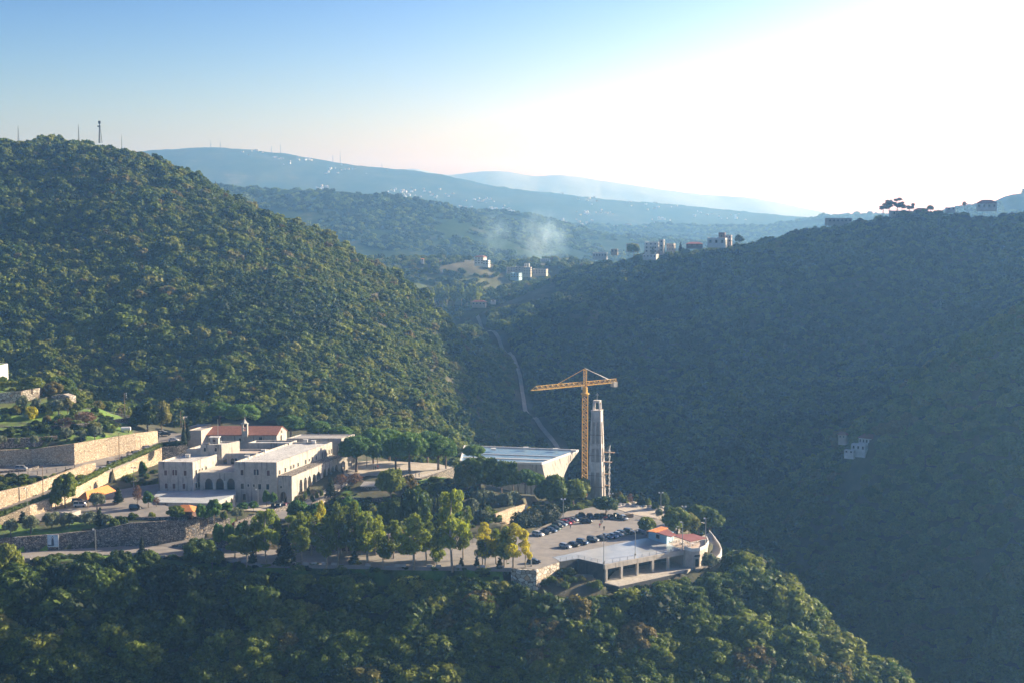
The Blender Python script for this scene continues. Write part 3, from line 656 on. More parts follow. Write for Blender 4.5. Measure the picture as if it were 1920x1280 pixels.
CLEAR = [(SPUR.x, SPUR.y-2, 6.5), (SPUR.x-6, SPUR.y-6, 5)]
rs = np.random.RandomState(3)
def scatter():
    pts = []
    for (y0, y1, u0, u1, sp) in ((366, 560, -.45, .5, 4.3), (560, 760, -.45, .45, 3.5), (760, 1000, -.45, .45, 3.6), (1000, 1300, -.45, .45, 4.3)):
        ys = np.arange(y0, y1, sp)
        for y in ys:
            xs = np.arange(u0*y, u1*y, sp)
            q = np.stack([xs+rs.uniform(-.5, .5, len(xs))*sp, y+rs.uniform(-.5, .5, len(xs))*sp], 1); pts.append(q)
    P = np.concatenate(pts); X, Y = P.T
    ok = ~poly_in(X, Y, SITE)
    dv = np.full(len(X), 1e9)
    for a, b_ in zip(VALP, VALP[1:]):
        d = b_-a; t = np.clip(((X-a.x)*d.x+(Y-a.y)*d.y)/(d.x**2+d.y**2), 0, 1); dv = np.minimum(dv, np.hypot(X-a.x-t*d.x, Y-a.y-t*d.y))
    ok &= dv > 6.5
    side = (X > 0)
    for cx, cy, r_ in CLEAR: ok &= np.hypot(X-cx, (Y-cy)*.6) > r_
    ok &= ~((Y > 1225) & (X < 40) & (X > -160))
    P = P[ok]; Z = H(P[:, 0], P[:, 1]); P = np.c_[P, Z]
    # visible part only (a point whose crown top clears everything nearer along its own sight line), with a margin
    X, Y, Z = P.T; vis = np.ones(len(P), bool); top = (Z+11-CZ)/Y
    for f in np.linspace(.25, .992, 90):
        gy = Y*f; g = H(X*f, np.maximum(gy, 151)); vis &= ~((((g-CZ)/gy) > top+.014) & (gy > 300))
    return P[vis]
WOOD = scatter()
tan = (WOOD[:, 2]-CZ)/WOOD[:, 1]
pyv = 640+F*np.tan(-np.arctan(tan)-TH); pxv = 960+F*WOOD[:, 0]/WOOD[:, 1]
onscreen = (pxv > -60) & (pxv < 1980) & (pyv < 1400) & (pyv > 200)
order = np.argsort(WOOD[:, 1]); near = [i for i in order if onscreen[i] and pyv[i]-60 < 1280 and WOOD[i, 1] < 470][:195]
nearset = set(near); print('WOOD', len(WOOD), 'near', len(near), 'maxY', WOOD[near[-1], 1] if near else None)
size_n = fbm(WOOD[:, 0]/25, WOOD[:, 1]/25, 3)
LX = [-100, 0, 60, 150, 300, 400, 600, 900, 975, 1010, 1050, 1140, 1170, 1235, 1300, 1330, 1352, 1374, 1386, 1398, 1430]
LY = [1058, 1052, 1052, 1050, 1052, 1062, 1074, 1076, 1092, 1108, 1114, 1112, 1102, 1086, 1076, 1072, 1068, 1060, 1022, 990, 850]
dropped = set()
def cap_h(i):
    # trees at the rim stay low enough to leave the road and the deck open
    x, y, z = WOOD[i]
    if y > 470: return 99
    return GY(pxv[i], np.interp(pxv[i], LX, LY), y).z-z
COLS = [(60, 'at the left frame edge'), (130, 'below the billboard'), (230, 'below the tall street lamp'), (330, 'below the white car'), (430, 'below the square topped oak'), (520, 'under the first eucalyptus'), (610, 'under the dark roadside conifer'), (700, 'under the middle eucalyptus'), (800, 'below the weeping eucalyptus'), (880, 'below the tallest eucalyptus'), (960, 'below the yellow eucalyptus'), (1050, 'below the white boulder wall'), (1140, 'below the black wall'),
        (1230, 'below the deck columns'), (1320, 'below the right half of the deck'), (1420, 'right of the curved ramp'), (1520, 'on the upper right spur'), (1620, 'halfway down the right spur'), (9999, 'low on the right spur')]
ROWS = [(1100, 'topmost'), (1145, 'upper'), (1190, 'middle'), (1240, 'low'), (9999, 'bottom edge')]
def oak_label(px, py, h):
    c = next(t for x, t in COLS if px < x); r = next(t for y, t in ROWS if py < y)
    return ('big' if h > 8.2 else 'small' if h < 5.8 else 'medium')+' oak, '+r+' part of the slope '+c
for i in near:
    h = 8.0*(1+size_n[i]*.8)*rs.uniform(.7, 1.25)
    hm = cap_h(i)
    if hm < 2.0: dropped.add(i); continue
    h = min(h, hm*rs.uniform(.8, 1))
    tree('oak', WOOD[i], h, oak_label(pxv[i], pyv[i]-25, h), 'oaks on the slope below the road', wide=rs.uniform(.95, 1.3))
rest = np.array([i for i in range(len(WOOD)) if i not in nearset])
RW = WOOD[rest]; nR = len(RW)
hh = 6.0*(1+size_n[rest]*1.1)*np.exp(rs.normal(0, .27, nR)); hh[(RW[:, 0] < 0) & (RW[:, 1] > 700)] *= .92; hh[RW[:, 1] > 560] *= .74; hh = np.clip(hh, 2.0, 11); hh[RW[:, 1] < 470] *= 1.15
hh = np.array([min(a, cap_h(i)) for a, i in zip(hh, rest)]); RW = RW[hh > 1.5]; hh = hh[hh > 1.5]; nR = len(RW)
# gaps in the canopy
gap = fbm(RW[:, 0]/18+40, RW[:, 1]/18, 3) > (.31)
RW = RW[~gap]; hh = hh[~gap]; nR = len(RW)
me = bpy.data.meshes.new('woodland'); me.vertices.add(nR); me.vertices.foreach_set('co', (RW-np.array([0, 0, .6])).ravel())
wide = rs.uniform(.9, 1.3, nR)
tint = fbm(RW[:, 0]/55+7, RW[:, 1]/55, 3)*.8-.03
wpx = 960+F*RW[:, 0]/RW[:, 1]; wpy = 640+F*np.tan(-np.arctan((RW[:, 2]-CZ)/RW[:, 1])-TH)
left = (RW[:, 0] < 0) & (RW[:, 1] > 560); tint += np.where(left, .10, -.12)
spur = (RW[:, 0] > 80) & (RW[:, 1] < 725); tint += np.where(spur, .30, 0); tint[(RW[:, 0] > 0) & (RW[:, 1] >= 725)] -= .12  # spur crowns toned lighter, far slope darker: colour stands in for haze between
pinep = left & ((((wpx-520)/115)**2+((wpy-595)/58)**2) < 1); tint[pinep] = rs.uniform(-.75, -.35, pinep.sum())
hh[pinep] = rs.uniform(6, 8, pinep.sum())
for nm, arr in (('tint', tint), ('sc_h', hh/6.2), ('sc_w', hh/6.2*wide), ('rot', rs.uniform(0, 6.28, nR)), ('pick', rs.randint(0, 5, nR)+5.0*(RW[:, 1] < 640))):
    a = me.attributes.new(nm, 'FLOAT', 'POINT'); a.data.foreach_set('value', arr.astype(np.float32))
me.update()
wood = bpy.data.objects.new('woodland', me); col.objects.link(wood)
tag(wood, 'dense evergreen woodland covering the valley sides', 'woodland', kind='stuff')
def gn_scatter(o, meshes, name):
    ng = bpy.data.node_groups.new(name, 'GeometryNodeTree')
    ng.interface.new_socket('Geometry', in_out='INPUT', socket_type='NodeSocketGeometry')
    ng.interface.new_socket('Geometry', in_out='OUTPUT', socket_type='NodeSocketGeometry')
    N = ng.nodes.new; L = ng.links.new
    gi = N('NodeGroupInput'); go = N('NodeGroupOutput'); jn = N('GeometryNodeJoinGeometry')
    def attr(nm):
        q = N('GeometryNodeInputNamedAttribute'); q.data_type = 'FLOAT'; q.inputs[0].default_value = nm; return q.outputs[0]
    h, w_, rt, pk = attr('sc_h'), attr('sc_w'), attr('rot'), attr('pick')
    cx = N('ShaderNodeCombineXYZ'); L(w_, cx.inputs[0]); L(w_, cx.inputs[1]); L(h, cx.inputs[2])
    cr = N('ShaderNodeCombineXYZ'); L(rt, cr.inputs[2])
    for k, src in enumerate(meshes):
        oi = N('GeometryNodeObjectInfo'); oi.inputs['Object'].default_value = src; oi.inputs['As Instance'].default_value = True
        cmpn = N('FunctionNodeCompare'); cmpn.data_type = 'FLOAT'; cmpn.operation = 'EQUAL'
        L(pk, cmpn.inputs[0]); cmpn.inputs[1].default_value = float(k); cmpn.inputs['Epsilon'].default_value = .1
        ip = N('GeometryNodeInstanceOnPoints')
        L(gi.outputs[0], ip.inputs['Points']); L(cmpn.outputs[0], ip.inputs['Selection']); L(oi.outputs['Geometry'], ip.inputs['Instance'])
        L(cr.outputs[0], ip.inputs['Rotation']); L(cx.outputs[0], ip.inputs['Scale'])
        L(ip.outputs[0], jn.inputs[0])
    L(jn.outputs[0], go.inputs[0])
    md = o.modifiers.new('scatter', 'NODES'); md.node_group = ng
srcs = [bpy.data.objects.new('crown', far_crown(100+s)) for s in range(5)]
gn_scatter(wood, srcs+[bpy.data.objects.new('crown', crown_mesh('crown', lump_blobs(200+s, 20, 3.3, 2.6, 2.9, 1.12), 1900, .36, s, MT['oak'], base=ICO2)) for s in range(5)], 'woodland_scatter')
strip('track', VALP, 2.7, M_noise('pale_track', (.26, .24, .19), (.44, .40, .33), .25), .5, kind='structure')

# ---------------------------------------------------------------- undergrowth: low tangled scrub filling banks and verges
def undergrowth():
    Z = [([(-20, 1058, -8.5), (0, 1056, -8.3), (200, 1044, -8.3), (350, 1047, -8.3), (500, 1058, -8.3), (640, 1061, -8.3), (870, 1064, -8.3), (975, 1067, -8.3), (975, 1094, -14), (700, 1088, -14), (500, 1084, -14), (300, 1068, -13), (100, 1068, -13), (-20, 1080, -14)], 1500),
         ([(1006, 1104, -15.5), (1049, 1082, -13), (1084, 1080, -13), (1132, 1091, -14.5), (1140, 1116, -19), (1060, 1124, -19), (1000, 1120, -18)], 520),
         ([(560, 972, -4), (615, 950, -3.6), (650, 925, -3), (690, 945, -3.5), (760, 920, -3), (830, 910, -3), (880, 905, -3), (930, 965, -5), (925, 990, -7), (830, 1000, -6), (700, 998, -6), (575, 990, -5)], 420),
         ([(0, 905, 3), (75, 893, 4), (150, 880, 5), (175, 886, 4.6), (110, 912, 3), (60, 930, 1.6), (0, 945, .4)], 130), ([(0, 772, 19), (60, 768, 19.5), (130, 762, 19), (180, 768, 17.5), (150, 775, 17.2), (60, 783, 17), (0, 784, 17)], 110), ([(0, 838, 12.8), (100, 832, 12.8), (200, 818, 12.5), (225, 800, 13), (200, 780, 16), (150, 785, 16), (60, 800, 15), (0, 812, 15)], 140),
         ([(0, 715, 27), (60, 716, 26.5), (130, 738, 22), (150, 752, 20), (180, 762, 17), (120, 756, 20), (76, 730, 25), (0, 734, 25)], 160), ([(300, 880, .5), (352, 866, .6), (352, 905, 0), (300, 915, 0), (240, 905, 0), (230, 898, 0)], 60),
         ([(1000, 947, -7.3), (1040, 934, -7.6), (1100, 930, -7.8), (1135, 938, -8), (1110, 948, -8), (1062, 957, -8), (1010, 985, -8), (990, 990, -8)], 90), ([(1275, 1078, -15), (1331, 1062, -15), (1353, 1047, -15), (1372, 1052, -19), (1342, 1080, -21), (1280, 1096, -21)], 330)]
    out = []
    for P, n_ in Z:
        W_ = [tuple(G(a, b_, z)) for a, b_, z in P]; xs = [p[0] for p in W_]; ys = [p[1] for p in W_]
        X = rs.uniform(min(xs), max(xs), n_*6); Y = rs.uniform(min(ys), max(ys), n_*6); k = poly_in(X, Y, W_)
        for Pd, d_ in PADS:
            if d_ in (.4, 2, 1.5): k &= ~poly_in(X, Y, Pd)
        X = X[k][:n_]; Y = Y[k][:n_]; out.append(np.c_[X, Y, H(X, Y)-.15])
    U = np.concatenate(out); n_ = len(U); me = bpy.data.meshes.new('undergrowth'); me.vertices.add(n_); me.vertices.foreach_set('co', U.ravel())
    s_ = np.exp(rs.normal(-.75, .35, n_)); tn_ = rs.uniform(-.4, .2, n_)
    for nm, arr in (('sc_h', s_), ('sc_w', s_*rs.uniform(.9, 1.5, n_)), ('rot', rs.uniform(0, 6.28, n_)), ('pick', rs.randint(0, 2, n_).astype(float)), ('tint', tn_)):
        a = me.attributes.new(nm, 'FLOAT', 'POINT'); a.data.foreach_set('value', arr.astype(np.float32))
    o = bpy.data.objects.new('undergrowth', me); col.objects.link(o); tag(o, 'low tangled scrub on the banks and verges around the complex', 'scrub', kind='stuff')
    gn_scatter(o, [bpy.data.objects.new('crown', m_) for m_ in SPEC['bush']['c']], 'undergrowth_scatter')
undergrowth()

def far_woodland():
    out = []
    for XX, YYY, ZZ in RIDGES[:3]+RIDGES[5:6]:
        nr, nc = XX.shape; n_ = 13000; i = rs.uniform(0, nr*.56, n_); j = rs.uniform(0, nc-1.01, n_); a = i.astype(int); b_ = j.astype(int); u = i-a; v = j-b_
        P = [A[a, b_]*(1-u)*(1-v)+A[a+1, b_]*u*(1-v)+A[a, b_+1]*(1-u)*v+A[a+1, b_+1]*u*v for A in (XX, YYY, ZZ)]
        k = fbm(P[0]/90, P[1]/60, 4) > -.07; k &= (P[0]/P[1] > -.42) & (P[0]/P[1] < .42); out.append(np.stack([q[k] for q in P], 1))
    U = np.concatenate(out); n_ = len(U); me = bpy.data.meshes.new('far_woodland'); me.vertices.add(n_); me.vertices.foreach_set('co', (U-np.array([0, 0, 1.])).ravel())
    s_ = np.exp(rs.normal(-.15, .3, n_))
    for nm, arr in (('sc_h', s_), ('sc_w', s_*1.25), ('rot', rs.uniform(0, 6.28, n_)), ('pick', rs.randint(0, 5, n_).astype(float)), ('tint', rs.uniform(-.6, -.1, n_))):
        a = me.attributes.new(nm, 'FLOAT', 'POINT'); a.data.foreach_set('value', arr.astype(np.float32))
    o = bpy.data.objects.new('far_woodland', me); col.objects.link(o); tag(o, 'dark woodland dotted over the blue hills behind the pass', 'woodland', kind='stuff'); gn_scatter(o, srcs, 'far_scatter')
far_woodland()
# ---------------------------------------------------------------- walls
def wall(name, label, pts, mat, th=.8, ref='base', below=1.6, cat='wall', group=None, above=0):
    """pts: (px, py_ref, z_ref, py_other).  One retaining wall as a thick ribbon."""
    A = []; 
    for px, py, z, qy in pts:
        p = G(px, py, z); q = GY(px, qy, p.y)
        lo, hi = (p.z, q.z) if ref == 'base' else (q.z, p.z)
        A.append((p.x, p.y, lo-below, hi+above))
    m = MB(); n = len(A); F_, Bk = [], []
    for i in range(n):
        a = Vector(A[max(i-1, 0)][:2]); b = Vector(A[min(i+1, n-1)][:2]); d = (b-a).normalized()
        s = Vector((-d.y, d.x)); s = -s if s.y < 0 else s
        if abs(s.y) < .15 and s.x > 0: s = -s
        F_.append(A[i]); Bk.append((A[i][0]+s.x*th, A[i][1]+s.y*th, A[i][2], A[i][3]))
    vs = []
    for f, b in zip(F_, Bk): vs += [(f[0], f[1], f[2]), (f[0], f[1], f[3]), (b[0], b[1], b[3]), (b[0], b[1], b[2])]
    fs = []
    for i in range(n-1):
        for k in range(4):
            k2 = (k+1) % 4; fs.append((i*4+k, i*4+k2, (i+1)*4+k2, (i+1)*4+k))
    fs += [(0, 3, 2, 1), ((n-1)*4, (n-1)*4+1, (n-1)*4+2, (n-1)*4+3)]
    m.add(vs, fs); o = m.build(name, mat)
    bmm = bmesh.new(); bmm.from_mesh(o.data); bmesh.ops.recalc_face_normals(bmm, faces=bmm.faces); bmm.to_mesh(o.data); bmm.free()
    return tag(o, label, cat, group)
W = wall
W('retaining_wall', 'long cream stone wall above the upper road, below the green terraces', [(-120, 884, 5, 855), (0, 874, 5, 843), (60, 870, 5.3, 841.5), (140, 869.5, 5.5, 831), (200, 856, 5.9, 821), (255, 843.5, 6.6, 812), (286, 832, 7.4, 808), (296, 828, 7.6, 807)], MT['cream_wall'])
W('retaining_wall', 'sunlit cream wall with a hedge on top behind the orange carport', [(-120, 1012, -5, 1000), (8, 977, -2.2, 967), (57, 968, -1.8, 947), (95, 956, -1.4, 933), (150, 930, -.8, 909), (205, 902, -.2, 880), (250, 884, .2, 862), (304, 866, .8, 838)], MT['cream_wall'])
W('retaining_wall', 'short grey wall between hedge corner and the monastery back corner', [(304.5, 866, .8, 838), (330, 864, .8, 836), (352, 862, .8, 832)], MT['grey_wall'])
W('retaining_wall', 'cream wall between the dry bank and the middle stretch of rising road', [(-120, 985, -3.5, 952), (0, 953, -.4, 921), (60, 930, 1.4, 908), (120, 905, 3.2, 885), (160, 890, 4.4, 870), (180, 883, 4.8, 867)], MT['cream_wall'])
W('rubble_wall', 'curved dry stone wall under the fenced side road at far left', [(-100, 900, 3.6, 890), (0, 893, 3.8, 882), (50, 889, 3.9, 879), (70, 883, 4.2, 874), (77, 876, 4.6, 870)], MT['rubble'])
W('retaining_wall', 'thin pale curved wall under the dry stone one at far left', [(-100, 915, 2, 908), (0, 908, 2.4, 901), (40, 900, 2.9, 893), (66, 890, 3.5, 884)], MT['concrete'], .5)
W('retaining_wall', 'long dark grey masonry wall behind the front road and the billboard', [(-140, 1040, -8, 1014), (0, 1034.5, -8, 1009), (100, 1029, -8, 1001), (185, 1024, -8, 993), (245, 1021.5, -8, 980), (300, 1020, -8, 976.5), (345, 1012, -7.3, 974.5), (400, 997, -6.3, 973.5), (432, 986, -5.4, 971)], MT['grey_wall'], 1)
W('retaining_wall', 'low dark wall holding the access ramp above the front road', [(322, 1024.5, -8, 1021.5), (360, 1025.5, -8, 1014), (400, 1026.5, -8, 1007), (460, 1029, -8, 1002), (500, 1030, -8, 1004)], MT['grey_wall'])
W('retaining_wall', 'grey block wall behind the middle of the eucalyptus row', [(560, 1031, -8, 1018), (600, 1031.5, -8, 1012), (660, 1032, -8, 1009), (700, 1032, -8, 1014), (760, 1030, -8, 1018), (790, 1028.5, -8, 1021)], MT['rubble'])
W('garden_wall', 'low pale wall beside the road left of the car park', [(848, 1022, -8, 1014), (890, 1017, -8, 1008), (926, 1012, -8, 1001)], MT['concrete'], .4)
W('retaining_wall', 'bright cream wall above the dark hedge at the car park entrance', [(930, 991, -7.6, 963), (958, 978, -7.4, 952.5), (989, 961, -7, 943.5)], MT['cream_wall'])
W('retaining_wall', 'brown stone wall carrying the pine shaded esplanade', [(762, 918, -3.8, 896), (791, 916, -3.8, 896), (820, 906, -3.2, 887), (852, 891, -2.6, 876)], MT['rubble'])
W('boulder_wall', 'white boulder wall turning the corner under the road end', [(958, 1064, -8, 1082), (978, 1067, -8, 1096), (1006, 1068, -8, 1104), (1049, 1054, -8, 1082)], MT['big_stone'], .7, ref='top')
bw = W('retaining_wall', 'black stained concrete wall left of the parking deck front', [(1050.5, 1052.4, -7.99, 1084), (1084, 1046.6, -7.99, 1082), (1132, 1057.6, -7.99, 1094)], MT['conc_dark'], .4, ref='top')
W('rubble_wall', 'rough grey rubble bank below the black wall', [(1035, 1108, -18, 1095), (1080, 1104, -18, 1092), (1132, 1098, -16.5, 1090)], MT['rubble'], 1.2)
W('retaining_wall', 'dark concrete footing under the lower terrace corner', [(1133, 1093, -13.3, 1112), (1160.5, 1099.5, -13.3, 1116), (1230, 1084, -13.3, 1094), (1275, 1074, -13.3, 1084)], MT['conc_dark'], .5, ref='top')
W('garden_wall', 'low stone wall climbing beside the ramp in front of the monastery', [(440, 985, -5, 978), (470, 976, -4.6, 967), (500, 966, -4.3, 958), (545, 953, -4, 945)], MT['rubble'], .5)
W('garden_wall', 'low curved planter wall in front of the driveway olives', [(215, 972, -1.6, 967), (250, 974, -1.6, 968.5), (330, 974, -1.6, 969), (400, 972, -1.6, 966)], MT['rubble'], .5)
W('planter', 'round pale stone planter under the big olive by the carport', [(105, 964, -1.6, 957), (118, 968, -1.6, 960.5), (135, 968.5, -1.6, 961), (152, 964, -1.6, 955)], MT['concrete'], 3.5, cat='planter')
W('garden_wall', 'low dark wall under the garden hut', [(640, 942, -3.2, 931), (700, 944, -3.6, 933), (718, 942, -3.6, 931)], MT['grey_wall'], .5)
W('garden_wall', 'sloping stone parapet in front of the arcade shrubs', [(585, 950, -3.8, 943), (612, 938, -3.2, 930), (636, 920, -2.2, 914)], MT['rubble'], .5)
# terraces above the upper wall
for lab, pts in (('lowest dry stone wall on the green terraces', [(-120, 836, 12.7, 826), (0, 832, 12.8, 821.5), (60, 829, 12.8, 820), (108, 825, 12.8, 816)]),
                 ('dry stone wall across the middle of the green terraces', [(-120, 812, 14.7, 802), (0, 808, 14.8, 799), (60, 807, 14.8, 798), (110, 805, 14.8, 797), (170, 800, 14.8, 792)]),
                 ('broken dry stone wall behind the reddish terrace bushes', [(-120, 788, 16.7, 778), (0, 785, 16.8, 776), (60, 783, 16.8, 774), (130, 776, 17.2, 768), (175, 771, 17.4, 764)]),
                 ('grey wall end below the power pole by the gas tank', [(185, 806, 12.4, 794), (215, 800, 12.4, 786), (245, 796, 12.2, 782)])):
    W('rubble_wall', lab, pts, MT['rubble'], .7)
W('boulder_wall', 'tall sunlit boulder wall at the left edge of the terraces', [(-120, 772, 19.5, 748), (0, 765, 19.8, 737), (40, 762, 20, 733), (74, 757, 20.3, 727), (76, 748, 21.5, 727)], MT['big_stone'], 1)
W('boulder_wall', 'small rocky outcrop wall under the orange column', [(97, 752, 21, 741), (118, 753, 21, 738), (130, 757, 20.6, 742)], MT['big_stone'], 3)
# ---------------------------------------------------------------- faces, windows, arcades
def onface(A, B, px, py):
    """pixel on the vertical plane through A,B -> (metres along, z)"""
    A = Vector((A[0], A[1])); B = Vector((B[0], B[1])); d = (B-A).normalized(); r = ray(px, py)
    # A + d*s = (r.x t, r.y t)
    M = np.array([[d.x, -r.x], [d.y, -r.y]]); s, t = np.linalg.solve(M, [-A.x, -A.y]); return s, CZ+r.z*t
def face_frame(A, B):
    A = Vector((A[0], A[1], 0)); B = Vector((B[0], B[1], 0)); d = (B-A).normalized(); return A, d, Vector((d.y, -d.x, 0))
def window(parent, A, B, s, z, w, h, arched=False, frame=None, pane=None, name='window', sub=True):
    """frame proud of the wall with a set back pane; A is the left end of the wall seen from outside"""
    A, d, n = face_frame(A, B); base = A+d*s
    def P(u, v, q): return base+d*u+n*q+Vector((0, 0, z+v))
    def outline(k):
        o = [(-w/2-k, -h/2-k), (w/2+k, -h/2-k)]
        if arched:
            for t in range(7):
                a = math.pi*t/6; o.append(((w/2+k)*math.cos(a), h/2-w/2+(w/2+k)*1.15*math.sin(a)))
        else: o += [(w/2+k, h/2+k), (-w/2-k, h/2+k)]
        return o
    fo = outline(.16); fi = outline(0); N_ = len(fo); m = MB()
    vs = [P(u, v, .10) for u, v in fo]+[P(u, v, .10) for u, v in fi]+[P(u, v, .0) for u, v in fo]+[P(u, v, .02) for u, v in fi]
    fs = []
    for i in range(N_):
        j = (i+1) % N_; fs += [(i, j, N_+j, N_+i), (2*N_+i, 2*N_+j, j, i), (N_+i, N_+j, 3*N_+j, 3*N_+i)]
    m.add(vs, fs); fr = m.build(name, frame or MT['ashlar_trim'], parent)
    m = MB(); vs = [P(u, v, .03) for u, v in fi]; m.add(vs, [tuple(range(N_))]); m.build('pane', pane or MT['glass'], fr if sub else parent)
    return fr
def wins(parent, A, B, lst, **k):
    for q in lst:
        px, py, w, h = q[:4]; s, z = onface(A, B, px, py)
        window(parent, A, B, s, z, w, h, arched=len(q) > 4 and q[4] == 1, pane=MT['shutter'] if (len(q) > 5 and q[5]) else None, **k)
def arch_wall(m, A, B, z0, z1, arches, th=.7, sill=None):
    """wall from A to B pierced by pointed arches: (s_centre, width, z_bottom, z_apex)"""
    A, d, n = face_frame(A, B); L = (Vector((B[0], B[1], 0))-A).length
    def quad(pts):   # pts in (s,z): front, back
        k = len(pts); f = [A+d*s+Vector((0, 0, z)) for s, z in pts]; b = [q-n*th for q in f]
        m.add(f+b, [tuple(range(k)), tuple(range(k, 2*k))[::-1]]+[(i, k+i, k+(i+1) % k, (i+1) % k) for i in range(k)])
    x = 0
    for s, w, zb, za in sorted(arches):
        a, b = s-w/2, s+w/2
        if a > x: quad([(x, z0), (a, z0), (a, z1), (x, z1)])
        if zb > z0+.05: quad([(a, z0), (b, z0), (b, zb), (a, zb)])
        zs = za-w*.62; prev = (a, zs); N_ = 8
        for k in range(1, N_+1):
            u = k/N_; q = abs(2*u-1); zz = zs+(za-zs)*math.sqrt(max(0, 1-q**1.75)); cur = (a+w*u, zz)
            quad([prev, cur, (cur[0], z1), (prev[0], z1)]); prev = cur
        x = b
    if x < L: quad([(x, z0), (L, z0), (L, z1), (x, z1)])
def inset(foot, k):
    n = len(foot); A = sum(foot[i][0]*foot[(i+1) % n][1]-foot[(i+1) % n][0]*foot[i][1] for i in range(n)); sg = 1 if A > 0 else -1; out = []
    for i in range(n):
        p0, p1, p2 = Vector(foot[i-1]), Vector(foot[i]), Vector(foot[(i+1) % n]); d1 = (p1-p0).normalized(); d2 = (p2-p1).normalized()
        n1 = Vector((-d1.y, d1.x))*sg; n2 = Vector((-d2.y, d2.x))*sg; bis = (n1+n2); out.append(tuple(p1+bis*(k/max(.3, bis.dot(n1)))))
    return out
def block(parent, foot, z0, z1, wm, rm, par=.55, th=.45, name='wall'):
    """flat roofed block: walls with a parapet standing round a sunken roof sheet"""
    foot = [tuple(p[:2]) for p in foot]
    A = sum(foot[i][0]*foot[(i+1) % len(foot)][1]-foot[(i+1) % len(foot)][0]*foot[i][1] for i in range(len(foot)))
    if A < 0: foot = foot[::-1]
    ins = inset(foot, th); n = len(foot); m = MB()
    vs = [(p[0], p[1], z0) for p in foot]+[(p[0], p[1], z1) for p in foot]+[(p[0], p[1], z1) for p in ins]+[(p[0], p[1], z1-par) for p in ins]
    fs = []
    for i in range(n):
        j = (i+1) % n; fs += [(i, j, n+j, n+i), (n+i, n+j, 2*n+j, 2*n+i), (2*n+i, 2*n+j, 3*n+j, 3*n+i)]
    m.add(vs, fs); w_ = m.build(name, wm, parent)
    m = MB(); m.prism(ins, z1-par-.2, z1-par+.004); m.build('roof', rm, parent)
    return w_
def xy(v): return (v.x, v.y)
# ---------------------------------------------------------------- monastery
zr = 10.3
mon = empty('monastery', (-95, 500, 0), 0, 'large pale stone monastery with flat white roofs and pointed arcades', 'monastery')
def child_space(o):     # parts are written in world coordinates; keep them there under the moved empty
    o.matrix_parent_inverse = Matrix.Translation(-mon.location)
LF, LRt, LBk = G(296.5, 864.5, zr), G(361, 865.5, zr), G(413, 848.5, zr); LBL = LF+(LBk-LRt)
RF, RR, RBk = G(439, 865, zr), G(518.5, 866, zr), G(622.7, 827.5, zr); RBL = G(545, 828, zr)
block(mon, [xy(LF), xy(LRt), xy(LBk), xy(LBL)], -.5, zr, MT['ashlar'], MT['white_roof'])
block(mon, [xy(RF), xy(RR), xy(RBk), xy(RBL)], -5, zr, MT['ashlar'], MT['white_roof'])
# middle upper block behind the arcade
U1, U2 = G(411, 848.4, zr-.01), G(480, 848.4, zr-.01); U3 = U2+Vector((3.2, 9, 0)); U4 = U1+Vector((3.2, 9, 0))
block(mon, [xy(U1), xy(U2), xy(U3), xy(U4)], 4, zr-.15, MT['ashlar'], MT['render_tan'])
# arcade block
A1, A2 = G(375, 917.6, 0), G(441, 917.6, 0); za = GY(400, 886, A1.y).z
m = MB(); ar = []
for px in (391.2, 412, 433):
    s, _ = onface(A1, A2, px, 905); ar.append((s, 2.75, 0, onface(A1, A2, px, 896)[1]))
arch_wall(m, A1, A2, -.4, za, ar, .7); m.build('arcade', MT['ashlar'], mon)
m = MB(); m.prism([xy(A1+Vector((0, .62, 0))), xy(A2+Vector((0, .62, 0))), xy(A2+Vector((0, .68, 0))), xy(A1+Vector((0, .68, 0)))], -.4, za-.1); m.build('glazing', MT['glass'], mon)
m = MB(); m.prism([xy(A1+Vector((0, -.15, 0))), xy(A2+Vector((0, -.15, 0))), xy(U2), xy(U1)], za+.003, za+.35); m.build('terrace_roof', MT['ashlar_trim'], mon)
for i in range(2):
    s = (ar[i][0]+ar[i+1][0])/2; a_, d_, n_ = face_frame(A1, A2); m = MB(); c_ = a_+d_*s
    m.box((c_.x, c_.y-.12, 1.5), (.9, .22, 3.1)); m.box((c_.x, c_.y-.16, 3.1), (1.15, .28, .3)); m.build('pilaster', MT['ashlar_trim'], mon)
# small upper blocks and turret
S1, S2 = G(376, 851, zr), G(415.5, 850, zr); zs_ = GY(395, 833.5, S1.y).z
block(mon, [xy(S1), xy(S2), xy(S2+Vector((5, 8, 0))), xy(S1+Vector((3, 8, 0)))], 8, zs_, MT['ashlar'], MT['white_roof'])
T1, T2 = G(350, 850.5, zr), G(375.6, 850.5, zr); zt = GY(360, 841, T1.y).z
block(mon, [xy(T1), xy(T2), xy(T2+Vector((5, 14, 0))), xy(T1+Vector((5, 14, 0)))], 8, zt, MT['ashlar'], MT['white_roof'])
t0 = GY(403, 831, S1.y+3.5); m = MB(); m.box((t0.x, t0.y, zs_+1.05), (3.0, 2.8, 2.2)); m.build('turret', MT['ashlar'], mon)
m = MB(); m.box((t0.x, t0.y, zs_+2.3), (3.7, 3.4, .28)); m.build('turret_roof', MT['white_roof'], mon)
window(mon, (t0.x-1.5, t0.y-1.4), (t0.x+1.5, t0.y-1.4), 1.5, zs_+1.2, 1.1, 1.1, pane=MT['shutter'])
# white parapet kerbs and the inner court wall
K1, K2 = GY(464, 829.5, 527), GY(542, 829.5, 527)
block(mon, [xy(K1), xy(K2), xy(K2+Vector((2, 6, 0))), xy(K1+Vector((2, 6, 0)))], 3, K1.z, MT['ashlar'], MT['white_roof'])
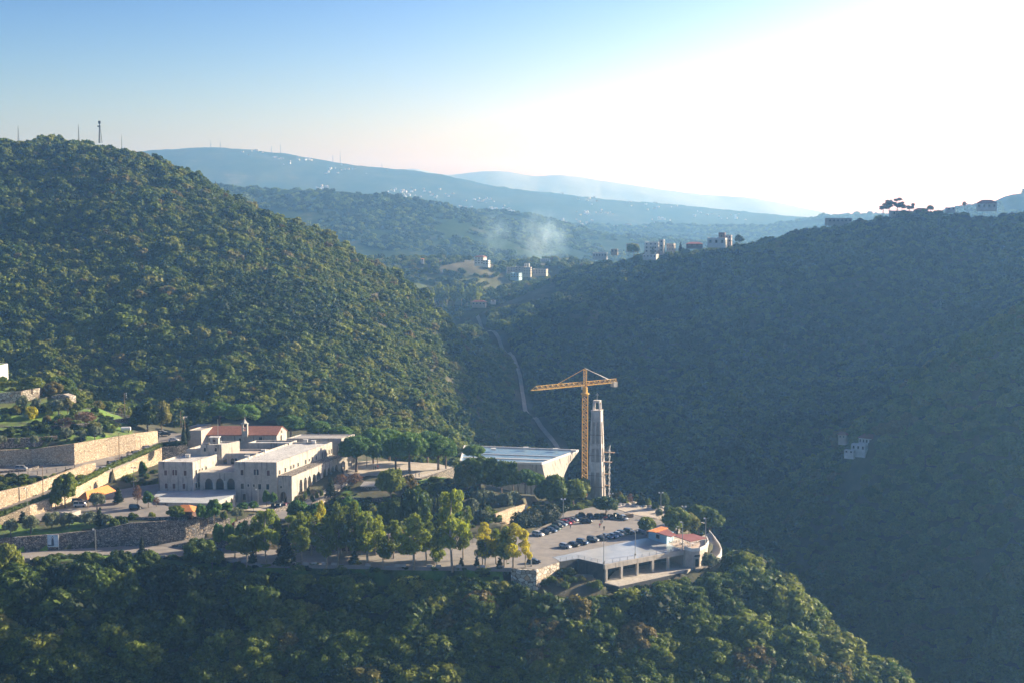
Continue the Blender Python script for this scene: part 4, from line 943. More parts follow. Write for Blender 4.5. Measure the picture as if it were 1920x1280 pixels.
# front and side windows
wins(mon, LF, LRt, [(310.5, 885.5, 1.0, 1.8, 0, 1), (325.2, 885, .8, 2.0, 1, 1), (329.8, 885, .8, 2.0, 1, 1), (347.2, 886, 1.0, 1.8, 0, 1),
                    (311.8, 910, 1.0, 1.8, 0, 1), (326.3, 910.3, 1.0, 1.8, 0, 1), (345, 910.6, 1.0, 1.8, 0, 1)])
wins(mon, LRt, LBk, [(367.5, 884.5, 1.1, 1.6), (374.2, 880.5, .6, .8), (379.3, 878.5, .6, .8), (386, 878, 1.1, 1.8, 1), (367.7, 909, 1.1, 1.8), (372.5, 907, 1.1, 1.8)])
wins(mon, RF, RR, [(453.8, 885, 1.0, 1.9), (478, 884.3, .85, 2.0, 1), (482.8, 884.3, .85, 2.0, 1), (503, 886, 1.05, 1.9, 0, 1),
                   (454.3, 910.5, 1.05, 1.9), (465.6, 909, .6, .9), (476, 909.4, .6, .9), (487, 911.5, 1.05, 1.9), (502, 911.7, 1.05, 1.9), (458, 930.8, 1.05, 2.2)])
wins(mon, RR, RBk, [(524, 884.5, 1.0, 1.5), (535, 880, 1.0, 1.5), (545, 875.5, .9, 1.4), (550.5, 873.2, .9, 1.4), (558.8, 870, .9, 1.4), (573, 865, 1.1, 1.7), (580, 861.5, .7, 1), (585.5, 860, 1.1, 1.7), (592.8, 857, .9, 1.6),
                    (604, 854, .9, 3.0, 1, 1), (607.4, 852.4, .9, 3.0, 1, 1), (610.6, 851, .9, 3.0, 1, 1), (617, 846.5, .8, 1.8, 1), (621, 845, .8, 1.8, 1)])
wins(mon, U1, U2, [(422.3, 865, 1.3, 2.6, 1), (435.8, 865, 1.3, 2.6, 1), (442.5, 865, 1.2, 2.6, 1)])
wins(mon, S1, S2, [(384, 842, .8, 1.4, 1), (404.5, 842, .8, 1.4, 1)])
# gallery along the right flank
g1, g2, g3 = G(519.5, 892.2, 5.2), G(546.7, 893, 5.2), G(634, 857, 5.2); g4 = Vector((RBk.x+.2, RBk.y, 0))
m = MB(); ar = []
for px, yb, ya, wd in ((564.4, 924, 897.5, 2.5), (572.7, 921, 894, 2.5), (580.6, 917, 891, 2.6), (589, 915, 887.5, 2.6)):
    s, z_ = onface(g2, g3, px, yb); ar.append((s, wd, z_, onface(g2, g3, px, ya)[1]))
for px, yb, ya, wd in ((597.2, 899, 883, 2.6), (609, 893, 878, 2.5), (617, 890.5, 875, 2.6), (624.2, 888, 872.5, 2.6), (631, 886, 870, 2.4)):
    s, z_ = onface(g2, g3, px, yb); ar.append((s, wd, z_, onface(g2, g3, px, ya)[1]))
arch_wall(m, g2, g3, -5.5, 5.2, ar, .8); m.build('arcade', MT['ashlar'], mon)
m = MB(); ar = []; s, z_ = onface(g1, g2, 531.5, 943); ar.append((s, 2.3, -4.0, onface(g1, g2, 531.5, 921)[1]))
arch_wall(m, g1, g2, -5.5, 5.195, ar, .7); m.build('entrance_arch', MT['ashlar'], mon)
dA, dd, dn = face_frame(g2, g3); i2, i3 = g2-dn*3.6, g3-dn*3.6
m = MB(); m.prism([xy(i2+dd*1), xy(i3), xy(i3-dn*.4), xy(i2+dd*1-dn*.4)], -5, 5.0); m.build('back_wall', MT['ashlar'], mon)
m = MB(); m.prism([xy(g1), xy(g2), xy(g3), xy(g4)], 5.203, 5.5); m.build('gallery_roof', MT['rubble'], mon)
wins(mon, g1, g2, [(527, 912.3, .6, .8)])
# apse of arches at the far end of the gallery
e2 = g3+Vector((5.5, 7, 0)); m = MB(); L_ = (Vector(xy(e2))-Vector(xy(g3))).length
arch_wall(m, g3, e2, -2, 4.6, [(L_*.28, 2.2, -1, 3.6), (L_*.72, 2.2, -1, 3.6)], .7); m.build('arcade', MT['ashlar'], mon)
# lower terrace structure in front of the left block
TP = [G(300, 941, .02), G(398, 943, .02), G(441, 926, .02), G(441, 917, .02), G(362, 917, .02), G(297, 920, .02), G(286, 934, .02)]
m = MB(); m.prism([xy(p) for p in TP], -5.2, -.05); m.build('terrace_wall', MT['ashlar'], mon)
m = MB(); m.prism(inset([xy(p) for p in TP], -.15), -.048, .10); m.build('terrace_roof', M_noise('terrace_slab', (.34, .38, .41), (.48, .51, .53), .3, .7, .1, 2, streak=(.35, .35, .35)), mon)
wins(mon, TP[1], TP[2], [(412, 948, 1.2, 1.8, 1), (424, 942, 1.2, 1.8, 1), (434, 938, 1.2, 1.8, 1)])
for px, py in ((352, 857), (463, 859), (494, 848), (588, 831), (573, 829)):
    p = G(px, py, zr-.5); m = MB(); m.box((p.x, p.y, p.z+.6), (1.5, 1.1, 1.1)); m.box((p.x, p.y, p.z+1.2), (1.8, 1.4, .12)); m.build('chimney', MT['white_roof'], mon)
for ch in mon.children: child_space(ch)
# ---------------------------------------------------------------- church
ch_ = empty('church', (-90, 565, 0), 0, 'stone church with long red tiled roof behind the monastery', 'church')
cF, cR = GY(374, 815, 560), GY(518.7, 814.4, 560); cBR = G(537.7, 806.7, cR.z); cBL = cF+(cBR-cR); ze = cR.z
zrg = GY(528, 798.3, (cR.y+cBR.y)/2).z
m = MB(); m.prism([xy(cF), xy(cR), xy(cBR), xy(cBL)], 0, ze-.05)
ap = (cR+cBR)/2; m.add([(cR.x, cR.y, ze-.1), (cBR.x, cBR.y, ze-.1), (ap.x, ap.y, zrg-.1), (cR.x-.4, cR.y, ze-.1), (cBR.x-.4, cBR.y, ze-.1), (ap.x-.4, ap.y, zrg-.1)], [(0, 1, 2), (5, 4, 3), (0, 2, 5, 3), (2, 1, 4, 5)])
m.build('wall', MT['ashlar'], ch_)
al = (cF+cBL)/2+Vector((3, 0, 0)); k = .5; m = MB()
Fo = Vector((0, -k, 0)); Bo = Vector((0, k, 0))
v = [(cF.x-.4, cF.y-k, ze), (cR.x+.3, cR.y-k, ze), (cBR.x+.3, cBR.y+k, ze), (cBL.x-.4, cBL.y+k, ze), (al.x, al.y, zrg+.15), (ap.x+.3, ap.y, zrg+.15)]
m.add(v+[(a, b, c-.25) for a, b, c in v], [(0, 1, 5, 4), (2, 3, 4, 5), (3, 0, 4), (7, 6, 10, 11), (9, 8, 11, 10), (6, 9, 10), (0, 6, 7, 1), (1, 7, 11, 5), (5, 11, 8, 2), (2, 8, 9, 3), (3, 9, 6, 0)])
m.build('roof', MT['red_tile'], ch_)
wins(ch_, cF, cR, [(488.5, 823.5, 1.2, 2.0), (450, 824, .8, 1.4, 1)]); wins(ch_, cR, cBR, [(528, 808, .9, 1.1, 1), (527, 820, 1.2, 2.2)])
bt = GY(459.3, 814, 559.4); bz = bt.z-.3; m = MB()
m.box((bt.x, bt.y, bz+.6), (2.3, 1.6, 2.4))
for dx in (-.9, .9):
    m.box((bt.x+dx, bt.y, bz+3.2), (.5, 1.5, 2.8))
m.box((bt.x, bt.y, bz+4.75), (2.5, 1.7, .4)); m.box((bt.x, bt.y, bz+2.9), (1.4, 1.4, .25))
m.build('bell_turret', MT['ashlar_trim'], ch_)
m = MB(); m.tube((bt.x, bt.y, bz+4.9), (bt.x, bt.y, bz+6.5), 1.15, .18, 4); m.box((bt.x, bt.y, bz+6.9), (.14, .14, 1.1)); m.box((bt.x, bt.y, bz+7.05), (.6, .14, .14)); m.build('spire', MT['ashlar_trim'], ch_)
m = MB(); m.tube((bt.x, bt.y, bz+3.6), (bt.x, bt.y, bz+4.3), .5, .18, 8); m.build('bell', MT['dark'], ch_)
for c in ch_.children: c.matrix_parent_inverse = Matrix.Translation(-ch_.location)
def shed(label, foot, z0, z1, wm, rm, cat='building', name='outbuilding', par=.3):
    e = empty(name, (foot[0][0], foot[0][1], z0), 0, label, cat); block(e, foot, z0, z1, wm, rm, par)
    for c in e.children: c.matrix_parent_inverse = Matrix.Translation(-Vector((foot[0][0], foot[0][1], z0)))
    return e
def quad4(px0, py0, px1, py1, Y, dx, dy): a, b = GY(px0, py0, Y), GY(px1, py1, Y); return [xy(a), xy(b), (b.x+dx, b.y+dy), (a.x+dx, a.y+dy)], a.z
f, z = quad4(352, 806, 377, 806, 556, 3, 9); shed('tan outbuilding against the left end of the red roofed church', f, 0, z, MT['render_tan'], MT['render_grey'])
f, z = quad4(355, 799, 380, 799, 572, 2, 7); shed('low white roofed shed behind the power pole', f, 2, z, MT['render_tan'], MT['white_roof'])
f, z = quad4(323, 783, 334, 783, 600, 3, 5); shed('small pink stone shed half hidden behind the round oaks', f, 6, z, MT['render_tan'], MT['render_grey'])
f, z = quad4(537, 821, 640, 823, 540, 4, 10); shed('long low pale roofed hall behind the monastery right wing', f, -2, z, MT['ashlar'], MT['render_grey'])
# ---------------------------------------------------------------- garden hut, pavilions
def hip(parent, P4, zeave, rise, mat, ridge_in=.35, over=0, name='roof'):
    P4 = [Vector((p[0], p[1], 0)) for p in (inset(P4, -over) if over else P4)]
    a = (P4[0]+P4[3])/2; b = (P4[1]+P4[2])/2; r0 = a.lerp(b, ridge_in); r1 = b.lerp(a, ridge_in)
    v = [(p.x, p.y, zeave) for p in P4]+[(r0.x, r0.y, zeave+rise), (r1.x, r1.y, zeave+rise)]
    lo = [(x_, y_, z_-.22) for x_, y_, z_ in v]; m = MB()
    m.add(v+lo, [(0, 1, 5, 4), (1, 2, 5), (2, 3, 4, 5), (3, 0, 4), (7, 6, 10, 11), (8, 7, 11), (9, 8, 11, 10), (6, 9, 10), (0, 6, 7, 1), (1, 7, 8, 2), (2, 8, 9, 3), (3, 9, 6, 0)])
    return m.build(name, mat, parent)
cp = empty('carport', G(180, 935, -.9), 0, 'open carport with bright orange tiled roof beside the driveway', 'carport')
E1, E2 = G(163.5, 934.5, 2.2), G(217, 918.5, 2.2); E0 = G(145.5, 932, 2.2); E3 = E2+(E0-E1)
hip(cp, [xy(E1), xy(E2), xy(E3), xy(E0)], 2.2, 2.0, MT['orange_tile'], .12)
for p in (E1, E2, E3, E0, (E1+E2)/2, (E0+E3)/2):
    c = (E1+E3)/2; q = p.lerp(c, .06); m = MB(); m.tube((q.x, q.y, -1.4), (q.x, q.y, 2.05), .13); m.build('post', MT['wood'], cp)
for c in cp.children: c.matrix_parent_inverse = Matrix.Translation(-cp.location)
hu = empty('garden_pavilion', G(342, 972, -1.6), 0, 'small pavilion with orange hipped roof below the white terrace', 'pavilion')
p = G(343, 973, -1.6); h4 = [(p.x-3.4, p.y), (p.x+3.2, p.y-.8), (p.x+4.2, p.y+4.4), (p.x-2.4, p.y+5.2)]
hip(hu, h4, 1.3, 1.5, MT['orange_tile'], .35, .6)
m = MB(); m.prism(inset(h4, .3), -1.8, 1.1); m.build('wall', MT['shutter'], hu)
for q in h4: m = MB(); m.tube((q[0], q[1], -1.8), (q[0], q[1], 1.1), .14); m.build('post', MT['wood'], hu)
for c in hu.children: c.matrix_parent_inverse = Matrix.Translation(-hu.location)
gh = empty('garden_hut', G(700, 925, -3), 0, 'small stone hut with pale pitched roof below the esplanade', 'hut')
a, b_ = G(678, 926, -3), G(708, 926, -3); q4 = [xy(a), xy(b_), (b_.x+1.5, b_.y+5), (a.x+1.5, a.y+5)]
m = MB(); m.prism(q4, -4, -.1); m.build('wall', MT['rubble'], gh); hip(gh, q4, 0, 1.2, MT['ashlar_trim'], .05, .4); m = MB(); s_ = (a+b_)/2; m.box((s_.x+2.6, s_.y-.05, -1.9), (3.6, .12, 2.0)); m.build('gate', MT['render_grey'], gh)
for c in gh.children: c.matrix_parent_inverse = Matrix.Translation(-gh.location)
# white building at the left edge of the terraces
a, b = GY(-70, 682, 548), GY(14.5, 681, 585); z = b.z; f = [xy(a), xy(b), (b.x-9, b.y+6), (a.x-9, a.y+6)]; wb = shed('bright white rendered building with grass on its roof, at the left edge', f, 22, z, MT['render_white'], MT['grass'], par=.1)
# ---------------------------------------------------------------- modern hall with blue roof
hl = empty('modern_hall', (0, 590, -12), 0, 'modern boat shaped concrete hall with a flat blue roof', 'hall')
zh = -5.0
h1, h2, h3, h4_ = G(1016, 870.5, zh), G(1085, 845.5, zh), G(1068, 844, zh), G(870, 837, zh); h5 = G(862, 866, zh)
foot = [xy(h5), xy(h1), xy(h2), xy(h4_)]
def tilt_block():
    m = MB(); bot = [h5, h1.lerp(h2, .05), h1.lerp(h2, .72), h4_]; zb = -17
    A_ = [h5, h1, h1.lerp(h2, .35), h1.lerp(h2, .7), h2, h4_]
    B_ = [h5, h1+Vector((3.2, .2, 0)), h1.lerp(h2, .35)+Vector((2.2, 0, 0)), h1.lerp(h2, .62), h1.lerp(h2, .72), h4_]
    zB = [-18, -18, -15.5, -12, -9, -16]
    m.hexa([(p.x, p.y, z_) for p, z_ in zip(B_, zB)], [(p.x, p.y, zh) for p in A_]); return m.build('wall', MT['ashlar'], hl)
tilt_block()
fi = inset(foot, .5); m = MB(); n4 = 4
vs = [(p[0], p[1], zh+.003) for p in foot]+[(p[0], p[1], zh+.8) for p in foot]+[(p[0], p[1], zh+.8) for p in fi]+[(p[0], p[1], zh+.05) for p in fi]
m.add(vs, [q for i in range(4) for q in ((i, (i+1) % 4, 4+(i+1) % 4, 4+i), (4+i, 4+(i+1) % 4, 8+(i+1) % 4, 8+i), (8+i, 8+(i+1) % 4, 12+(i+1) % 4, 12+i))])
m.build('parapet', MT['render_white'], hl)
m = MB(); m.prism(fi, zh+.1, zh+.14); m.build('roof', MT['blue_roof'], hl)
F4 = [Vector((*p, 0)) for p in fi]
for t, wd in ((.26, .9), (.52, .35)):
    a, b = F4[0].lerp(F4[3], t), F4[1].lerp(F4[2], t); m = MB(); m.box(((a.x+b.x)/2, (a.y+b.y)/2, zh+.35), ((b-a).length*.97, wd, .4), math.atan2(b.y-a.y, b.x-a.x)); m.build('roof_beam', MT['render_white'], hl)
for px, py in ((925, 843), (986, 841), (1042, 843.5), (1075, 846)):
    p = G(px, py, zh+.8); m = MB(); m.box((p.x, p.y, p.z+.4), (2.2, 1.6, .9)); m.build('roof_unit', MT['render_white'], hl)
for px, py, w_, h_ in ((1053, 868, .5, 3.6), (1062, 864, .5, 3), (1070, 858, .5, 2.4), (1047, 897, 1.2, 2.2)):
    s, z_ = onface(h1, h2, px, py); window(hl, h1, h2, s, z_, w_, h_)
for c in hl.children: c.matrix_parent_inverse = Matrix.Translation(-hl.location)
for i, (px, py) in enumerate(((905, 850), (880, 862))): pass
# ---------------------------------------------------------------- bell tower
tb = G(1118.5, 937, -8.5); tw = empty('bell_tower', tb, R(-17), 'tall tapering unfinished concrete bell tower with a cross', 'bell tower')
Ht = 33.2
def sq(z, half): return [(-half, -half, z), (half, -half, z), (half, half, z), (-half, half, z)]
def hw(z): return 2.85-(2.85-1.75)*z/Ht
def tap(m, z0, z1, k): m.hexa(sq(z0, hw(z0)*k), sq(z1, hw(z1)*k))
m = MB(); tap(m, -3, Ht-.3, .80); m.build('shaft', MT['conc_dark'] if False else M_noise('shaded_core_concrete', (.30, .275, .25), (.44, .40, .37), .6, .9), tw)  # core coloured darker than the piers, painting shade into the recesses
for z0, z1 in ((-3, 1.2), (10.8, 14.5), (19.5, 21.2), (Ht-4.0, Ht)):
    m = MB(); tap(m, z0, z1, .985); m.build('band', MT['tower_concrete'], tw)
for sx in (-1, 1):
    for sy in (-1, 1):
        m = MB()
        def pl(z, w_=.95): h = hw(z); x0, y0 = sx*h, sy*h; x1, y1 = sx*(h-w_*h/2.85), sy*(h-w_*h/2.85); return [(min(x0, x1), min(y0, y1), z), (max(x0, x1), min(y0, y1), z), (max(x0, x1), max(y0, y1), z), (min(x0, x1), max(y0, y1), z)]
        m.hexa(pl(-3), pl(Ht-.004)); m.build('corner_pier', MT['tower_concrete'], tw)
for ax in range(4):
    c_, s_ = [(0, -1), (1, 0), (0, 1), (-1, 0)][ax]; m = MB()
    def rb(z): h = hw(z)*.97; cx, cy = c_*h, s_*h; t = .26; return [(cx-t, cy-t, z), (cx+t, cy-t, z), (cx+t, cy+t, z), (cx-t, cy+t, z)]
    m.hexa(rb(1.2), rb(Ht-4)); m.build('mullion', MT['tower_concrete'], tw)
m = MB(); m.box((0, 0, Ht+.12), (3.8, 3.8, .25)); m.build('cornice', MT['tower_concrete'], tw)
for sx in (-1, 1):
    for sy in (-1, 1): m = MB(); m.hexa([(sx*1.2-.24, sy*1.2-.24, Ht+.25), (sx*1.2+.24, sy*1.2-.24, Ht+.25), (sx*1.2+.24, sy*1.2+.24, Ht+.25), (sx*1.2-.24, sy*1.2+.24, Ht+.25)], [(sx*1.05-.22, sy*1.05-.22, Ht+3.2), (sx*1.05+.22, sy*1.05-.22, Ht+3.2), (sx*1.05+.22, sy*1.05+.22, Ht+3.2), (sx*1.05-.22, sy*1.05+.22, Ht+3.2)]); m.build('lantern_post', MT['tower_concrete'], tw)
m = MB()
for q in range(4):
    a, b = [((-1.2, -1.2), (1.2, -1.2)), ((1.2, -1.2), (1.2, 1.2)), ((1.2, 1.2), (-1.2, 1.2)), ((-1.2, 1.2), (-1.2, -1.2))][q]
    arch_wall(m, a, b, Ht+2.4, Ht+3.5, [(1.2, 1.7, Ht+2.3, Ht+3.25)], .3)
m.box((0, 0, Ht+3.6), (2.6, 2.6, .3)); m.build('lantern_head', MT['tower_concrete'], tw)
m = MB(); m.box((0, 0, Ht+5.1), (.2, .2, 2.9)); m.box((0, 0, Ht+5.8), (1.15, .2, .2)); m.build('cross', MT['metal'], tw)
for z0 in (5.5, 9.6, 17.0, 24.5):      # thin formwork boards left round the shaft
    m = MB(); h = hw(z0)+.12
    for a, b in (((-h, -h), (h, -h)), ((h, -h), (h, h)), ((h, h), (-h, h)), ((-h, h), (-h, -h))): m.bar((a[0], a[1], z0), (b[0], b[1], z0), .13)
    m.build('formwork_band', MT['wood'], tw)
sf = empty('scaffolding', G(1133, 935, -8.5), R(-17), 'thin steel scaffolding clinging to the right side of the bell tower', 'scaffolding')
m = MB()
for x in (0, 1.9):
    for y in (-1.2, 1.2): m.tube((x, y, -2), (x+-.5*(x == 0), y, 19.5), .05, n=4)
for k in range(10):
    z = k*2.0; m.tube((0, -1.2, z), (1.9, -1.2, z), .04, n=4); m.tube((0, 1.2, z), (1.9, 1.2, z), .04, n=4); m.tube((1.9, -1.2, z), (1.9, 1.2, z), .04, n=4); m.tube((0, -1.2, z), (1.9, -1.2, z+2), .04, n=4); m.tube((1.9, -1.2, z), (1.9, 1.2, z+2), .04, n=4)
m.build('frame', MT['metal'], sf)
for z, L_ in ((17.6, 4.6), (14, 3.6), (9.6, 2.9), (5.3, 2.9)): m = MB(); m.box((L_/2-.8, -.4, z), (L_, 2.2, .18)); m.build('platform', MT['wood'], sf)
# ---------------------------------------------------------------- tower crane
cb = G(1096, 918, -8.5); cr = empty('tower_crane', cb, 0, 'yellow lattice tower crane standing beside the bell tower', 'crane')
Hm = GY(1097, 733, cb.y).z-cb.z
def lattice(m, P0, P1, w, step, r=.07, rd=.05, tri=False, up_=Vector((0, 0, 1))):
    d = (P1-P0); L = d.length; d.normalize(); s = d.cross(up_).normalized() if abs(d.z) < .9 else Vector((1, 0, 0)); u = s.cross(d).normalized()
    C_ = [(-w/2, -w/2), (w/2, -w/2), (w/2, w/2), (-w/2, w/2)] if not tri else [(-w/2, 0), (w/2, 0), (0, w*1.05)]
    pt = lambda c, t: P0+d*t+s*c[0]+u*c[1]; n_ = len(C_)
    for c in C_: m.tube(pt(c, 0), pt(c, L), r, n=4)
    k = 0; t = 0
    while t < L-.1:
        t2 = min(L, t+step)
        for i in range(n_):
            a, b = C_[i], C_[(i+1) % n_]
            if k % 2: a, b = b, a
            m.tube(pt(a, t), pt(b, t2), rd, n=3, cap=False); m.tube(pt(a, t), pt(b, t), rd*.9, n=3, cap=False)
        t = t2; k += 1
m = MB(); lattice(m, Vector((0, 0, -3)), Vector((0, 0, Hm-1)), 2.0, 1.45, .13, .085); m.build('mast', MT['crane'], cr)
m = MB(); m.tube((0, 0, Hm-1.2), (0, 0, Hm-.6), 1.6, n=10); m.tube((0, 0, Hm-.6), (0, 0, Hm+1.6), .95, n=10); m.build('slewing_ring', MT['crane'], cr)
jd = Vector((G(995, 732, cb.z+Hm+2.2).x-cb.x, G(995, 732, cb.z+Hm+2.2).y-cb.y, 0)); JL = jd.length; jd.normalize(); zj = Hm+2.3
apex = Vector((0, 0, GY(1096, 690, cb.y).z-cb.z))
m = MB(); lattice(m, Vector((0, 0, Hm+1.5)), apex-Vector((0, 0, .4)), 1.1, 1.1, .11, .07); m.build('tower_head', MT['crane'], cr)
m = MB(); lattice(m, jd*.7+Vector((0, 0, zj)), jd*(JL-2.5)+Vector((0, 0, zj)), 1.35, 1.25, .11, .075, True)
for sgn in (-.67, .67): s_ = jd.cross(Vector((0, 0, 1)))*sgn; m.tube(jd*(JL-2.5)+s_+Vector((0, 0, zj)), jd*JL+Vector((0, 0, zj)), .1, n=4)
m.tube(jd*(JL-2.5)+Vector((0, 0, zj+1.4)), jd*JL+Vector((0, 0, zj)), .1, n=4); m.build('jib', MT['crane'], cr)
CL = 15.5; m = MB(); lattice(m, -jd*.7+Vector((0, 0, zj)), -jd*CL+Vector((0, 0, zj)), 1.3, 1.3, .11, .07, True); m.build('counter_jib', MT['crane'], cr)
q = -jd*(CL-1.2); m = MB(); m.box((q.x, q.y, zj-.7), (1.9, 1.9, 1.9), math.atan2(jd.y, jd.x)); m.build('counterweight', MT['concrete'], cr)
for t in (JL*.52,): m = MB(); m.tube(apex, jd*t+Vector((0, 0, zj+1.4)), .09, n=4); m.build('pendant', MT['crane'], cr)
for sd in (-.4, .4): s_ = jd.cross(Vector((0, 0, 1)))*sd; m = MB(); m.tube(apex+s_*.3, -jd*(CL-3.5)+s_+Vector((0, 0, zj+1.2)), .06, n=4); m.build('pendant', MT['metal'], cr)
q = jd*(JL*.70); m = MB(); m.box((q.x, q.y, zj-.3), (1.0, 1.0, .4)); m.build('trolley', MT['dark'], cr)
q2 = jd*15.5
q = jd.cross(Vector((0, 0, 1)))*1.4; m = MB(); m.box((q.x, q.y, zj-.9), (1.1, 1.1, 1.6)); m.build('cab', MT['white'], cr)
# ---------------------------------------------------------------- parking deck, curved terrace, cafe
dk_ = empty('parking_deck', G(1133, 1057, -8), 0, 'pale concrete roof deck on square columns beside the car park', 'deck')
DP = [G(a, b_, -7.95) for a, b_ in DECK]; dB, dC = DP[4], DP[3]
MT['deck'] = M_noise('damp_concrete', (.33, .36, .38), (.55, .56, .55), .09, .25, .08, 2, detail=6)
m = MB(); m.prism([xy(p) for p in DP], -8.6, -7.95); m.build('slab', MT['deck'], dk_)
dd_ = (dC-dB).normalized(); dn_ = Vector((dd_.y, -dd_.x, 0)); L_ = (dC-dB).length; ang = math.atan2(dd_.y, dd_.x)
c = (dB+dC)/2+dn_*.35; m = MB(); m.box((c.x, c.y, -8.65), (L_+.7, .7, 1.45), ang); m.build('edge_beam', MT['concrete'], dk_)
for px in (1135, 1163.5, 1193, 1222, 1250.5, 1281):
    s, _ = onface(dB, dC, px, 1060); q = dB+dd_*s+dn_*.33
    m = MB(); m.box((q.x, q.y, -11.3), (.75, .75, 3.84), ang); m.build('column', MT['concrete'], dk_)
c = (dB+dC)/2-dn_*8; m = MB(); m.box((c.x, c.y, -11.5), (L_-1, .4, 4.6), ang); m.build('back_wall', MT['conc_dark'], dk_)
for ch in dk_.children: ch.matrix_parent_inverse = Matrix.Translation(-dk_.location)
def fence(label, pts, step, h, mats, r=.05, rails=2, name='railing', pr=.03, group=None, cat='railing'):
    """posts and rails along world points"""
    o = empty(name, pts[0], 0, label, cat, group); base = Vector(pts[0]); Q = []
    for a, b in zip(pts, pts[1:]):
        a, b = Vector(a), Vector(b); k = max(1, round((b-a).length/step)); Q += [a.lerp(b, t/k) for t in range(k)]
    Q.append(Vector(pts[-1]))
    for q in Q[:95]: m = MB(); m.tube(q-base, q-base+Vector((0, 0, h)), r, n=5); m.build('post', mats, o)
    m = MB()
    for k in range(rails):
        z = h*(.95-.42*k)
        for a, b in zip(Q, Q[1:]): m.tube(a-base+Vector((0, 0, z)), b-base+Vector((0, 0, z)), pr, n=4)
    m.build('rail', mats, o); return o
up1 = Vector((0, 0, .01))
fence('thin post and chain railing along the long edge of the parking deck', [dB+dn_*.3+up1, dC+dn_*.3+up1], 3.0, 1.15, MT['metal'], .07)
fence('railing above the black wall at the left end of the parking deck', [DP[6]+up1, DP[5]+up1, dB+up1], 2.6, 1.1, MT['metal'], .06)
W('parapet', 'white curved parapet round the outside of the descending ramp', [(1329, 998, -8.6, 993.5), (1340.5, 1010, -9.1, 1005), (1349.5, 1023, -9.9, 1017.5), (1353.5, 1033, -10.6, 1027), (1350.5, 1042.5, -11.4, 1036.5), (1344, 1049, -12, 1043), (1331, 1058, -12.7, 1052)], MT['render_white'], .35, below=3.2, cat='parapet')
rt = [G(a, b_, -8) for a, b_ in ((1240, 1013), (1283.5, 1030), (1298, 1033.5), (1312, 1032.5), (1323, 1027), (1328, 1019), (1325, 1011), (1308, 1004), (1262, 1000))]
ct = empty('cafe_terrace', rt[0], 0, 'rounded cream terrace block at the right tip of the car park', 'terrace')
m = MB(); m.prism([xy(p) for p in rt], -14, -7.93); m.build('wall', MT['render_tan'], ct)
for a, b in zip(rt[1:6], rt[2:7]):
    d = (b-a); q = (a+b)/2; m = MB(); m.box((q.x, q.y, -7.4), (d.length+.2, .3, 1.06), math.atan2(d.y, d.x)); m.build('parapet', MT['render_white'], ct)
for ch in ct.children: ch.matrix_parent_inverse = Matrix.Translation(-ct.location)
s1 = rt[3]; window(ct, rt[2], rt[3], 1.6, -9.4, 1.8, .5); window(ct, rt[2], rt[3], 1.6, -11.6, 1.1, 2.4)
for ch in list(ct.children)[-2:]:
    if ch.name.startswith('window'): ch.matrix_parent_inverse = Matrix.Translation(-ct.location)
kf = [G(a, b_, -7.95) for a, b_ in ((1216, 1008.5), (1250, 1018.5), (1263, 1012), (1229, 1003))]
ck = empty('cafe_kiosk', kf[0], 0, 'cafe kiosk with pale blue wall and red roofs at the end of the deck', 'kiosk')
m = MB(); m.prism([xy(p) for p in kf], -8, -5.2); m.build('wall', MT['wall_blue'], ck)
def slab(name, px, z, mat, par, th=.22, zs=None):
    P = [G(a, b_, (zs[i] if zs else z)) for i, (a, b_) in enumerate(px)]; m = MB(); m.prism([xy(p) for p in P], [p.z-th for p in P], [p.z for p in P]); return m.build(name, mat, par)
slab('roof', [(1213, 994.5), (1229, 996.5), (1253, 988.5), (1240, 985.5)], -4.3, MT['orange_tile'], ck)
slab('roof', [(1228, 996), (1258, 1005.5), (1267, 1000.5), (1250, 990.5)], -4.6, MT['red_paint_roof'], ck)
window(ck, kf[0], kf[1], 4.6, -6.4, 1.6, 1.2)
for ch in ck.children: ch.matrix_parent_inverse = Matrix.Translation(-ck.location)
cn = empty('canopy', G(1290, 1015, -7.93), 0, 'wide red canopy roof on thin posts over the cafe tables', 'canopy')
CP = [(1258, 1001.5), (1294.5, 1014), (1325, 1007.5), (1300, 999.5)]
slab('roof', CP, -4.7, MT['red_paint_roof'], cn)
for a, b_ in CP: q = G(a, b_, -4.7); c = G(1293, 1006, -4.7); q = q.lerp(c, .08); m = MB(); m.tube((q.x, q.y, -7.95), (q.x, q.y, -4.95), .09); m.build('post', MT['white'], cn)
for ch in cn.children: ch.matrix_parent_inverse = Matrix.Translation(-cn.location)
def table_proto():
    o = empty('cafe_table', (0, 0, 0)); m = MB(); m.tube((0, 0, .7), (0, 0, .76), .5, n=10); m.build('tabletop', MT['white'], o)
    m = MB(); m.tube((0, 0, 0), (0, 0, .7), .05); m.tube((0, 0, 0), (0, 0, .05), .28, n=8); m.build('leg', MT['dark'], o); return o
def chair_proto():
    o = empty('cafe_chair', (0, 0, 0)); m = MB(); m.box((0, 0, .45), (.45, .45, .06)); m.build('seat', MT['white'], o); m = MB(); m.box((0, .21, .72), (.45, .05, .5)); m.build('backrest', MT['white'], o)
    for sx in (-.19, .19):
        for sy in (-.19, .19): m = MB(); m.tube((sx, sy, 0), (sx, sy, .45), .025, n=4); m.build('leg', MT['dark'], o)
    return o
tp, chp = table_proto(), chair_proto(); nt_ = nc_ = 0
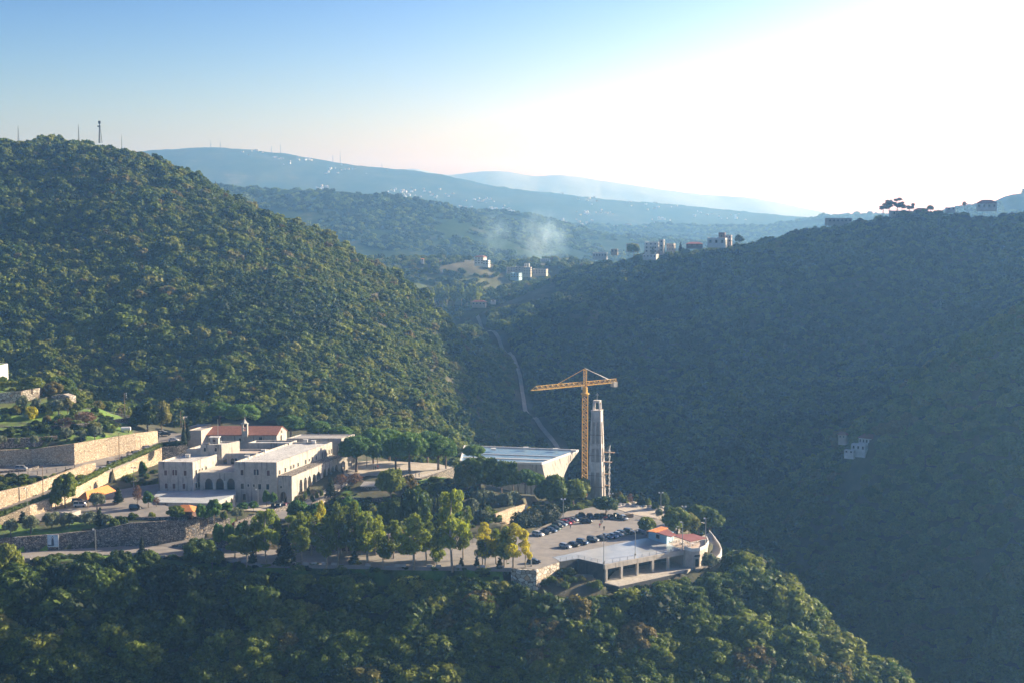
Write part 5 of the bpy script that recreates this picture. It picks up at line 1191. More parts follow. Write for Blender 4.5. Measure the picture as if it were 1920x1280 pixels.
for i, (px, py) in enumerate(((1268, 1015), (1278, 1020), (1289, 1017), (1299, 1022), (1309, 1016), (1286, 1025))):
    q = G(px, py, -7.93); o = tp if i == 0 else copy_tree(tp); o.location = q
    tag(o, 'small white cafe table on the rounded terrace', 'table', 'cafe tables')
    for k in range(2):
        c = chp if nc_ == 0 else copy_tree(chp); nc_ += 1; a = k*math.pi+i; c.location = (q.x+.85*math.cos(a), q.y+.85*math.sin(a), q.z); c.rotation_euler.z = a-math.pi/2
        tag(c, 'white cafe chair on the rounded terrace', 'chair', 'cafe chairs')
# ---------------------------------------------------------------- cars
CARM = {}
def paint(name, c, r=.3, met=.3):
    if name not in CARM:
        m, n, b = new_mat('car_paint_'+name); b.inputs['Base Color'].default_value = (*c, 1); b.inputs['Roughness'].default_value = r; b.inputs['Metallic'].default_value = met; b.inputs['Coat Weight'].default_value = .6; b.inputs['Coat Roughness'].default_value = .08; CARM[name] = m
    return CARM[name]
COL = dict(black=(.015, .016, .02), silver=(.42, .44, .46), white=(.75, .75, .74), red=(.45, .03, .04), blue=(.05, .10, .19), grey=(.13, .14, .15), green=(.04, .08, .07), maroon=(.16, .03, .03), lightblue=(.24, .33, .42))
def loft(sections):
    m = MB(); n = len(sections[0]); m.add([p for s in sections for p in s], [(i*n+j, i*n+(j+1) % n, (i+1)*n+(j+1) % n, (i+1)*n+j) for i in range(len(sections)-1) for j in range(n)]+[tuple(range(n))[::-1], tuple(range((len(sections)-1)*n, len(sections)*n))]); return m
CARS = {}
def car_meshes(style):
    if style in CARS: return CARS[style]
    hatch = {'sedan': 0, 'hatch': 1, 'suv': 2, 'van': 3}[style]
    H_ = [1.43, 1.5, 1.75, 1.95][hatch]; bh = [.92, .95, 1.08, 1.15][hatch]
    xs = [-2.15, -2.05, -1.6, -.9, 0, .9, 1.6, 2.05, 2.15]; tops = [[.72, .88, .95, .95, .95, .90, .80, .68, .5], [.75, .95, 1, .98, .96, .92, .84, .7, .5], [.8, 1.02, 1.05, 1.05, 1.05, 1.02, .98, .85, .6], [.9, 1.1, 1.1, 1.1, 1.1, 1.08, 1.0, .85, .6]][hatch]
    S = []
    for x, t in zip(xs, tops):
        w_ = .87 if abs(x) < 1.9 else (.80 if abs(x) < 2.1 else .70); S.append([(x, -w_, .32), (x, w_, .32), (x, w_*1.02, t*.7), (x, w_*.93, t), (x, -w_*.93, t), (x, -w_*1.02, t*.7)])
    body = loft(S)
    # roof shell over the glasshouse
    r0, r1 = [(-1.1, .35), (-1.65, .35), (-1.85, .55), (-1.95, .95)][hatch]; b0, b1 = [(-1.75, 1.15), (-2.0, 1.15), (-2.05, 1.2), (-2.08, 1.6)][hatch]
    z0 = .9 if hatch < 2 else 1.0
    g = MB(); bot = [(b0, -.8, z0), (b1, -.8, z0-.03), (b1, .8, z0-.03), (b0, .8, z0)]; top = [(r0, -.62, H_-.05), (r1, -.62, H_-.05), (r1, .62, H_-.05), (r0, .62, H_-.05)]; g.hexa(bot, top)
    rf = MB(); rf.hexa([(r0-.04, -.65, H_-.06), (r1+.06, -.65, H_-.06), (r1+.06, .65, H_-.06), (r0-.04, .65, H_-.06)], [(r0+.1, -.56, H_), (r1-.1, -.56, H_), (r1-.1, .56, H_), (r0+.1, .56, H_)])
    # roof pillars
    for (bx, by, bz), (tx, ty, tz) in zip(bot, top): rf.tube((bx, by*1.01, bz-.02), (tx, ty*1.02, tz), .045, n=4)
    for sy in (-1, 1): rf.tube((-.35, .81*sy, z0-.02), (-.35, .63*sy, H_-.05), .05, n=4)
    bm_ = body.mesh('body', True); rm_ = rf.mesh('roof'); gm = g.mesh('glass'); gm.materials.append(MT['glass'])
    wh = MB(); wh.tube((0, -.11, 0), (0, .11, 0), .33, n=12); wm = wh.mesh('wheel'); wm.materials.append(MT['rubber'])
    hl_ = MB(); hl_.box((0, 0, 0), (.06, .36, .14)); hm = hl_.mesh('headlight'); hm.materials.append(MT['metal'])
    tl = MB(); tl.box((0, 0, 0), (.06, .28, .16)); tm = tl.mesh('tail_light'); tm.materials.append(paint('lamp', (.3, .01, .01)))
    bm_.materials.append(paint('white', COL['white'])); rm_.materials.append(paint('white', COL['white']))
    CARS[style] = (bm_, rm_, gm, wm, hm, tm); return CARS[style]
def obj_mat(o, mat):
    o.material_slots[0].link = 'OBJECT'; o.material_slots[0].material = mat
def car(p, deg, colour, style, label, group, name='parked_car', scale=1.0):
    b_, r_, g_, w_, h_, t_ = car_meshes(style); o = empty(name, p, R(deg), label, 'car' if style != 'van' else 'van', group); o.scale = (scale,)*3
    pm = paint(colour, COL[colour])
    bo = link('body', b_, o); obj_mat(bo, pm); ro = link('roof', r_, bo); obj_mat(ro, pm); link('glass', g_, o)
    for x in (-1.32, 1.32):
        for y in (-.8, .8): q = link('wheel', w_, o); q.location = (x, y, .33)
    zt = .62
    for y in (-.58, .58): q = link('headlight', h_, o); q.location = (2.08, y, zt-.05); q = link('tail_light', t_, o); q.location = (-2.10, y, zt+.1)
    return o
FR = 'cars in the row along the deck edge'; BR = 'cars in the row under the dark hedge'; TR = 'cars in the far row of the car park'; RD = 'cars on the upper left road'
front = [(1060, 1026, 'silver', 'hatch', 'silver hatchback at the left end of the row beside the deck'), (1076, 1022.5, 'black', 'sedan', 'black sedan next to the silver hatchback by the deck'), (1092, 1019, 'blue', 'suv', 'dark blue suv, third from the left beside the deck'),
         (1112, 1014, 'grey', 'suv', 'dark grey suv after the first gap in the deck row'), (1127, 1011, 'black', 'sedan', 'black sedan behind the light post foot in the deck row'), (1139, 1008.5, 'blue', 'hatch', 'dark blue hatchback just right of the deck light post'), (1149, 1006.5, 'lightblue', 'sedan', 'light blue sedan in the middle of the deck row'),
         (1159, 1003.5, 'silver', 'sedan', 'silver blue sedan right of the light blue one'), (1167, 1001.5, 'green', 'hatch', 'dark green hatchback in the deck row'), (1180, 999.5, 'black', 'suv', 'black suv left of the second deck light post'), (1202, 999, 'grey', 'sedan', 'charcoal sedan near the cafe kiosk'), (1212, 997, 'black', 'suv', 'black suv parked against the blue cafe wall')]
for px, py, c, s, l in front: car(G(px, py, -8), -42+_r.uniform(-3, 3), c, s, l, FR)
mid = [(1009, 1003, 'white', 'hatch', 'white hatchback half hidden by a yellow tree in the hedge row'), (1022, 999.5, 'black', 'sedan', 'black sedan, second from the left under the dark hedge'), (1034, 996, 'blue', 'hatch', 'dark blue hatchback in the middle of the hedge row'), (1041, 992, 'green', 'hatch', 'dark green hatchback behind the blue one in the hedge row'), (1046, 988, 'black', 'suv', 'black suv left of the pale blue car under the hedge'),
       (1053, 984.5, 'lightblue', 'hatch', 'pale blue hatchback left of the red car'), (1061, 982, 'red', 'hatch', 'bright red hatchback under the hedge in the car park'), (1067, 979, 'maroon', 'sedan', 'maroon sedan right of the red hatchback'), (1074, 976, 'silver', 'sedan', 'silver sedan at the far end of the hedge row')]
for px, py, c, s, l in mid: car(G(px, py, -8), -38+_r.uniform(-3, 3), c, s, l, BR)
top_ = [(1086, 971.5, 'grey', 'sedan', 'grey sedan at the left end of the far row'), (1092, 970.5, 'black', 'suv', 'black suv in the far row behind the isolated suv'), (1107, 969.5, 'blue', 'sedan', 'blue sedan in the far row left of the round tree'), (1121, 970, 'black', 'sedan', 'black sedan in the far row under the round tree'), (1132, 970.5, 'maroon', 'hatch', 'dark red hatchback under the round tree in the far row'), (1145, 971, 'grey', 'sedan', 'grey sedan right of the round tree trunk'), (1157, 971.5, 'black', 'suv', 'black suv, second from the right in the far row'), (1170, 973, 'silver', 'hatch', 'silver hatchback at the right end of the far row')]
for px, py, c, s, l in top_: car(G(px, py, -8), -75+_r.uniform(-4, 4), c, s, l, TR)
car(G(1098, 980, -8), 12, 'black', 'suv', 'black suv standing sideways in front of the far row', TR)
car(G(1001, 1055, -8), -6, 'black', 'hatch', 'black hatchback alone by the boulder wall and light post', None)
car(G(447, 984, -5.3), 12, 'red', 'sedan', 'red car driving up the ramp below the monastery', None, 'moving_car')
car(G(476, 971, -4.6), 30, 'black', 'hatch', 'black hatchback behind the red car on the ramp', None)
car(G(270, 1036, -8), -2, 'white', 'sedan', 'white car on the front road behind the little conifer', None, 'moving_car')
car(G(402, 1033, -8), 0, 'blue', 'hatch', 'dark blue car on the front road right of the square oak', None, 'moving_car')
car(G(150, 949, -1), 8, 'white', 'van', 'white van parked in front of the orange carport', 'vans at the carport'); car(G(147, 943, -.9), 8, 'grey', 'van', 'grey van behind the white one under the carport', 'vans at the carport')
car(G(254, 954, -.9), -20, 'black', 'suv', 'black suv under the bare brown tree on the driveway', None)
for k, (px, c, l) in enumerate(((517, 'black', 'black car left in the row by the monastery entrance arch'), (527, 'grey', 'grey car in the middle of the row by the entrance arch'), (538, 'maroon', 'dark red car right in the row by the entrance arch'))): car(G(px, 949.5, -3.9), 70, c, 'hatch', l, 'cars at the monastery entrance')
for px, py, z, dg, c, s, l in ((157, 862.5, 5.45, 35, 'grey', 'sedan', 'grey sedan casting a long shadow under the cream wall'), (215, 850.5, 5.8, 42, 'silver', 'sedan', 'silver sedan parked under the cream wall by the pole'), (240, 842.5, 6.4, 45, 'maroon', 'sedan', 'dark red sedan parked under the cream wall'),
                             (268, 835, 7.0, 50, 'black', 'hatch', 'black hatchback parked highest under the cream wall'), (196, 881, 4.9, 55, 'lightblue', 'hatch', 'pale blue hatchback lowest beside the hedge'), (211, 870.5, 5.3, 50, 'grey', 'suv', 'grey suv, second beside the hedge'), (236, 861, 5.8, 50, 'blue', 'hatch', 'dark blue hatchback beside the hedge near the silver one'), (247, 857, 6.1, 50, 'silver', 'hatch', 'silver hatchback beside the hedge near the top'),
                             (256, 851.5, 6.5, 50, 'black', 'suv', 'black suv beside the hedge near the top'), (276, 841, 7.2, 50, 'grey', 'hatch', 'dark grey hatchback beside the hedge at the top'), (310, 815.5, 8.5, 15, 'black', 'sedan', 'black sedan beyond the end of the cream wall'), (303, 812, 8.6, 15, 'silver', 'sedan', 'silver sedan behind the black one past the wall end'), (325, 826.5, 8.0, 5, 'white', 'sedan', 'white sedan behind the hedge left of the wooden pole')):
    car(G(px, py, z), dg, c, s, l, RD)
car(G(40, 880, 5.1), 4, 'silver', 'suv', 'silver suv on the fenced side road at far left', RD)
for px, py, c, l in ((618, 1002, 'white', 'white car glimpsed between eucalyptus trunks'), (640, 1001, 'white', 'white van roof glimpsed through the eucalyptus'), (700, 1003, 'silver', 'silver car glimpsed behind the eucalyptus row'), (715, 1004, 'grey', 'grey car beside the silver one behind the eucalyptus row')): car(G(px, py, -6), 80, c, 'hatch', l, 'cars in the bay behind the eucalyptus')
# ---------------------------------------------------------------- lamp posts and poles
def light_post(px, py, z, pytop, label, heads=2, group='flood light posts', arm=0):
    p = G(px, py, z); h = GY(px, pytop, p.y).z-z; o = empty('light_post', p, _r.uniform(-.4, .4), label, 'light post', group)
    m = MB(); m.box((0, 0, .25), (.5, .5, .5)); m.build('base', MT['concrete'], o)
    m = MB(); m.tube((0, 0, .3), (0, 0, h), .13, .08, 8); m.tube((-.7, 0, h), (.7, 0, h), .05, n=5)
    if arm: m.tube((0, 0, h*.8), (-1.6, -.3, h*.86), .04, n=4)
    m.build('pole', MT['metal'], o)
    for k in range(heads):
        x = (-.6, .6, 0)[k]; m = MB(); m.box((x, -.15, h+.1), (.5, .3, .42)); m.build('lamp_head', MT['white'], o)
    if arm: m = MB(); m.box((-1.7, -.3, h*.86), (.4, .25, .12)); m.build('lamp_head', MT['white'], o)
for a in ((1056, 977, -8, 935, 'tall flood light post at the right end of the dark hedge'), (1239, 962, -7.9, 923, 'flood light post on the bright plaza beyond the far row'), (1132, 1056, -7.95, 1002, 'flood light post at the front corner of the parking deck'), (1191, 1040, -7.95, 994, 'flood light post halfway along the deck edge', 2),
          (1279.5, 1031, -7.9, 978, 'light post at the right end of the deck edge', 1, 'flood light posts', 1), (1323, 1017, -7.9, 971, 'light post on the rim of the rounded cafe terrace', 1, 'flood light posts', 1), (1282, 985, -9.5, 949, 'flood light post behind the round trees at the cafe'), (996, 1061, -8, 1017, 'light post beside the lone black hatchback', 1),
          (1146, 940, -8.2, 925, 'short flood light post right of the scaffolding'), (180, 1045, -8, 992, 'tall grey street lamp on the front road right of the billboard', 1), (367, 1019, -7.2, 991, 'solar lamp beside the access ramp', 1), (438, 1028, -8, 1001, 'slim lamp between the pruned trees on the front road', 1),
          (620, 1038, -8, 983, 'pale lamp post among the eucalyptus', 1), (484, 953, -4.2, 917, 'lamp post in front of the monastery right block', 1), (51.5, 968, -2, 915, 'lamp post below the hedge at the left', 1), (251, 912, -.3, 876, 'lamp post with dish left of the monastery', 2)): light_post(*a)
def wood_pole(px, py, z, pytop, label, arms=0, mat='wood', r=.16):
    p = G(px, py, z); h = GY(px, pytop, p.y).z-z; o = empty('utility_pole', p, 0, label, 'pole', 'poles'); m = MB(); m.tube((0, 0, -.5), (0, 0, h), r, r*.65, 7); m.build('pole', MT[mat], o)
    for k in range(arms): m = MB(); m.box((.5, 0, h-.5-k*.8), (1.1, .1, .12)); m.tube((.8, 0, h-.45-k*.8), (.8, 0, h-.1-k*.8), .12, .06, 6); m.build('insulator_arm', MT['metal'], o)
    return p+Vector((0, 0, h))
pole_tops = [wood_pole(*a) for a in ((81, 931, 1.5, 873, 'thin wooden pole on the dry bank left of the olive'), (224, 868, 5.5, 811, 'wooden pole standing among the cars on the upper road'), (234, 785, 15, 735, 'tall power pole with insulators above the green terraces', 3), (347, 829, 8, 779, 'leaning wooden power pole by the church outbuilding', 1), (342.5, 830, 8, 788, 'grey metal lamp pole left of the wooden power pole', 0, 'metal', .1), (339, 800, 8, 770, 'short dark pole behind the round oaks', 0))]
fp = G(409, 831, 13.5); o = empty('flagpole', fp, 0, 'slim flagpole on the monastery roof turret', 'flagpole'); m = MB(); h = GY(409, 785, fp.y).z-13.5; m.tube((0, 0, 0), (0, 0, h), .09, .05, 6); m.build('pole', MT['metal'], o); m = MB(); m.tube((1.1, 0, .8), (1.1, -.25, .95), .35, .3, 10); m.tube((1.1, 0, .85), (0, 0, .6), .04); m.build('dish', MT['white'], o)
def cable(a, b, sag, label, mat='dark', r=.045):
    m = MB(); P = [a.lerp(b, t/14)-Vector((0, 0, sag*4*(t/14)*(1-t/14))) for t in range(15)]
    for p, q in zip(P, P[1:]): m.tube(p, q, r, n=4, cap=False)
    tag(m.build('cable', MT[mat]), label, 'cable', 'overhead cables')
cable(pole_tops[1], pole_tops[3], 1.5, 'overhead cable from the road pole to the church pole'); cable(pole_tops[0], pole_tops[1], 1.5, 'overhead cable between the two poles on the left road'); cable(pole_tops[2], pole_tops[3], 1.5, 'overhead cable from the terrace pole to the church pole')
cable(pole_tops[1]-Vector((0, 0, 1)), GY(-30, 800, 505), 2.5, 'overhead cable running left across the green terraces')
MT['green_net'] = M_plain('green_net', (.05, .28, .16), .7)
for k, (y0, y1) in enumerate(((899, 868), (905, 874))): cable(G(235, y0, 2), GY(297, y1, 495), .6, ['upper green cord from the monastery corner to the bank', 'lower green cord from the monastery corner to the bank'][k], 'green_net', .05)
# ---------------------------------------------------------------- barriers, fences, billboard, tank
bp = None
edge = [(-10, 1054.5), (35, 1051), (100, 1046.5), (200, 1043), (350, 1045), (500, 1056), (640, 1058.5), (760, 1061.5), (870, 1062.5), (965, 1063.5)]
ex, ey = zip(*edge); k = 0
for px in (36, 52, 77, 95, 112, 129, 150, 172, 188, 201, 215, 232, 250, 268, 286, 306, 440, 457, 549, 573, 588, 608, 626, 690, 745, 756, 805, 822, 860, 905, 940):
    p = G(px, np.interp(px, ex, ey), -8)
    if bp is None:
        m = MB(); m.hexa([(-.85, -.28, 0), (.85, -.28, 0), (.85, .28, 0), (-.85, .28, 0)], [(-.8, -.15, .75), (.8, -.15, .75), (.8, .15, .75), (-.8, .15, .75)]); bp = m.build('concrete_barrier', MT['render_grey']); o = bp
    else: o = bp.copy(); col.objects.link(o)
    o.location = p; o.rotation_euler.z = _r.uniform(-.08, .08)
    tag(o, 'low grey concrete block on the outer edge of the front road', 'barrier', 'concrete blocks along the front road')
fence('dark post and rope fence along the fenced side road at the left', [G(-60, 893, 5), G(0, 892, 5.0), G(70, 889, 5.1), G(140, 878, 5.25)], 3.4, 1.3, MT['dark'], .1, 1, 'fence', .03, cat='fence')
fence('pale metal fence behind the bright green slope', [hit(155, 769), hit(200, 778), hit(245, 786)], 3.0, 1.6, MT['metal'], .06, 2, 'fence', .04, cat='fence')
fence('wire vineyard fence on the bright green slope', [hit(185, 792), hit(215, 794), hit(238, 792)], 2.0, 1.4, MT['wood'], .06, 2, 'fence', .02, cat='fence')
fence('railing along the edge of the pine esplanade', [G(791, 896, 0), G(820, 887.5, 0), G(850, 877, 0)], 2.2, 1.1, MT['metal'], .05)
fence('white picket railing beyond the far row of cars', [G(1180, 976, -8), G(1205, 974, -8), G(1232, 971, -8)], 2.6, 1.1, MT['metal'], .05)
fence('fence on the low pale wall left of the car park', [G(848, 1014.5, -6.2), G(890, 1008.5, -6.2), G(925, 1001.5, -6.2)], 2.4, 1.3, MT['metal'], .05)
bb = empty('billboard', G(99.5, 1029.3, -8), 0, 'pale blue billboard with a dark robed figure in front of the masonry wall', 'billboard')
bp0 = G(99.5, 1029.3, -8); wv_ = 22.5*scale_at(bp0); hv = 24*scale_at(bp0); zb = 3.2*scale_at(bp0)+.3
for s in (-1, 1): m = MB(); m.box((s*wv_/2*.94, 0, (zb+hv)/2), (.14, .14, zb+hv)); m.build('post', MT['white'], bb)
m = MB(); m.box((0, -.12, zb+hv/2), (wv_, .1, hv)); m.build('frame', MT['white'], bb)
MT['poster'] = M_noise('poster_sky', (.28, .45, .60), (.50, .64, .74), .8, .6); MT['poster_dark'] = M_plain('poster_navy', (.03, .06, .12), .6); MT['poster_pale'] = M_plain('poster_white', (.7, .75, .8), .6)
m = MB(); m.box((0, -.19, zb+hv/2), (wv_-.3, .03, hv-.3)); ps = m.build('panel', MT['poster'], bb)
m = MB(); q = -.215
m.add([(x_, q, zb+z_*hv) for x_, z_ in ((-.42, .12), (.42, .12), (.36, .55), (.22, .66), (.30, .72), (.24, .82), (0, .88), (-.24, .82), (-.30, .72), (-.22, .66), (-.36, .55))], [tuple(range(11))]); m.add([(x_, q, zb+z_*hv) for x_, z_ in ((.95, .88), (1.25, .84), (1.3, .93), (1.1, .96))], [(0, 1, 2, 3)])
m.add([(x_, q, zb+z_*hv) for x_, z_ in ((-1.6, .09), (.2, .09), (-.3, .15), (-1.5, .2))], [(0, 1, 2, 3)])
m.build('figure', MT['poster_dark'], ps)
m = MB(); m.add([(x_, q-.01, zb+z_*hv) for x_, z_ in ((-.13, .7), (.13, .7), (.12, .79), (-.12, .79))], [(0, 1, 2, 3)]); m.add([(x_, q, zb+z_*hv) for x_, z_ in ((.6, .3), (1.6, .3), (1.6, .34), (.6, .34))], [(0, 1, 2, 3)]); m.build('print', MT['poster_pale'], ps)
tk = hit(236, 811); o = empty('water_tank', tk+Vector((0, 0, 0)), .2, 'white horizontal tank at the right end of the terraces', 'tank'); m = MB(); m.tube((-1.7, 0, 1.4), (1.7, 0, 1.4), .85, n=14); m.tube((-1.9, 0, 1.4), (-1.7, 0, 1.4), .5, .85, 14); m.tube((1.7, 0, 1.4), (1.9, 0, 1.4), .85, .5, 14); m.build('vessel', MT['white'], o)
for s in (-1, 1): m = MB(); m.box((s, 0, .3), (.3, 1.2, .8)); m.build('leg', MT['dark'], o)
p = hit(122.7, 737); o = empty('orange_column', p, 0, 'narrow orange column standing on the rocky outcrop', 'column'); m = MB(); m.box((0, 0, 1.6), (.9, .9, 3.4)); m.box((0, 0, 3.4), (.6, .6, .5)); m.build('shaft', MT['orange_tile'], o)
for px, py, l in ((40, 727, 'low clipped hedge on top of the left boulder wall'),): pass
def hedge(label, pts, h, wd, mat='oak', n=2600, seed=1, leaf=.22):
    B = []; base = Vector(pts[0])
    for a, b in zip(pts, pts[1:]):
        a, b = Vector(a), Vector(b); k = max(1, int((b-a).length/(wd*.55)))
        for t in range(k): q = a.lerp(b, t/k)-base; B.append((q.x+_r.uniform(-.1, .1), q.y+_r.uniform(-.1, .1), q.z+h*.5, wd*.62, wd*.62, h*_r.uniform(.5, .72)))
    me = crown_mesh('hedge', B, n, leaf, seed, MT[mat], core=.85); o = link('hedge', me); o.location = base; tag(o, label, 'hedge'); return o
hedge('long clipped hedge on top of the cream wall beside the upper road', [G(-60, 990, -2.5), G(4, 966, -.4), G(62, 944, 1.6), G(100, 930, 2.6), G(150, 907, 3.9), G(205, 878, 5.0), G(250, 859, 5.9), G(303, 836, 7.6)], 1.5, 1.9, n=9000, seed=5)
hedge('dark hedge along the top of the short grey wall', [G(306, 836, 7.6), G(330, 834, 7.9), G(350, 832, 8)], 1.5, 1.8, n=1800, seed=6)
hedge('tall dark hedge beside the row of cars in the car park', [G(975, 990, -8), G(1000, 984, -8), G(1022, 979, -8), G(1045, 972, -8)], 5.0, 5.2, 'cypress', 5200, 7, .3)
hedge('low clipped hedge on top of the left boulder wall', [GY(-30, 722, 562), GY(30, 722, 562), GY(70, 727, 562)], 1.6, 2.4, 'oak', 1500, 8)
# ---------------------------------------------------------------- people
def person_mesh(pose, seed):
    st = {'stand': .10, 'walk': .30}[pose]
    J = [(0, 0, .95), (0, 0, 1.2), (0, 0, 1.42), (0, 0, 1.50), (0, .02, 1.66), (0, .02, 1.74)]
    Rr = [.15, .15, .15, .06, .10, .07]; Ed = [(0, 1), (1, 2), (2, 3), (3, 4), (4, 5)]
    for sx in (-1, 1):
        k = len(J); J += [(sx*.10, 0, .88), (sx*.11, sx*st*.4, .50), (sx*.11, sx*st, .10), (sx*.11, sx*st+.14, .05)]; Rr += [.10, .07, .05, .04]; Ed += [(0, k), (k, k+1), (k+1, k+2), (k+2, k+3)]
        k = len(J); J += [(sx*.20, 0, 1.42), (sx*.25, -sx*st*.4, 1.14), (sx*.26, -sx*st*.7+.08, .90), (sx*.26, -sx*st*.7+.11, .80)]; Rr += [.07, .05, .035, .04]; Ed += [(2, k), (k, k+1), (k+1, k+2), (k+2, k+3)]
    me = bpy.data.meshes.new('tmp'); me.from_pydata(J, Ed, []); o = bpy.data.objects.new('tmp', me); col.objects.link(o)
    md = o.modifiers.new('s', 'SKIN'); o.modifiers.new('u', 'SUBSURF').levels = 1
    if not me.skin_vertices:
        bpy.context.view_layer.objects.active = o
    for i, r_ in enumerate(Rr): me.skin_vertices[0].data[i].radius = (r_, r_*.8 if i < 3 else r_)
    me.skin_vertices[0].data[0].use_root = True
    dg = bpy.context.evaluated_depsgraph_get(); dg.update(); ev = bpy.data.meshes.new_from_object(o.evaluated_get(dg)); bpy.data.objects.remove(o)
    return ev
PM = {}
def person_base():
    for pose in ('stand', 'walk'):
        try: PM[pose] = person_mesh(pose, 1)
        except Exception as ex: print('person fail', ex)
person_base()
CL_ = dict(black=(.02, .02, .025), navy=(.03, .05, .12), white=(.6, .6, .6), red=(.35, .04, .04), grey=(.2, .2, .2), tan=(.3, .22, .14))
PMAT = {k: M_plain('cloth_'+k, v, .85) for k, v in CL_.items()}; MT['skin'] = M_plain('skin', (.42, .25, .17), .6); MT['hair'] = M_plain('hair', (.02, .015, .01), .8)
def person(p, deg, topc, legc, pose, label, group='visitors'):
    key = (pose, topc, legc)
    if key not in PM:
        me = PM[pose].copy(); me.materials.clear()
        for mm in (PMAT[legc], PMAT[topc], MT['skin'], MT['hair']): me.materials.append(mm)
        for pl in me.polygons:
            z = pl.center.z; pl.material_index = 0 if z < .93 and abs(pl.center.x) < .2 else (2 if z > 1.5 or (z < .86) else 1)
            if z > 1.7 or (z > 1.6 and pl.center.y < -.02): pl.material_index = 3
            pl.use_smooth = True
        PM[key] = me
    o = link('person', PM[key]); o.location = p; o.rotation_euler.z = R(deg); tag(o, label, 'person', group)
for px, py, z, dg, a, b_, po, l in ((1069.5, 990, -8, 200, 'black', 'navy', 'walk', 'person in dark clothes beside the red hatchback'), (1127, 983, -8, 190, 'grey', 'black', 'walk', 'person in grey walking in the car park, leftmost of three'), (1129.5, 980, -8, 170, 'white', 'navy', 'stand', 'person in white top in the middle of the car park trio'), (1132.5, 994, -8, 180, 'black', 'black', 'walk', 'person in black alone in the middle of the car park'), (1124.5, 989, -8, 30, 'red', 'black', 'walk', 'person in red walking nearest behind the deck row'),
                                 (779.5, 893, 0, 100, 'black', 'black', 'stand', 'left person of the pair at the esplanade corner'), (786, 893.5, 0, 250, 'navy', 'black', 'walk', 'right person of the pair at the esplanade corner'), (748.5, 883, 0, 10, 'black', 'navy', 'stand', 'person in black under the central umbrella pines'), (701, 880, 0, 0, 'grey', 'black', 'stand', 'person in grey by the thin pine trunk, left of the pair'), (704.5, 880.5, 0, 180, 'black', 'black', 'stand', 'person in black by the thin pine trunk'), (708.5, 879, 0, 90, 'red', 'navy', 'walk', 'person in red right of the thin pine trunk'), (650.5, 887, -.2, 0, 'black', 'black', 'stand', 'person in black at the end of the monastery arcade'),
                                 (352.5, 974.5, -1.6, 0, 'black', 'black', 'stand', 'person in black at the orange pavilion, leftmost of three'), (357, 975, -1.6, 0, 'navy', 'black', 'stand', 'person in navy in the middle by the orange pavilion'), (362, 975, -1.6, 0, 'grey', 'navy', 'stand', 'person in grey at right by the orange pavilion'), (530, 947, -3.95, 0, 'white', 'black', 'walk', 'person in white at the monastery entrance arch'), (240, 856, 6, 0, 'white', 'navy', 'walk', 'person in white walking between cars on the upper road')):
    person(G(px, py, z), dg, a, b_, po, l)
# ---------------------------------------------------------------- trees and shrubs of the site
def T(kind, px, pb, pt, label, z=None, wpx=None, group=None, cat='tree', name=None):
    p = G(px, pb, z) if z is not None else hit(px, pb)
    h = GY(px, pt, p.y).z-p.z; s = h/SPEC[kind]['h']
    base_w = dict(oak=8.6, pine=11, euc=6.6, euc_y=6.2, cypress=2.4, olive=5.3, fir=3.4, bright=6, bush=4.4, brown=4.2, shrub_y=4.2)[kind]
    wd = 1.0
    if wpx: wd = wpx*scale_at(p)/(base_w*s)
    return tree(kind, p, h, label, group, wd, cat, name)
UP = 'umbrella pines round the esplanade'
for px, pb, pt, w_, l in ((668, 884, 815, 78, 'big umbrella pine at the left end of the esplanade, beside the arcade'), (700, 868, 800, 60, 'umbrella pine standing behind the leftmost esplanade pine'), (730, 862, 802, 70, 'umbrella pine in the back row above the white wall'), (742, 884, 818, 66, 'umbrella pine with a low dark crown left of centre'), (768, 886, 808, 78, 'tallest umbrella pine in the middle of the esplanade'), (802, 866, 806, 60, 'flat topped umbrella pine in the back row right of centre'), (822, 880, 815, 76, 'broad umbrella pine at the right end of the esplanade'), (836, 878, 822, 50, 'umbrella pine with two slanting trunks near the esplanade edge'), (708, 878, 830, 30, 'young slim umbrella pine right of the leftmost one'), (688, 874, 826, 26, 'thin young pine behind the leftmost esplanade pine')):
    T('pine', px, pb, pt, l, 0, w_, UP)
for px, pb, pt, z, w_, l in ((412, 800, 752, 8, 66, 'umbrella pine behind the left part of the red church roof'), (455, 806, 756, 7, 76, 'broad umbrella pine behind the bell turret'), (545, 822, 777, 3, 60, 'umbrella pine right of the church gable'), (598, 824, 788, 2, 52, 'smaller umbrella pine behind the monastery right wing'), (640, 826, 798, 1, 50, 'umbrella pine behind the far end of the monastery roof'),
                          (888, 868, 832, -4, 50, 'rounded pine left of the blue hall roof'), (868, 905, 866, -3, 36, 'small round pine right of the esplanade wall'), (985, 925, 878, -6, 50, 'rounded green pine in front of the hall wall'), (1005, 928, 885, -7, 44, 'rounded green pine right in front of the hall wall'), (962, 922, 884, -6, 44, 'dark rounded pine under the hall roof corner')):
    T('pine', px, pb, pt, l, z, w_, 'other umbrella pines')
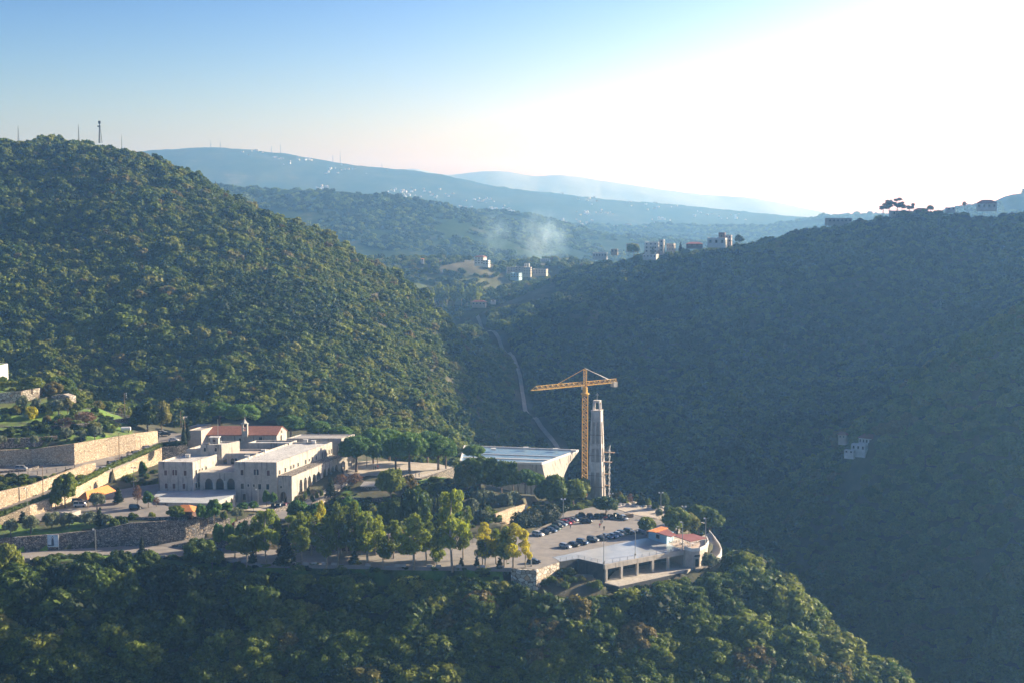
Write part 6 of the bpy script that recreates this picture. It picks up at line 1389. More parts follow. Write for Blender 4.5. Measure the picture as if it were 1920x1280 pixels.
for px, pb, pt, z, w_, l in ((900, 928, 860, -4, 88, 'huge dark spreading oak behind the olive garden'), (940, 930, 868, -5, 80, 'dark oak right of the huge one under the hall'), (875, 930, 875, -3.5, 50, 'dark oak left of the huge one'), (1035, 955, 896, -7.8, 66, 'large dark green oak in front of the crane foot'), (1075, 950, 903, -8, 56, 'lighter round oak touching the crane mast foot'), (1092, 938, 900, -8, 40, 'oak just left of the bell tower base'),
                          (1136, 966, 933, -8, 50, 'round dark clipped tree over the far car row'), (1212, 1004, 971, -8, 36, 'round bushy tree left of the cafe roofs'), (1270, 1002, 957, -9, 60, 'round light green oak behind the cafe canopy'), (1292, 1004, 966, -9.5, 46, 'olive green oak right behind the cafe canopy'), (1310, 995, 948, -11, 40, 'oak on the rim behind the cafe light post'), (1330, 1000, 955, -12, 56, 'broad oak on the rim at the right tip of the plateau'),
                          (277, 812, 760, 9, 56, 'large round oak past the end of the cream wall'), (303, 812, 758, 8.5, 44, 'smaller round oak right behind the large one past the wall'), (256, 808, 775, 10, 30, 'dark oak left of the large round one past the wall'), (122, 952, 891, -1.2, 52, 'big round olive green tree at the left of the orange carport'), (104, 955, 920, -1.4, 26, 'low dark bush under the big tree by the carport'),
                          (733, 940, 882, -3, 56, 'large dark leafy oak beside the garden hut'), (765, 935, 893, -3, 36, 'dark leafy tree at the esplanade wall corner'), (780, 1000, 920, -5, 62, 'tall rounded green pine like tree right of the cypresses'), (728, 1005, 945, -5.5, 52, 'round dark green tree in the middle behind the eucalyptus'), (745, 1030, 990, -8, 30, 'small round tree under the eucalyptus by the road'),
                          (374, 1060, 1014, -10, 66, 'dark square topped oak standing at the front road edge'), (398, 1064, 1030, -10, 46, 'dark oak leaning right of the square topped one'), (15, 1100, 1026, -14, 66, 'tall oak at the lower left corner rising above the road'), (90, 1085, 1045, -12, 46, 'autumn tinted oak just under the barrier blocks at left'), (170, 1080, 1038, -12, 60, 'dark oak below the tall grey street lamp'), (225, 1080, 1036, -12, 56, 'rounded oak below the road between two lamps'), (280, 1075, 1036, -11, 46, 'bushy oak under the white car on the front road'),
                          (330, 975, 950, -1.6, 36, 'leafy green tree left of the orange pavilion'), (100, 745, 718, 22, 40, 'rounded oak on the knoll behind the outcrop'), (60, 735, 708, 26, 50, 'oak on the knoll above the boulder wall'), (127, 772, 748, 19, 20, 'dark bush right of the rocky outcrop'), (1245, 955, 925, -8.5, 22, 'loose bushy tree behind the plaza light post'), (925, 985, 962, -7, 40, 'dark oak left of the cream wall at the car park')):
    T('oak', px, pb, pt, l, z, w_, 'single oaks on the plateau')
# eucalyptus row
EU = 'eucalyptus along the front road'
for i, (px, pb, pt, w_, kd, l) in enumerate(((500, 1056, 950, 52, 'euc', 'eucalyptus at the left end of the row, dull brown green'), (462, 1058, 975, 34, 'euc', 'lower eucalyptus leaning beside the left end of the row'), (522, 1040, 962, 30, 'euc', 'narrow eucalyptus behind the leftmost one'), (566, 1056, 958, 48, 'euc', 'eucalyptus with a thin straight trunk, third in the row'), (604, 1034, 935, 30, 'euc_y', 'bright yellow topped eucalyptus near the monastery corner'), (612, 1060, 960, 52, 'euc', 'yellow green eucalyptus by the pale lamp post'),
                      (634, 1058, 936, 46, 'euc', 'tall olive eucalyptus right of the yellow top'), (662, 1054, 938, 56, 'euc', 'tall grey green eucalyptus in the middle of the row'), (690, 1058, 952, 66, 'euc', 'broad yellow green eucalyptus right of the middle'), (718, 1060, 1000, 34, 'euc', 'short drooping eucalyptus under the broad one'), (776, 1062, 958, 66, 'euc', 'rounded weeping eucalyptus left of the dark cypresses'), (848, 1064, 912, 66, 'euc', 'tallest eucalyptus, sunlit yellow green, in front of the cypresses'), (874, 1020, 942, 34, 'euc', 'eucalyptus bough mass right of the tallest one'), (820, 1062, 1010, 30, 'euc', 'small drooping eucalyptus left of the tallest trunk'),
                      (910, 1062, 976, 46, 'euc_y', 'yellow crowned eucalyptus right of the tallest one'), (905, 1060, 1000, 36, 'euc', 'green eucalyptus under the yellow crowned one'), (962, 1063, 976, 52, 'euc_y', 'broad yellow eucalyptus at the road bend'), (945, 1062, 985, 44, 'euc', 'grey green eucalyptus left of the broad yellow one'), (985, 1063, 984, 32, 'euc_y', 'slim yellow eucalyptus beside the road end light post'), (640, 1040, 985, 30, 'euc', 'slim eucalyptus behind the pale lamp post'))):
    T(kd, px, pb, pt, l, -8, w_, EU)
for k_, (px, pb, pt, w_, l) in enumerate(((545, 1036, 962, 40, 'eucalyptus of the back row behind the dark conifer'), (583, 1040, 958, 44, 'eucalyptus of the back row left of the pale lamp post'), (650, 1036, 948, 46, 'eucalyptus of the back row behind the tall olive one'), (676, 1038, 955, 44, 'eucalyptus of the back row between the two broad ones'), (705, 1040, 962, 46, 'eucalyptus of the back row right of the broad yellow green one'), (738, 1046, 968, 40, 'eucalyptus filling the gap left of the weeping one'), (800, 1050, 960, 40, 'eucalyptus right of the weeping one'), (828, 1046, 950, 40, 'slim eucalyptus behind the tallest one'), (868, 1048, 962, 40, 'eucalyptus leaning right of the tallest trunk'), (930, 1056, 990, 36, 'low eucalyptus between the yellow crowned ones'), (480, 1052, 968, 40, 'eucalyptus beside the first one, left end of the row'), (440, 1046, 1000, 30, 'low eucalyptus behind the pruned round trees'))):
    T('euc', px, pb, pt, l, -8, w_*1.15, EU)
for px, pb, pt, z, l in ((807, 985, 925, -5, 'leftmost cypress of the three behind the weeping eucalyptus'), (815, 988, 930, -5, 'middle cypress behind the weeping eucalyptus'), (822, 990, 926, -5, 'right cypress behind the weeping eucalyptus'), (755, 958, 926, -4, 'leftmost cypress below the esplanade wall'), (761, 958, 930, -4, 'second cypress below the esplanade wall'), (766, 960, 924, -4, 'tall third cypress below the esplanade wall'), (884, 980, 935, -5, 'cypress left of the olive garden'), (907, 975, 925, -5, 'thin cypress inside the olive garden'),
                         (345, 832, 800, 8, 'dark cypress beside the wooden power pole'), (352, 826, 796, 7, 'dark cypress against the tan outbuilding')):
    T('cypress', px, pb, pt, l, z, 10 if px > 500 else 11, 'cypresses')
for px, pb, pt, z, w_, l in ((20, 1003, 975, -3.5, 30, 'olive at the far left of the lawn row'), (58, 998, 968, -3, 36, 'second olive from the left above the masonry wall'), (97, 992, 962, -3, 38, 'olive above the billboard'), (130, 990, 963, -2.8, 36, 'olive right above the billboard'), (168, 986, 961, -2.5, 44, 'bushy grey olive left of the small fir'), (200, 984, 965, -2.3, 26, 'yellowish olive right of the small fir'), (182, 952, 925, -.6, 34, 'round olive in front of the orange carport'),
                          (885, 965, 935, -5, 32, 'left grey olive in the garden above the car park'), (898, 950, 920, -4.5, 36, 'second grey olive in the garden above the car park'), (920, 952, 922, -5, 36, 'third grey olive in the garden above the car park'), (945, 955, 925, -5.5, 34, 'right grey olive in the garden above the car park'), (965, 950, 922, -5.8, 30, 'grey olive at the top of the cream wall'), (905, 980, 955, -6, 34, 'olive below the garden at the road bend'), (445, 972, 953, -4, 26, 'small olive below the white terrace corner'),
                          (125, 822, 803, 14, 24, 'round grey olive on the lowest terrace, left of a pair'), (152, 822, 806, 13.5, 22, 'round grey olive in the middle of the lowest terrace'), (178, 822, 800, 13, 28, 'largest round grey olive on the lowest terrace'), (65, 834, 817, 12.8, 18, 'small grey olive under the dry stone wall'), (32, 836, 821, 12.8, 14, 'small grey olive near the left frame edge'), (5, 834, 817, 12.8, 20, 'grey olive cut by the left frame edge'), (42, 768, 743, 19.8, 24, 'grey olive in front of the boulder wall'), (68, 768, 747, 19.8, 18, 'small grey olive at the boulder wall corner'), (110, 775, 750, 18.5, 34, 'dark spreading olive under the rocky outcrop'),
                          (1330, 1068, 1040, -13.5, 34, 'thin leaved olive under the curved ramp'), (1236, 972, 954, -8.2, 16, 'small grey shrub beside the plaza')):
    T('olive', px, pb, pt, l, z, w_, 'olives')
for px, pb, pt, z, w_, l in ((187, 985, 950, -2.3, 20, 'dark little fir above the masonry wall'), (43, 980, 957, -2, 20, 'small dark fir at the left by the lamp post'), (222, 942, 912, -.5, 20, 'young fir right of the orange carport'), (266, 1044, 1005, -8, 15, 'slim little conifer on the front road edge'), (620, 930, 893, -2.4, 22, 'dark young fir by the arcade end'), (1203, 948, 922, -8.3, 22, 'young conifer on the rocks behind the plaza'), (1153, 946, 922, -8.4, 14, 'thin young conifer right of the scaffolding'), (536, 1062, 990, -9, 42, 'dark dense conifer in the eucalyptus row'), (474, 1056, 1030, -8.5, 18, 'small dark conifer at the left end of the eucalyptus row'), (664, 1058, 1032, -8.4, 24, 'small dark round conifer on the road edge'), (865, 1062, 1044, -8.4, 12, 'tiny dark conifer by the tallest eucalyptus'), (894, 1062, 1040, -8.4, 12, 'little green conifer between road edge eucalyptus'), (937, 1066, 1044, -8.6, 16, 'bright green little conifer at the road end')):
    T('fir', px, pb, pt, l, z, w_, 'small conifers')
for px, pb, pt, z, w_, l in ((377, 978, 946, -1.7, 24, 'green leafy tree right of the orange pavilion'), (402, 975, 938, -1.8, 30, 'tall bright green tree below the terrace corner'), (390, 977, 948, -1.8, 26, 'green tree between two others right of the pavilion'), (425, 962, 942, -3, 28, 'bushy tree against the terrace wall'), (455, 958, 942, -3.8, 24, 'leafy bush tree below the right block windows'), (475, 957, 940, -4, 20, 'round leafy tree left of the monastery lamp'), (500, 948, 920, -4, 18, 'palm like leafy tree near the entrance arch'), (513, 948, 924, -4, 16, 'small leafy tree left of the entrance arch'), (278, 950, 922, -.7, 24, 'green tree on the island at the driveway'), (268, 898, 866, 1.5, 18, 'small bright tree at the monastery left corner'),
                          (410, 1028, 984, -8, 26, 'left pruned round tree below the red car'), (430, 1028, 985, -8, 26, 'middle pruned round tree below the red car'), (452, 1028, 983, -8, 26, 'right pruned round tree below the red car'), (560, 975, 940, -4.5, 50, 'dark green bushy tree behind the left eucalyptus'), (590, 980, 945, -4.5, 46, 'dark green bushy tree under the yellow top'), (655, 985, 935, -4.5, 44, 'green bushy tree behind the grey green eucalyptus'), (805, 1020, 990, -7, 30, 'green bushy tree on the small island by the road'), (860, 1000, 962, -6, 40, 'green bushy tree behind the tallest eucalyptus')):
    T('bright', px, pb, pt, l, z, w_, 'leafy garden trees')
T('brown', 258, 948, 908, 'bare reddish brown tree on the driveway island', -.8, 18); T('brown', 293, 947, 930, 'tiny bare pink tree by the white terrace', -.4, 14); T('brown', 665, 912, 886, 'orange brown tree in front of the arcade end', -1.5, 34, name='autumn_tree'); T('brown', 640, 915, 888, 'reddish brown shrub tree at the arcade foot', -1.5, 24, name='autumn_tree')
T('brown', 1181, 946, 925, 'thin brown tree on the rocks behind the plaza', -8.4, 14); T('brown', 160, 796, 772, 'brown leafless thicket above the bright green slope', 16.8, 46, cat='bush', name='thicket'); T('brown', 122, 802, 782, 'reddish brown thicket on the middle terrace', 15.5, 36, cat='bush', name='thicket')
T('shrub_y', 60, 786, 764, 'bright yellow shrub on the upper terrace', 17.2, 26, cat='bush'); T('shrub_y', 93, 778, 766, 'small yellow shrub right of the bright yellow one', 18, 14, cat='bush'); T('shrub_y', 992, 963, 950, 'yellow bush at the top of the cream wall end', -7, 12, cat='bush')
# clipped shrubs along the arcade and loose bushes
cnt = 0
for px, py, h, l in ((1400, 1072, 8.5, 'oak right of the curved ramp, lower of two'), (1398, 1040, 7, 'oak at the rim beyond the curved ramp')):
    x_ = G(px, py, -14); tree('oak', Vector((x_.x, x_.y, float(H(np.float64(x_.x), np.float64(x_.y)))-.3)), h, l, 'oaks by the curved ramp', 1.15)
for px, pb, z, h_, l in ((557, 945, -4, 11, 'clipped shrub nearest the entrance along the arcade'), (565, 940, -3.7, 9, 'second clipped shrub along the arcade'), (572, 935, -3.5, 12, 'tall clipped shrub pair in front of the first tall arch'), (578, 929, -3, 14, 'dark clipped shrub in front of the second tall arch'), (585, 938, -3.4, 9, 'low clipped shrub on the outer side of the arcade path'), (594, 934, -3.1, 10, 'round clipped shrub in the outer path row'), (603, 930, -2.8, 10, 'second round clipped shrub in the outer path row'), (589, 944, -3.7, 8, 'smallest clipped shrub by the path parapet')):
    T('bush', px, pb, pb-h_, l, z, 8, 'clipped shrubs along the arcade', 'shrub', 'clipped_shrub')
BL = [('low bush on the lowest green terrace', 14, ((20, 815), (48, 818), (88, 812), (140, 808), (200, 806))), ('scrubby bush on the upper green terraces', 17.5, ((10, 790), (30, 776), (80, 771), (138, 782), (150, 768), (178, 776), (196, 768), (112, 790), (88, 792))),
      ('bush on the slope just below the front road', -10, ((500, 1070), (540, 1072), (590, 1070), (640, 1074), (700, 1076), (760, 1078), (815, 1076), (860, 1078), (912, 1080), (950, 1084), (430, 1066))),
      ('wild bush on the ground under the boulder wall and deck', -16, ((1020, 1098), (1034, 1092), (1048, 1096), (1062, 1088), (1075, 1092), (1090, 1090), (1105, 1100), (1120, 1104), (1060, 1104))),
      ('bush among the garden below the esplanade', -3.5, ((625, 948), (648, 925), (672, 925), (690, 950), (820, 925), (838, 915), (858, 920), (790, 945), (845, 950), (700, 965))),
      ('scrub bush on the knoll beside the white building', 26, ((20, 722), (34, 718), (84, 728), (112, 735), (8, 726))), ('bush on the dry bank between the two left roads', 4, ((100, 900), (130, 893), (150, 888), (60, 912), (85, 905), (30, 925))),
      ('shrub on the rocks at the far rim of the plaza', -8.5, ((1170, 944), (1215, 950), (1228, 955), (1160, 940), (1193, 940), (1255, 962))), ('shrub at the foot of the dark masonry wall garden', -2.5, ((230, 985), (250, 978), (285, 974), (420, 972), (215, 988)))]
for lab, z, L_ in BL:
    for px, py in L_: T('bush', px, py, py-_r.uniform(9, 15), lab, None if z in (-10, -16, 26, 4, 14, 17.5) else z, _r.uniform(14, 24), lab+' group' if False else 'bushes: '+lab, 'bush')
# pale rocks on the plaza rim
def rock(p, s, seed):
    v, f = ICO2; rs_ = np.random.RandomState(seed); q = v*(1+.35*(rs_.rand(len(v), 1)-.5))*np.array([s, s*.8, s*.55]); m = MB(); m.add([tuple(x) for x in q], [tuple(x) for x in f]); o = m.build('rock', MT['ashlar_trim']); o.location = p
    return tag(o, 'pale limestone block on the rim behind the bright plaza', 'rock', 'pale rocks behind the plaza')
for k in range(22): px = 1162+k*3.9+_r.uniform(-2, 2); py = 945+(px-1162)*.10+_r.uniform(-4, 2); rock(G(px, py, -7.9), _r.uniform(.6, 1.4), k)
tag(M_ := (lambda: (lambda m: (m.box((0, 0, .6), (3.6, .8, 1.2)), m.build('skip', MT['wood']))[1])(MB()))(), 'small wooden crate stand beside the last car of the far row', 'crate'); M_.location = G(1178, 969, -7.9); M_.rotation_euler.z = .3
# ---------------------------------------------------------------- houses
def house(p, w_, d_, h_, rot, wm, roof, label, floors=2, cols=3, group=None, detail=True, name='house', rise=None, side=2, dep=2.5):
    o = empty(name, p, R(rot), label, 'house', group); ft = [(-w_/2, -d_/2), (w_/2, -d_/2), (w_/2, d_/2), (-w_/2, d_/2)]
    if roof == 'flat': block(o, ft, -dep, h_, MT[wm], MT['white_roof'], .5, .3)
    else:
        m = MB(); m.prism(ft, -dep, h_); m.build('wall', MT[wm], o); hip(o, ft, h_+.01, rise or min(w_, d_)*.25, MT[roof], .28, .5)
    if detail:
        for f_ in range(floors):
            z = h_*(f_+.5)/floors
            for c in range(cols): window(o, ft[0], ft[1], w_*(c+.5)/cols, z, w_/cols*.34, h_/floors*.42, sub=False)
            for c in range(side): window(o, ft[1], ft[2], d_*(c+.5)/side, z, d_/side*.3, h_/floors*.42, sub=False)
    return o
def hh_(px, py, wpx, hpx, rot, wm, roof, label, Y=None, **k):
    if px > 1110 and Y: Y *= RH
    p = hit(px, py, 600) if Y is None else GY(px, py, Y); s = scale_at(p)
    if Y is not None:
        g_ = float(H(np.float64(p.x), np.float64(p.y)))
        if px > 1000: p.z = max(g_, p.z-1.5)
    return house(p, wpx*s, k.pop('dpx', wpx*.7)*s, hpx*s, rot, wm, roof, label, **k)
VG = 'houses of the village beyond the pass'
hh_(901, 495, 19, 13, -25, 'render_white', 'red_tile', 'white villa with a red hipped roof alone on the village ridge', 1490, floors=3, group=VG)
hh_(912, 497, 12, 9, -25, 'render_white', 'flat', 'low white wing right of the red roofed villa', 1470, group=VG, cols=2)
hh_(989, 515, 14, 14, -12, 'render_tan', 'flat', 'tan three storey block at the centre of the village', 1430, floors=3, group=VG)
hh_(976, 508, 20, 8, -12, 'render_grey', 'flat', 'long grey block behind the tan three storey one', 1460, group=VG)
hh_(988, 500, 9, 6, -12, 'render_white', 'flat', 'small white roof storey above the grey block', 1480, group=VG, cols=2)
hh_(1013, 510, 26, 8, -12, 'render_tan', 'flat', 'long pale block right of the tan three storey one', 1450, group=VG, cols=5)
hh_(958, 509, 15, 8, 10, 'render_tan', 'flat', 'dim tan block at the left of the village', 1460, group=VG)
hh_(968, 521, 18, 9, -30, 'wall_blue', 'flat', 'blue building at the front of the village', 1400, group=VG, cols=3)
hh_(792, 491, 6, 5, 0, 'render_white', 'orange_tile', 'tiny white house with orange roof at the left of the village shelf', 1500, group=VG, cols=1, side=1)
hh_(1022, 490, 16, 5, 0, 'render_white', 'flat', 'low white building on the village skyline', 1560, group=VG, cols=4)
hh_(898, 572, 26, 6, -6, 'render_tan', 'red_paint_roof', 'long low red roofed barn at the head of the gorge', 1270, floors=1, cols=4, group=VG, dpx=10, rise=1.5)
hh_(925, 566, 9, 3, -6, 'render_white', 'flat', 'small pale shed right of the red roofed barn', 1290, floors=1, cols=1, side=1, group=VG)
RG = 'houses on the right hand crest'
hh_(1224, 471, 26, 20, -28, 'render_white', 'flat', 'white block with a stair tower on the right crest', 1085, floors=3, group=RG)
hh_(1241, 470, 9, 24, -28, 'render_grey', 'flat', 'tall grey stair tower attached to the white crest block', 1080, floors=3, cols=1, side=1, group=RG)
hh_(1258, 468, 14, 14, -28, 'render_tan', 'flat', 'pinkish unfinished block right of the white crest block', 1085, group=RG)
hh_(1220, 480, 26, 6, -20, 'render_white', 'flat', 'low white terrace building below the white crest block', 1070, floors=1, cols=4, group=RG)
hh_(1125, 479, 26, 8, -8, 'render_white', 'flat', 'low pale house at the left end of the right crest', 1110, floors=1, cols=5, group=RG)
hh_(1152, 471, 13, 7, -8, 'render_tan', 'flat', 'small ochre house above the low pale one on the crest', 1110, cols=2, floors=1, group=RG)
hh_(1186, 465, 22, 11, 0, 'render_grey', 'flat', 'dark unfinished concrete frame house on the crest', 1105, group=RG, cols=4)
hh_(1346, 456, 34, 13, -22, 'render_white', 'flat', 'white flat roofed house alone on the crest', 1060, floors=1, group=RG)
hh_(1354, 446, 12, 13, -22, 'shutter', 'flat', 'dark roof tower on the lone white crest house', 1068, floors=1, cols=1, side=1, group=RG)
hh_(1366, 452, 12, 14, -22, 'render_tan', 'flat', 'tan open frame wing on the right of the lone crest house', 1062, floors=2, cols=2, group=RG)
hh_(1302, 458, 30, 4, -5, 'shutter', 'red_paint_roof', 'low dark red roofed building between the crest houses', 1085, floors=1, group=RG, rise=1.5)
hh_(1572, 415, 46, 9, 5, 'render_grey', 'flat', 'long grey building silhouetted on the crest', 1055, floors=1, cols=6, group=RG, dpx=20)
hh_(1686, 401, 34, 9, 0, 'render_grey', 'flat', 'low house hidden under the silhouetted pines', 1045, floors=1, group=RG, dpx=18)
hh_(1726, 400, 22, 9, 0, 'shutter', 'red_tile', 'small dark gabled house right of the silhouetted pines', 1045, floors=1, group=RG)
hh_(1850, 388, 36, 10, -18, 'render_white', 'red_paint_roof', 'white house with a purple red hipped roof on the far right crest', 1030, group=RG, floors=1, cols=4)
hh_(1782, 391, 16, 5, 0, 'render_white', 'flat', 'small white house left of the red roofed one on the crest', 1035, floors=1, cols=2, group=RG)
q = SPUR.copy(); s = scale_at(q); HG = 'houses on the wooded right spur'
house(q+Vector((2.5, 6, 2.5)), 32*s, 18*s, 12*s, -34, 'render_white', 'red_tile', 'white main house with red roof in the woods of the right spur', 1, 5, HG, rise=1.7, dep=3)
house(q+Vector((-3, 0, .5)), 27*s, 15*s, 12*s, -34, 'render_white', 'flat', 'stone arched lower house in front of the red roofed one in the woods', 1, 3, HG, dep=3)
house(q+Vector((-8, -2, -.5)), 18*s, 10*s, 6*s, -34, 'render_white', 'flat', 'white curved terrace wall house below the two in the woods', 1, 2, HG, dep=2.5)
house(q+Vector((-8, 12, 4)), 14*s, 12*s, 8*s, -30, 'render_tan', 'red_tile', 'small red roofed pavilion upper left of the house in the woods', 1, 2, HG, rise=1.2, dep=3)
# silhouetted pines and trees on the right crest and in the village
for px, pb, pt, Y, w_, l in ((1655, 404, 380, 1040, 26, 'leftmost silhouetted pine on the right crest'), (1668, 403, 375, 1042, 28, 'second silhouetted pine on the right crest'), (1681, 402, 371, 1040, 26, 'tallest silhouetted pine on the right crest'), (1692, 402, 377, 1038, 26, 'dark wide pine beside the tallest on the crest'), (1706, 402, 380, 1040, 22, 'rightmost pine of the silhouetted clump'), (1744, 399, 384, 1040, 12, 'small umbrella shaped pine right of the clump'), (1733, 399, 389, 1040, 9, 'tiny flat pine between the clump and the gabled house'), (1809, 391, 377, 1035, 14, 'pointed dark tree left of the red roofed crest house')):
    Y *= RH; p = GY(px, pb, Y); tree('pine' if 'umbrella' in l or 'tiny' in l else 'crest', p, (pb-pt)*scale_at(p)*1.08, l, 'pines on the right crest', .85 if 'umbrella' in l else 1.0, sink=1)
for i in range(46):
    px = _r.uniform(1420, 1925); Y = (1045-(px-1500)*.05)*RH; p = GY(px, 400, Y); z = float(H(np.float64(p.x), np.float64(p.y))); p.z = z-.5
    tree('oak', p, _r.uniform(3.5, 7), ('bushy skyline tree '+('left of the long grey crest building' if px < 1540 else 'by the long grey crest building' if px < 1620 else 'around the silhouetted pines' if px < 1720 else 'between the pines and the red roofed crest house' if px < 1815 else 'beside the red roofed crest house at far right')), 'skyline trees of the right crest', 1.2)
for px, pb, pt, Y, w_, l in ((1276, 466, 447, 1085, 18, 'dark pointed fir between the crest houses'), (1224, 474, 455, 1075, 12, 'dark fir in front of the white crest block'), (1188, 474, 452, 1090, 22, 'dark tree left of the white crest block'), (1386, 452, 436, 1070, 16, 'dark tree right of the lone white crest house')):
    Y *= RH; p = GY(px, pb, Y); p.z = max(p.z-3, float(H(np.float64(p.x), np.float64(p.y)))); tree('fir' if 'fir' in l else 'oak', p, (pb-pt)*scale_at(p), l, 'dark trees among the crest houses', 1.0)
for i in range(26):
    px = _r.uniform(1112, 1290); Y = 1095*RH-12; p = GY(px, 480, Y); z = float(H(np.float64(p.x), np.float64(Y))); p.z = z-.4
    tree('oak', p, _r.uniform(3.5, 6.5), 'bushy tree in front of the crest houses', 'trees in front of the crest houses', 1.1)
def shelf_ok(X, Y):
    return ~((Y < 1300) & (np.abs(X+20) < 12))
vp = []
for i in range(5200):
    Y = _r.uniform(1290, 1625); u = _r.uniform(-.15, .06); x = u*Y
    if fbm(np.array([x/40]), np.array([Y/14]), 3)[0] > _r.uniform(-.12, .15): vp.append((x, Y, float(H(np.float64(x), np.float64(Y)))-.4))
vp = np.array(vp); me = bpy.data.meshes.new('orchards'); me.vertices.add(len(vp)); me.vertices.foreach_set('co', vp.ravel()); N_ = len(vp)
hs = rs.uniform(.4, 1.1, N_)
for nm, arr in (('sc_h', hs), ('sc_w', hs*1.1), ('rot', rs.uniform(0, 6.28, N_)), ('pick', rs.randint(0, 5, N_).astype(float))): a = me.attributes.new(nm, 'FLOAT', 'POINT'); a.data.foreach_set('value', arr.astype(np.float32))
oc = bpy.data.objects.new('orchards', me); col.objects.link(oc); tag(oc, 'scattered orchard trees and scrub round the village', 'orchard', kind='stuff'); gn_scatter(oc, srcs, 'orchard_scatter')
for px, pb, pt, Y in [(_r.uniform(810, 900), _r.uniform(566, 574), 0, 1285) for _ in range(22)]:
    p = GY(px, pb, Y+_r.uniform(-10, 15)); tree('euc', p, _r.uniform(13, 20), 'tall dim poplar in the grove at the head of the gorge', 'grove at the head of the gorge', 1.0)
for px, pb, h_ in ((871, 488, 8), (880, 488, 9), (894, 486, 6), (985, 488, 9), (764, 490, 9), (774, 490, 8), (1043, 490, 10), (1010, 492, 6)):
    p = hit(px, pb+3, 1300, 1640); tree('oak', p, h_*.7, 'round dark tree on the skyline of the village shelf', 'skyline trees of the village', .9)
# masts on the ridges
def mast(px, pb, pt, Y, label, r=.5, name='radio_mast', plat=False):
    p = GY(px, pb, Y); h = GY(px, pt, Y).z-p.z; o = empty(name, p, 0, label, 'mast', 'masts on the ridges'); m = MB()
    for a in range(3): m.tube((1.6*r*math.cos(a*2.1)*2, 1.6*r*math.sin(a*2.1)*2, -6), (0, 0, h), r*.45, r*.3, 4)
    m.tube((0, 0, -6), (0, 0, h), r*.6, r*.4, 4); m.build('lattice', MT['dark'], o)
    if plat: m = MB(); m.box((0, 0, h*.93), (1.5, .8, 2.0)); m.box((-.4, 0, h*.62), (2.0, .8, .9)); m.build('antenna', MT['dark'], o)
mast(187, 252, 228, 990, 'antenna mast with dark panels on the left hill top', .45, plat=True); mast(147, 248, 232, 1000, 'thin short mast on the left hill top', .2); mast(34, 250, 236, 1050, 'faint thin mast far left on the hill', .2); mast(228, 268, 252, 1020, 'faint mast right of the antenna mast', .12)
for px, pb, pt, l in ((395, 276, 263, 'far mast left on the blue ridge'), (413, 276, 264, 'second far mast on the blue ridge'), (509, 286, 273, 'third far mast on the blue ridge'), (526, 289, 268, 'tallest far mast on the blue ridge'), (624, 304, 289, 'fifth far mast on the blue ridge'), (638, 306, 283, 'sixth far mast on the blue ridge'), (716, 317, 306, 'rightmost far mast on the blue ridge')): mast(px, pb, pt, 4600, l, .6)
mast(404, 352, 340, 2100, 'white pair of silos at the hill edge', 1.2, 'silo')
# far villages: small pale houses scattered in clusters over the blue slopes
dgp = bpy.context.evaluated_depsgraph_get()
from mathutils.bvhtree import BVHTree
hills = [o for o in sc.objects if o.name.startswith('hills')]
bvh = []
for o in hills:
    n_ = len(o.data.vertices); vv = np.empty(n_*3, np.float32); o.data.vertices.foreach_get('co', vv)
    bvh.append(BVHTree.FromPolygons([tuple(q) for q in vv.reshape(-1, 3)], [tuple(p_.vertices) for p_ in o.data.polygons]))
def far_hit(px, py):
    o_ = Vector((0, 0, CZ)); d = ray(px, py).normalized(); best = None
    for b_ in bvh:
        r_ = b_.ray_cast(o_, d)
        if r_[0] is not None and (best is None or r_[3] < best[1]): best = (r_[0], r_[3])
    return best[0] if best else None
protos = []
for wm, rf in (('render_white', 'flat'), ('render_tan', 'flat'), ('render_white', 'red_tile'), ('render_grey', 'flat')):
    m = MB(); m.box((0, 0, 3), (14, 11, 14)); m.cur = 1
    if rf == 'flat': m.box((0, 0, 10.2), (14.6, 11.6, .5)); m.box((3, 1, 11.2), (4, 4, 2))
    else: m.hexa([(-7.6, -6.1, 10), (7.6, -6.1, 10), (7.6, 6.1, 10), (-7.6, 6.1, 10)], [(-3, -.3, 13.5), (3, -.3, 13.5), (3, .3, 13.5), (-3, .3, 13.5)])
    m.cur = 2
    for fx in (-4.5, 0, 4.5):
        for fz in (2, 6.5): m.box((fx, -5.52, fz), (1.5, .1, 1.8))
    me_ = m.mesh('far_house'); [me_.materials.append(q) for q in (MT[wm], MT['white_roof'] if rf == 'flat' else MT['red_tile'], MT['glass'])]; protos.append(me_)
CLUS = [(760, 360, 36, 9, 26, 'far house in the bright village strung across the blue slope'), (830, 365, 30, 8, 12, 'far house in the bright village strung across the blue slope'), (900, 378, 26, 7, 20, 'far house in the pale village above the smoke'), (940, 392, 34, 8, 16, 'far house in the pale village above the smoke'), (870, 388, 14, 4, 6, 'far house in the pale village above the smoke'), (605, 352, 16, 4, 12, 'far house beside the red roofed hamlet on the left blue slope'),
        (560, 300, 60, 10, 20, 'far house scattered under the mast ridge'), (650, 320, 50, 8, 14, 'far house scattered under the mast ridge'), (480, 285, 40, 8, 12, 'far house scattered under the mast ridge'), (1110, 400, 30, 5, 18, 'far house in the pale village right of the smoke'), (1110, 372, 60, 8, 18, 'far house on the gentle far crest'), (1230, 385, 60, 8, 16, 'far house on the gentle far crest'), (1240, 412, 30, 6, 12, 'far house in the haze below the far crest'), (1080, 418, 60, 6, 18, 'far house in the haze below the far crest'), (1340, 405, 60, 8, 14, 'far house in the haze below the far crest'), (1160, 425, 50, 5, 14, 'far house in the haze below the far crest'), (730, 368, 12, 2, 6, 'far house on the dark hill crest behind the pass')]
k = 0
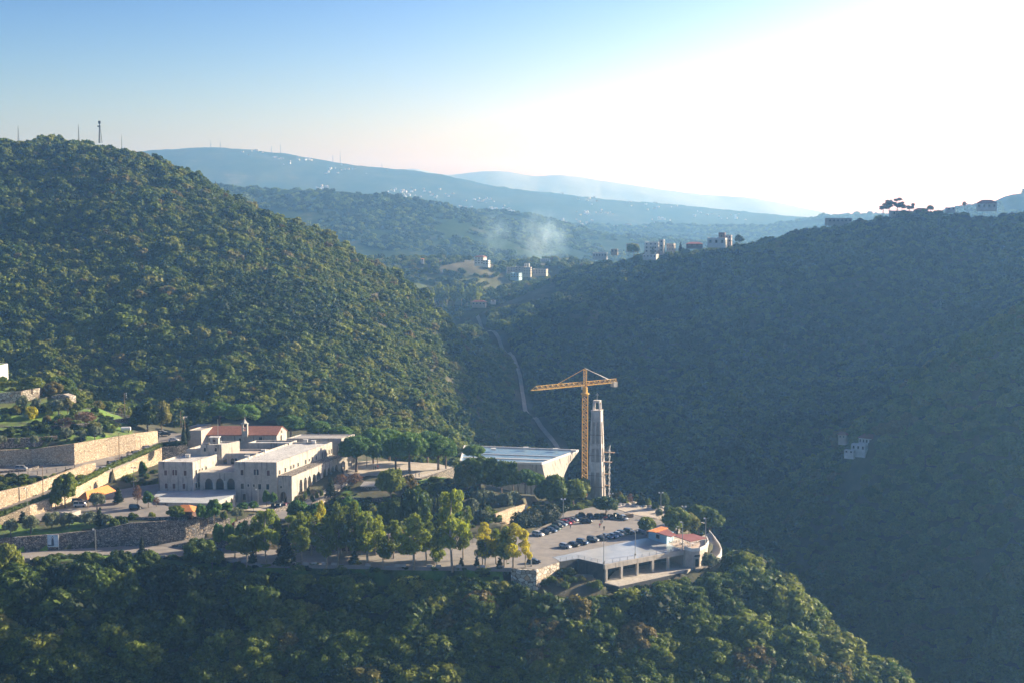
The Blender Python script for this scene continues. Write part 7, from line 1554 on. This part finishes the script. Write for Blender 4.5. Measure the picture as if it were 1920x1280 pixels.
for cx, cy, rx, ry, n_, l in CLUS:
    for i in range(n_):
        q = far_hit(cx+_r.gauss(0, rx*.5), cy+_r.gauss(0, ry*.5))
        if q is None or q.y > 5800: continue
        o = link('far_house', protos[_r.choice((0, 1, 1, 3, 3, 2))]); s = _r.uniform(.4, .85)*(.5 if q.y > 4000 else .4); o.scale = (s*_r.uniform(.8, 2), s, s*_r.uniform(.7, 1.2)); o.location = q; o.rotation_euler.z = _r.uniform(-.7, .3); tag(o, l, 'house', 'far houses: '+l[13:40]); k += 1
print('far houses', k)
# ---------------------------------------------------------------- smoke over the village
def smoke(px, py, Y, rx, rz, dens, label, seed):
    c = GY(px, py, Y); v, f = ICO2; m = MB(); m.add([(a*rx, b*rx*.5, c_*rz) for a, b, c_ in v], [tuple(x) for x in f]); me = m.mesh('smoke', True)
    mt = bpy.data.materials.new('smoke_%d' % seed); mt.use_nodes = True; n = mt.node_tree; n.nodes.remove(n.nodes['Principled BSDF']); vl = n.nodes.new('ShaderNodeVolumePrincipled'); vl.inputs['Color'].default_value = (.45, .72, .95, 1); vl.inputs['Absorption Color'].default_value = (1, 1, 1, 1); vl.inputs['Anisotropy'].default_value = .3
    tc = n.nodes.new('ShaderNodeTexCoord'); nz = n.nodes.new('ShaderNodeTexNoise'); nz.inputs['Scale'].default_value = 2.6; nz.inputs['Detail'].default_value = 4
    mp = n.nodes.new('ShaderNodeMapping'); mp.inputs['Location'].default_value = (-1, -1, -1); mp.inputs['Scale'].default_value = (2, 2, 2)
    n.links.new(tc.outputs['Generated'], mp.inputs[0]); n.links.new(mp.outputs[0], nz.inputs['Vector']); ln = n.nodes.new('ShaderNodeVectorMath'); ln.operation = 'LENGTH'; n.links.new(mp.outputs[0], ln.inputs[0])
    fall = n.nodes.new('ShaderNodeMapRange'); fall.inputs[1].default_value = .15; fall.inputs[2].default_value = .95; fall.inputs[3].default_value = 1; fall.inputs[4].default_value = 0; n.links.new(ln.outputs['Value'], fall.inputs[0])
    r1 = n.nodes.new('ShaderNodeMapRange'); r1.inputs[1].default_value = .38; r1.inputs[2].default_value = .72; n.links.new(nz.outputs['Fac'], r1.inputs[0])
    ml = n.nodes.new('ShaderNodeMath'); ml.operation = 'MULTIPLY'; n.links.new(fall.outputs[0], ml.inputs[0]); n.links.new(r1.outputs[0], ml.inputs[1])
    m2 = n.nodes.new('ShaderNodeMath'); m2.operation = 'MULTIPLY'; m2.inputs[1].default_value = dens; n.links.new(ml.outputs[0], m2.inputs[0]); n.links.new(m2.outputs[0], vl.inputs['Density'])
    n.links.new(vl.outputs[0], n.nodes['Material Output'].inputs['Volume']); me.materials.append(mt)
    o = bpy.data.objects.new('smoke', me); col.objects.link(o); o.location = c; tag(o, label, 'smoke', kind='stuff')
smoke(930, 438, 1750, 28, 32, .045, 'faint white smoke puff left over the village', 1); smoke(1018, 450, 1750, 42, 46, .07, 'larger white smoke plume right over the village', 2)
# ---------------------------------------------------------------- haze
def haze():
    m = MB(); m.box((800, 3550, 35), (11000, 8100, 550)); me = m.mesh('haze')
    mt = bpy.data.materials.new('haze_air'); mt.use_nodes = True; n = mt.node_tree
    n.nodes.remove(n.nodes['Principled BSDF']); v = n.nodes.new('ShaderNodeVolumePrincipled')
    v.inputs['Color'].default_value = (*HAZE['col'], 1); v.inputs['Absorption Color'].default_value = (1, 1, 1, 1)
    v.inputs['Density'].default_value = HAZE['density']; v.inputs['Anisotropy'].default_value = HAZE['g']
    n.links.new(v.outputs[0], n.nodes['Material Output'].inputs['Volume'])
    me.materials.append(mt); o = bpy.data.objects.new('haze', me); col.objects.link(o); o['kind'] = 'stuff'
haze()
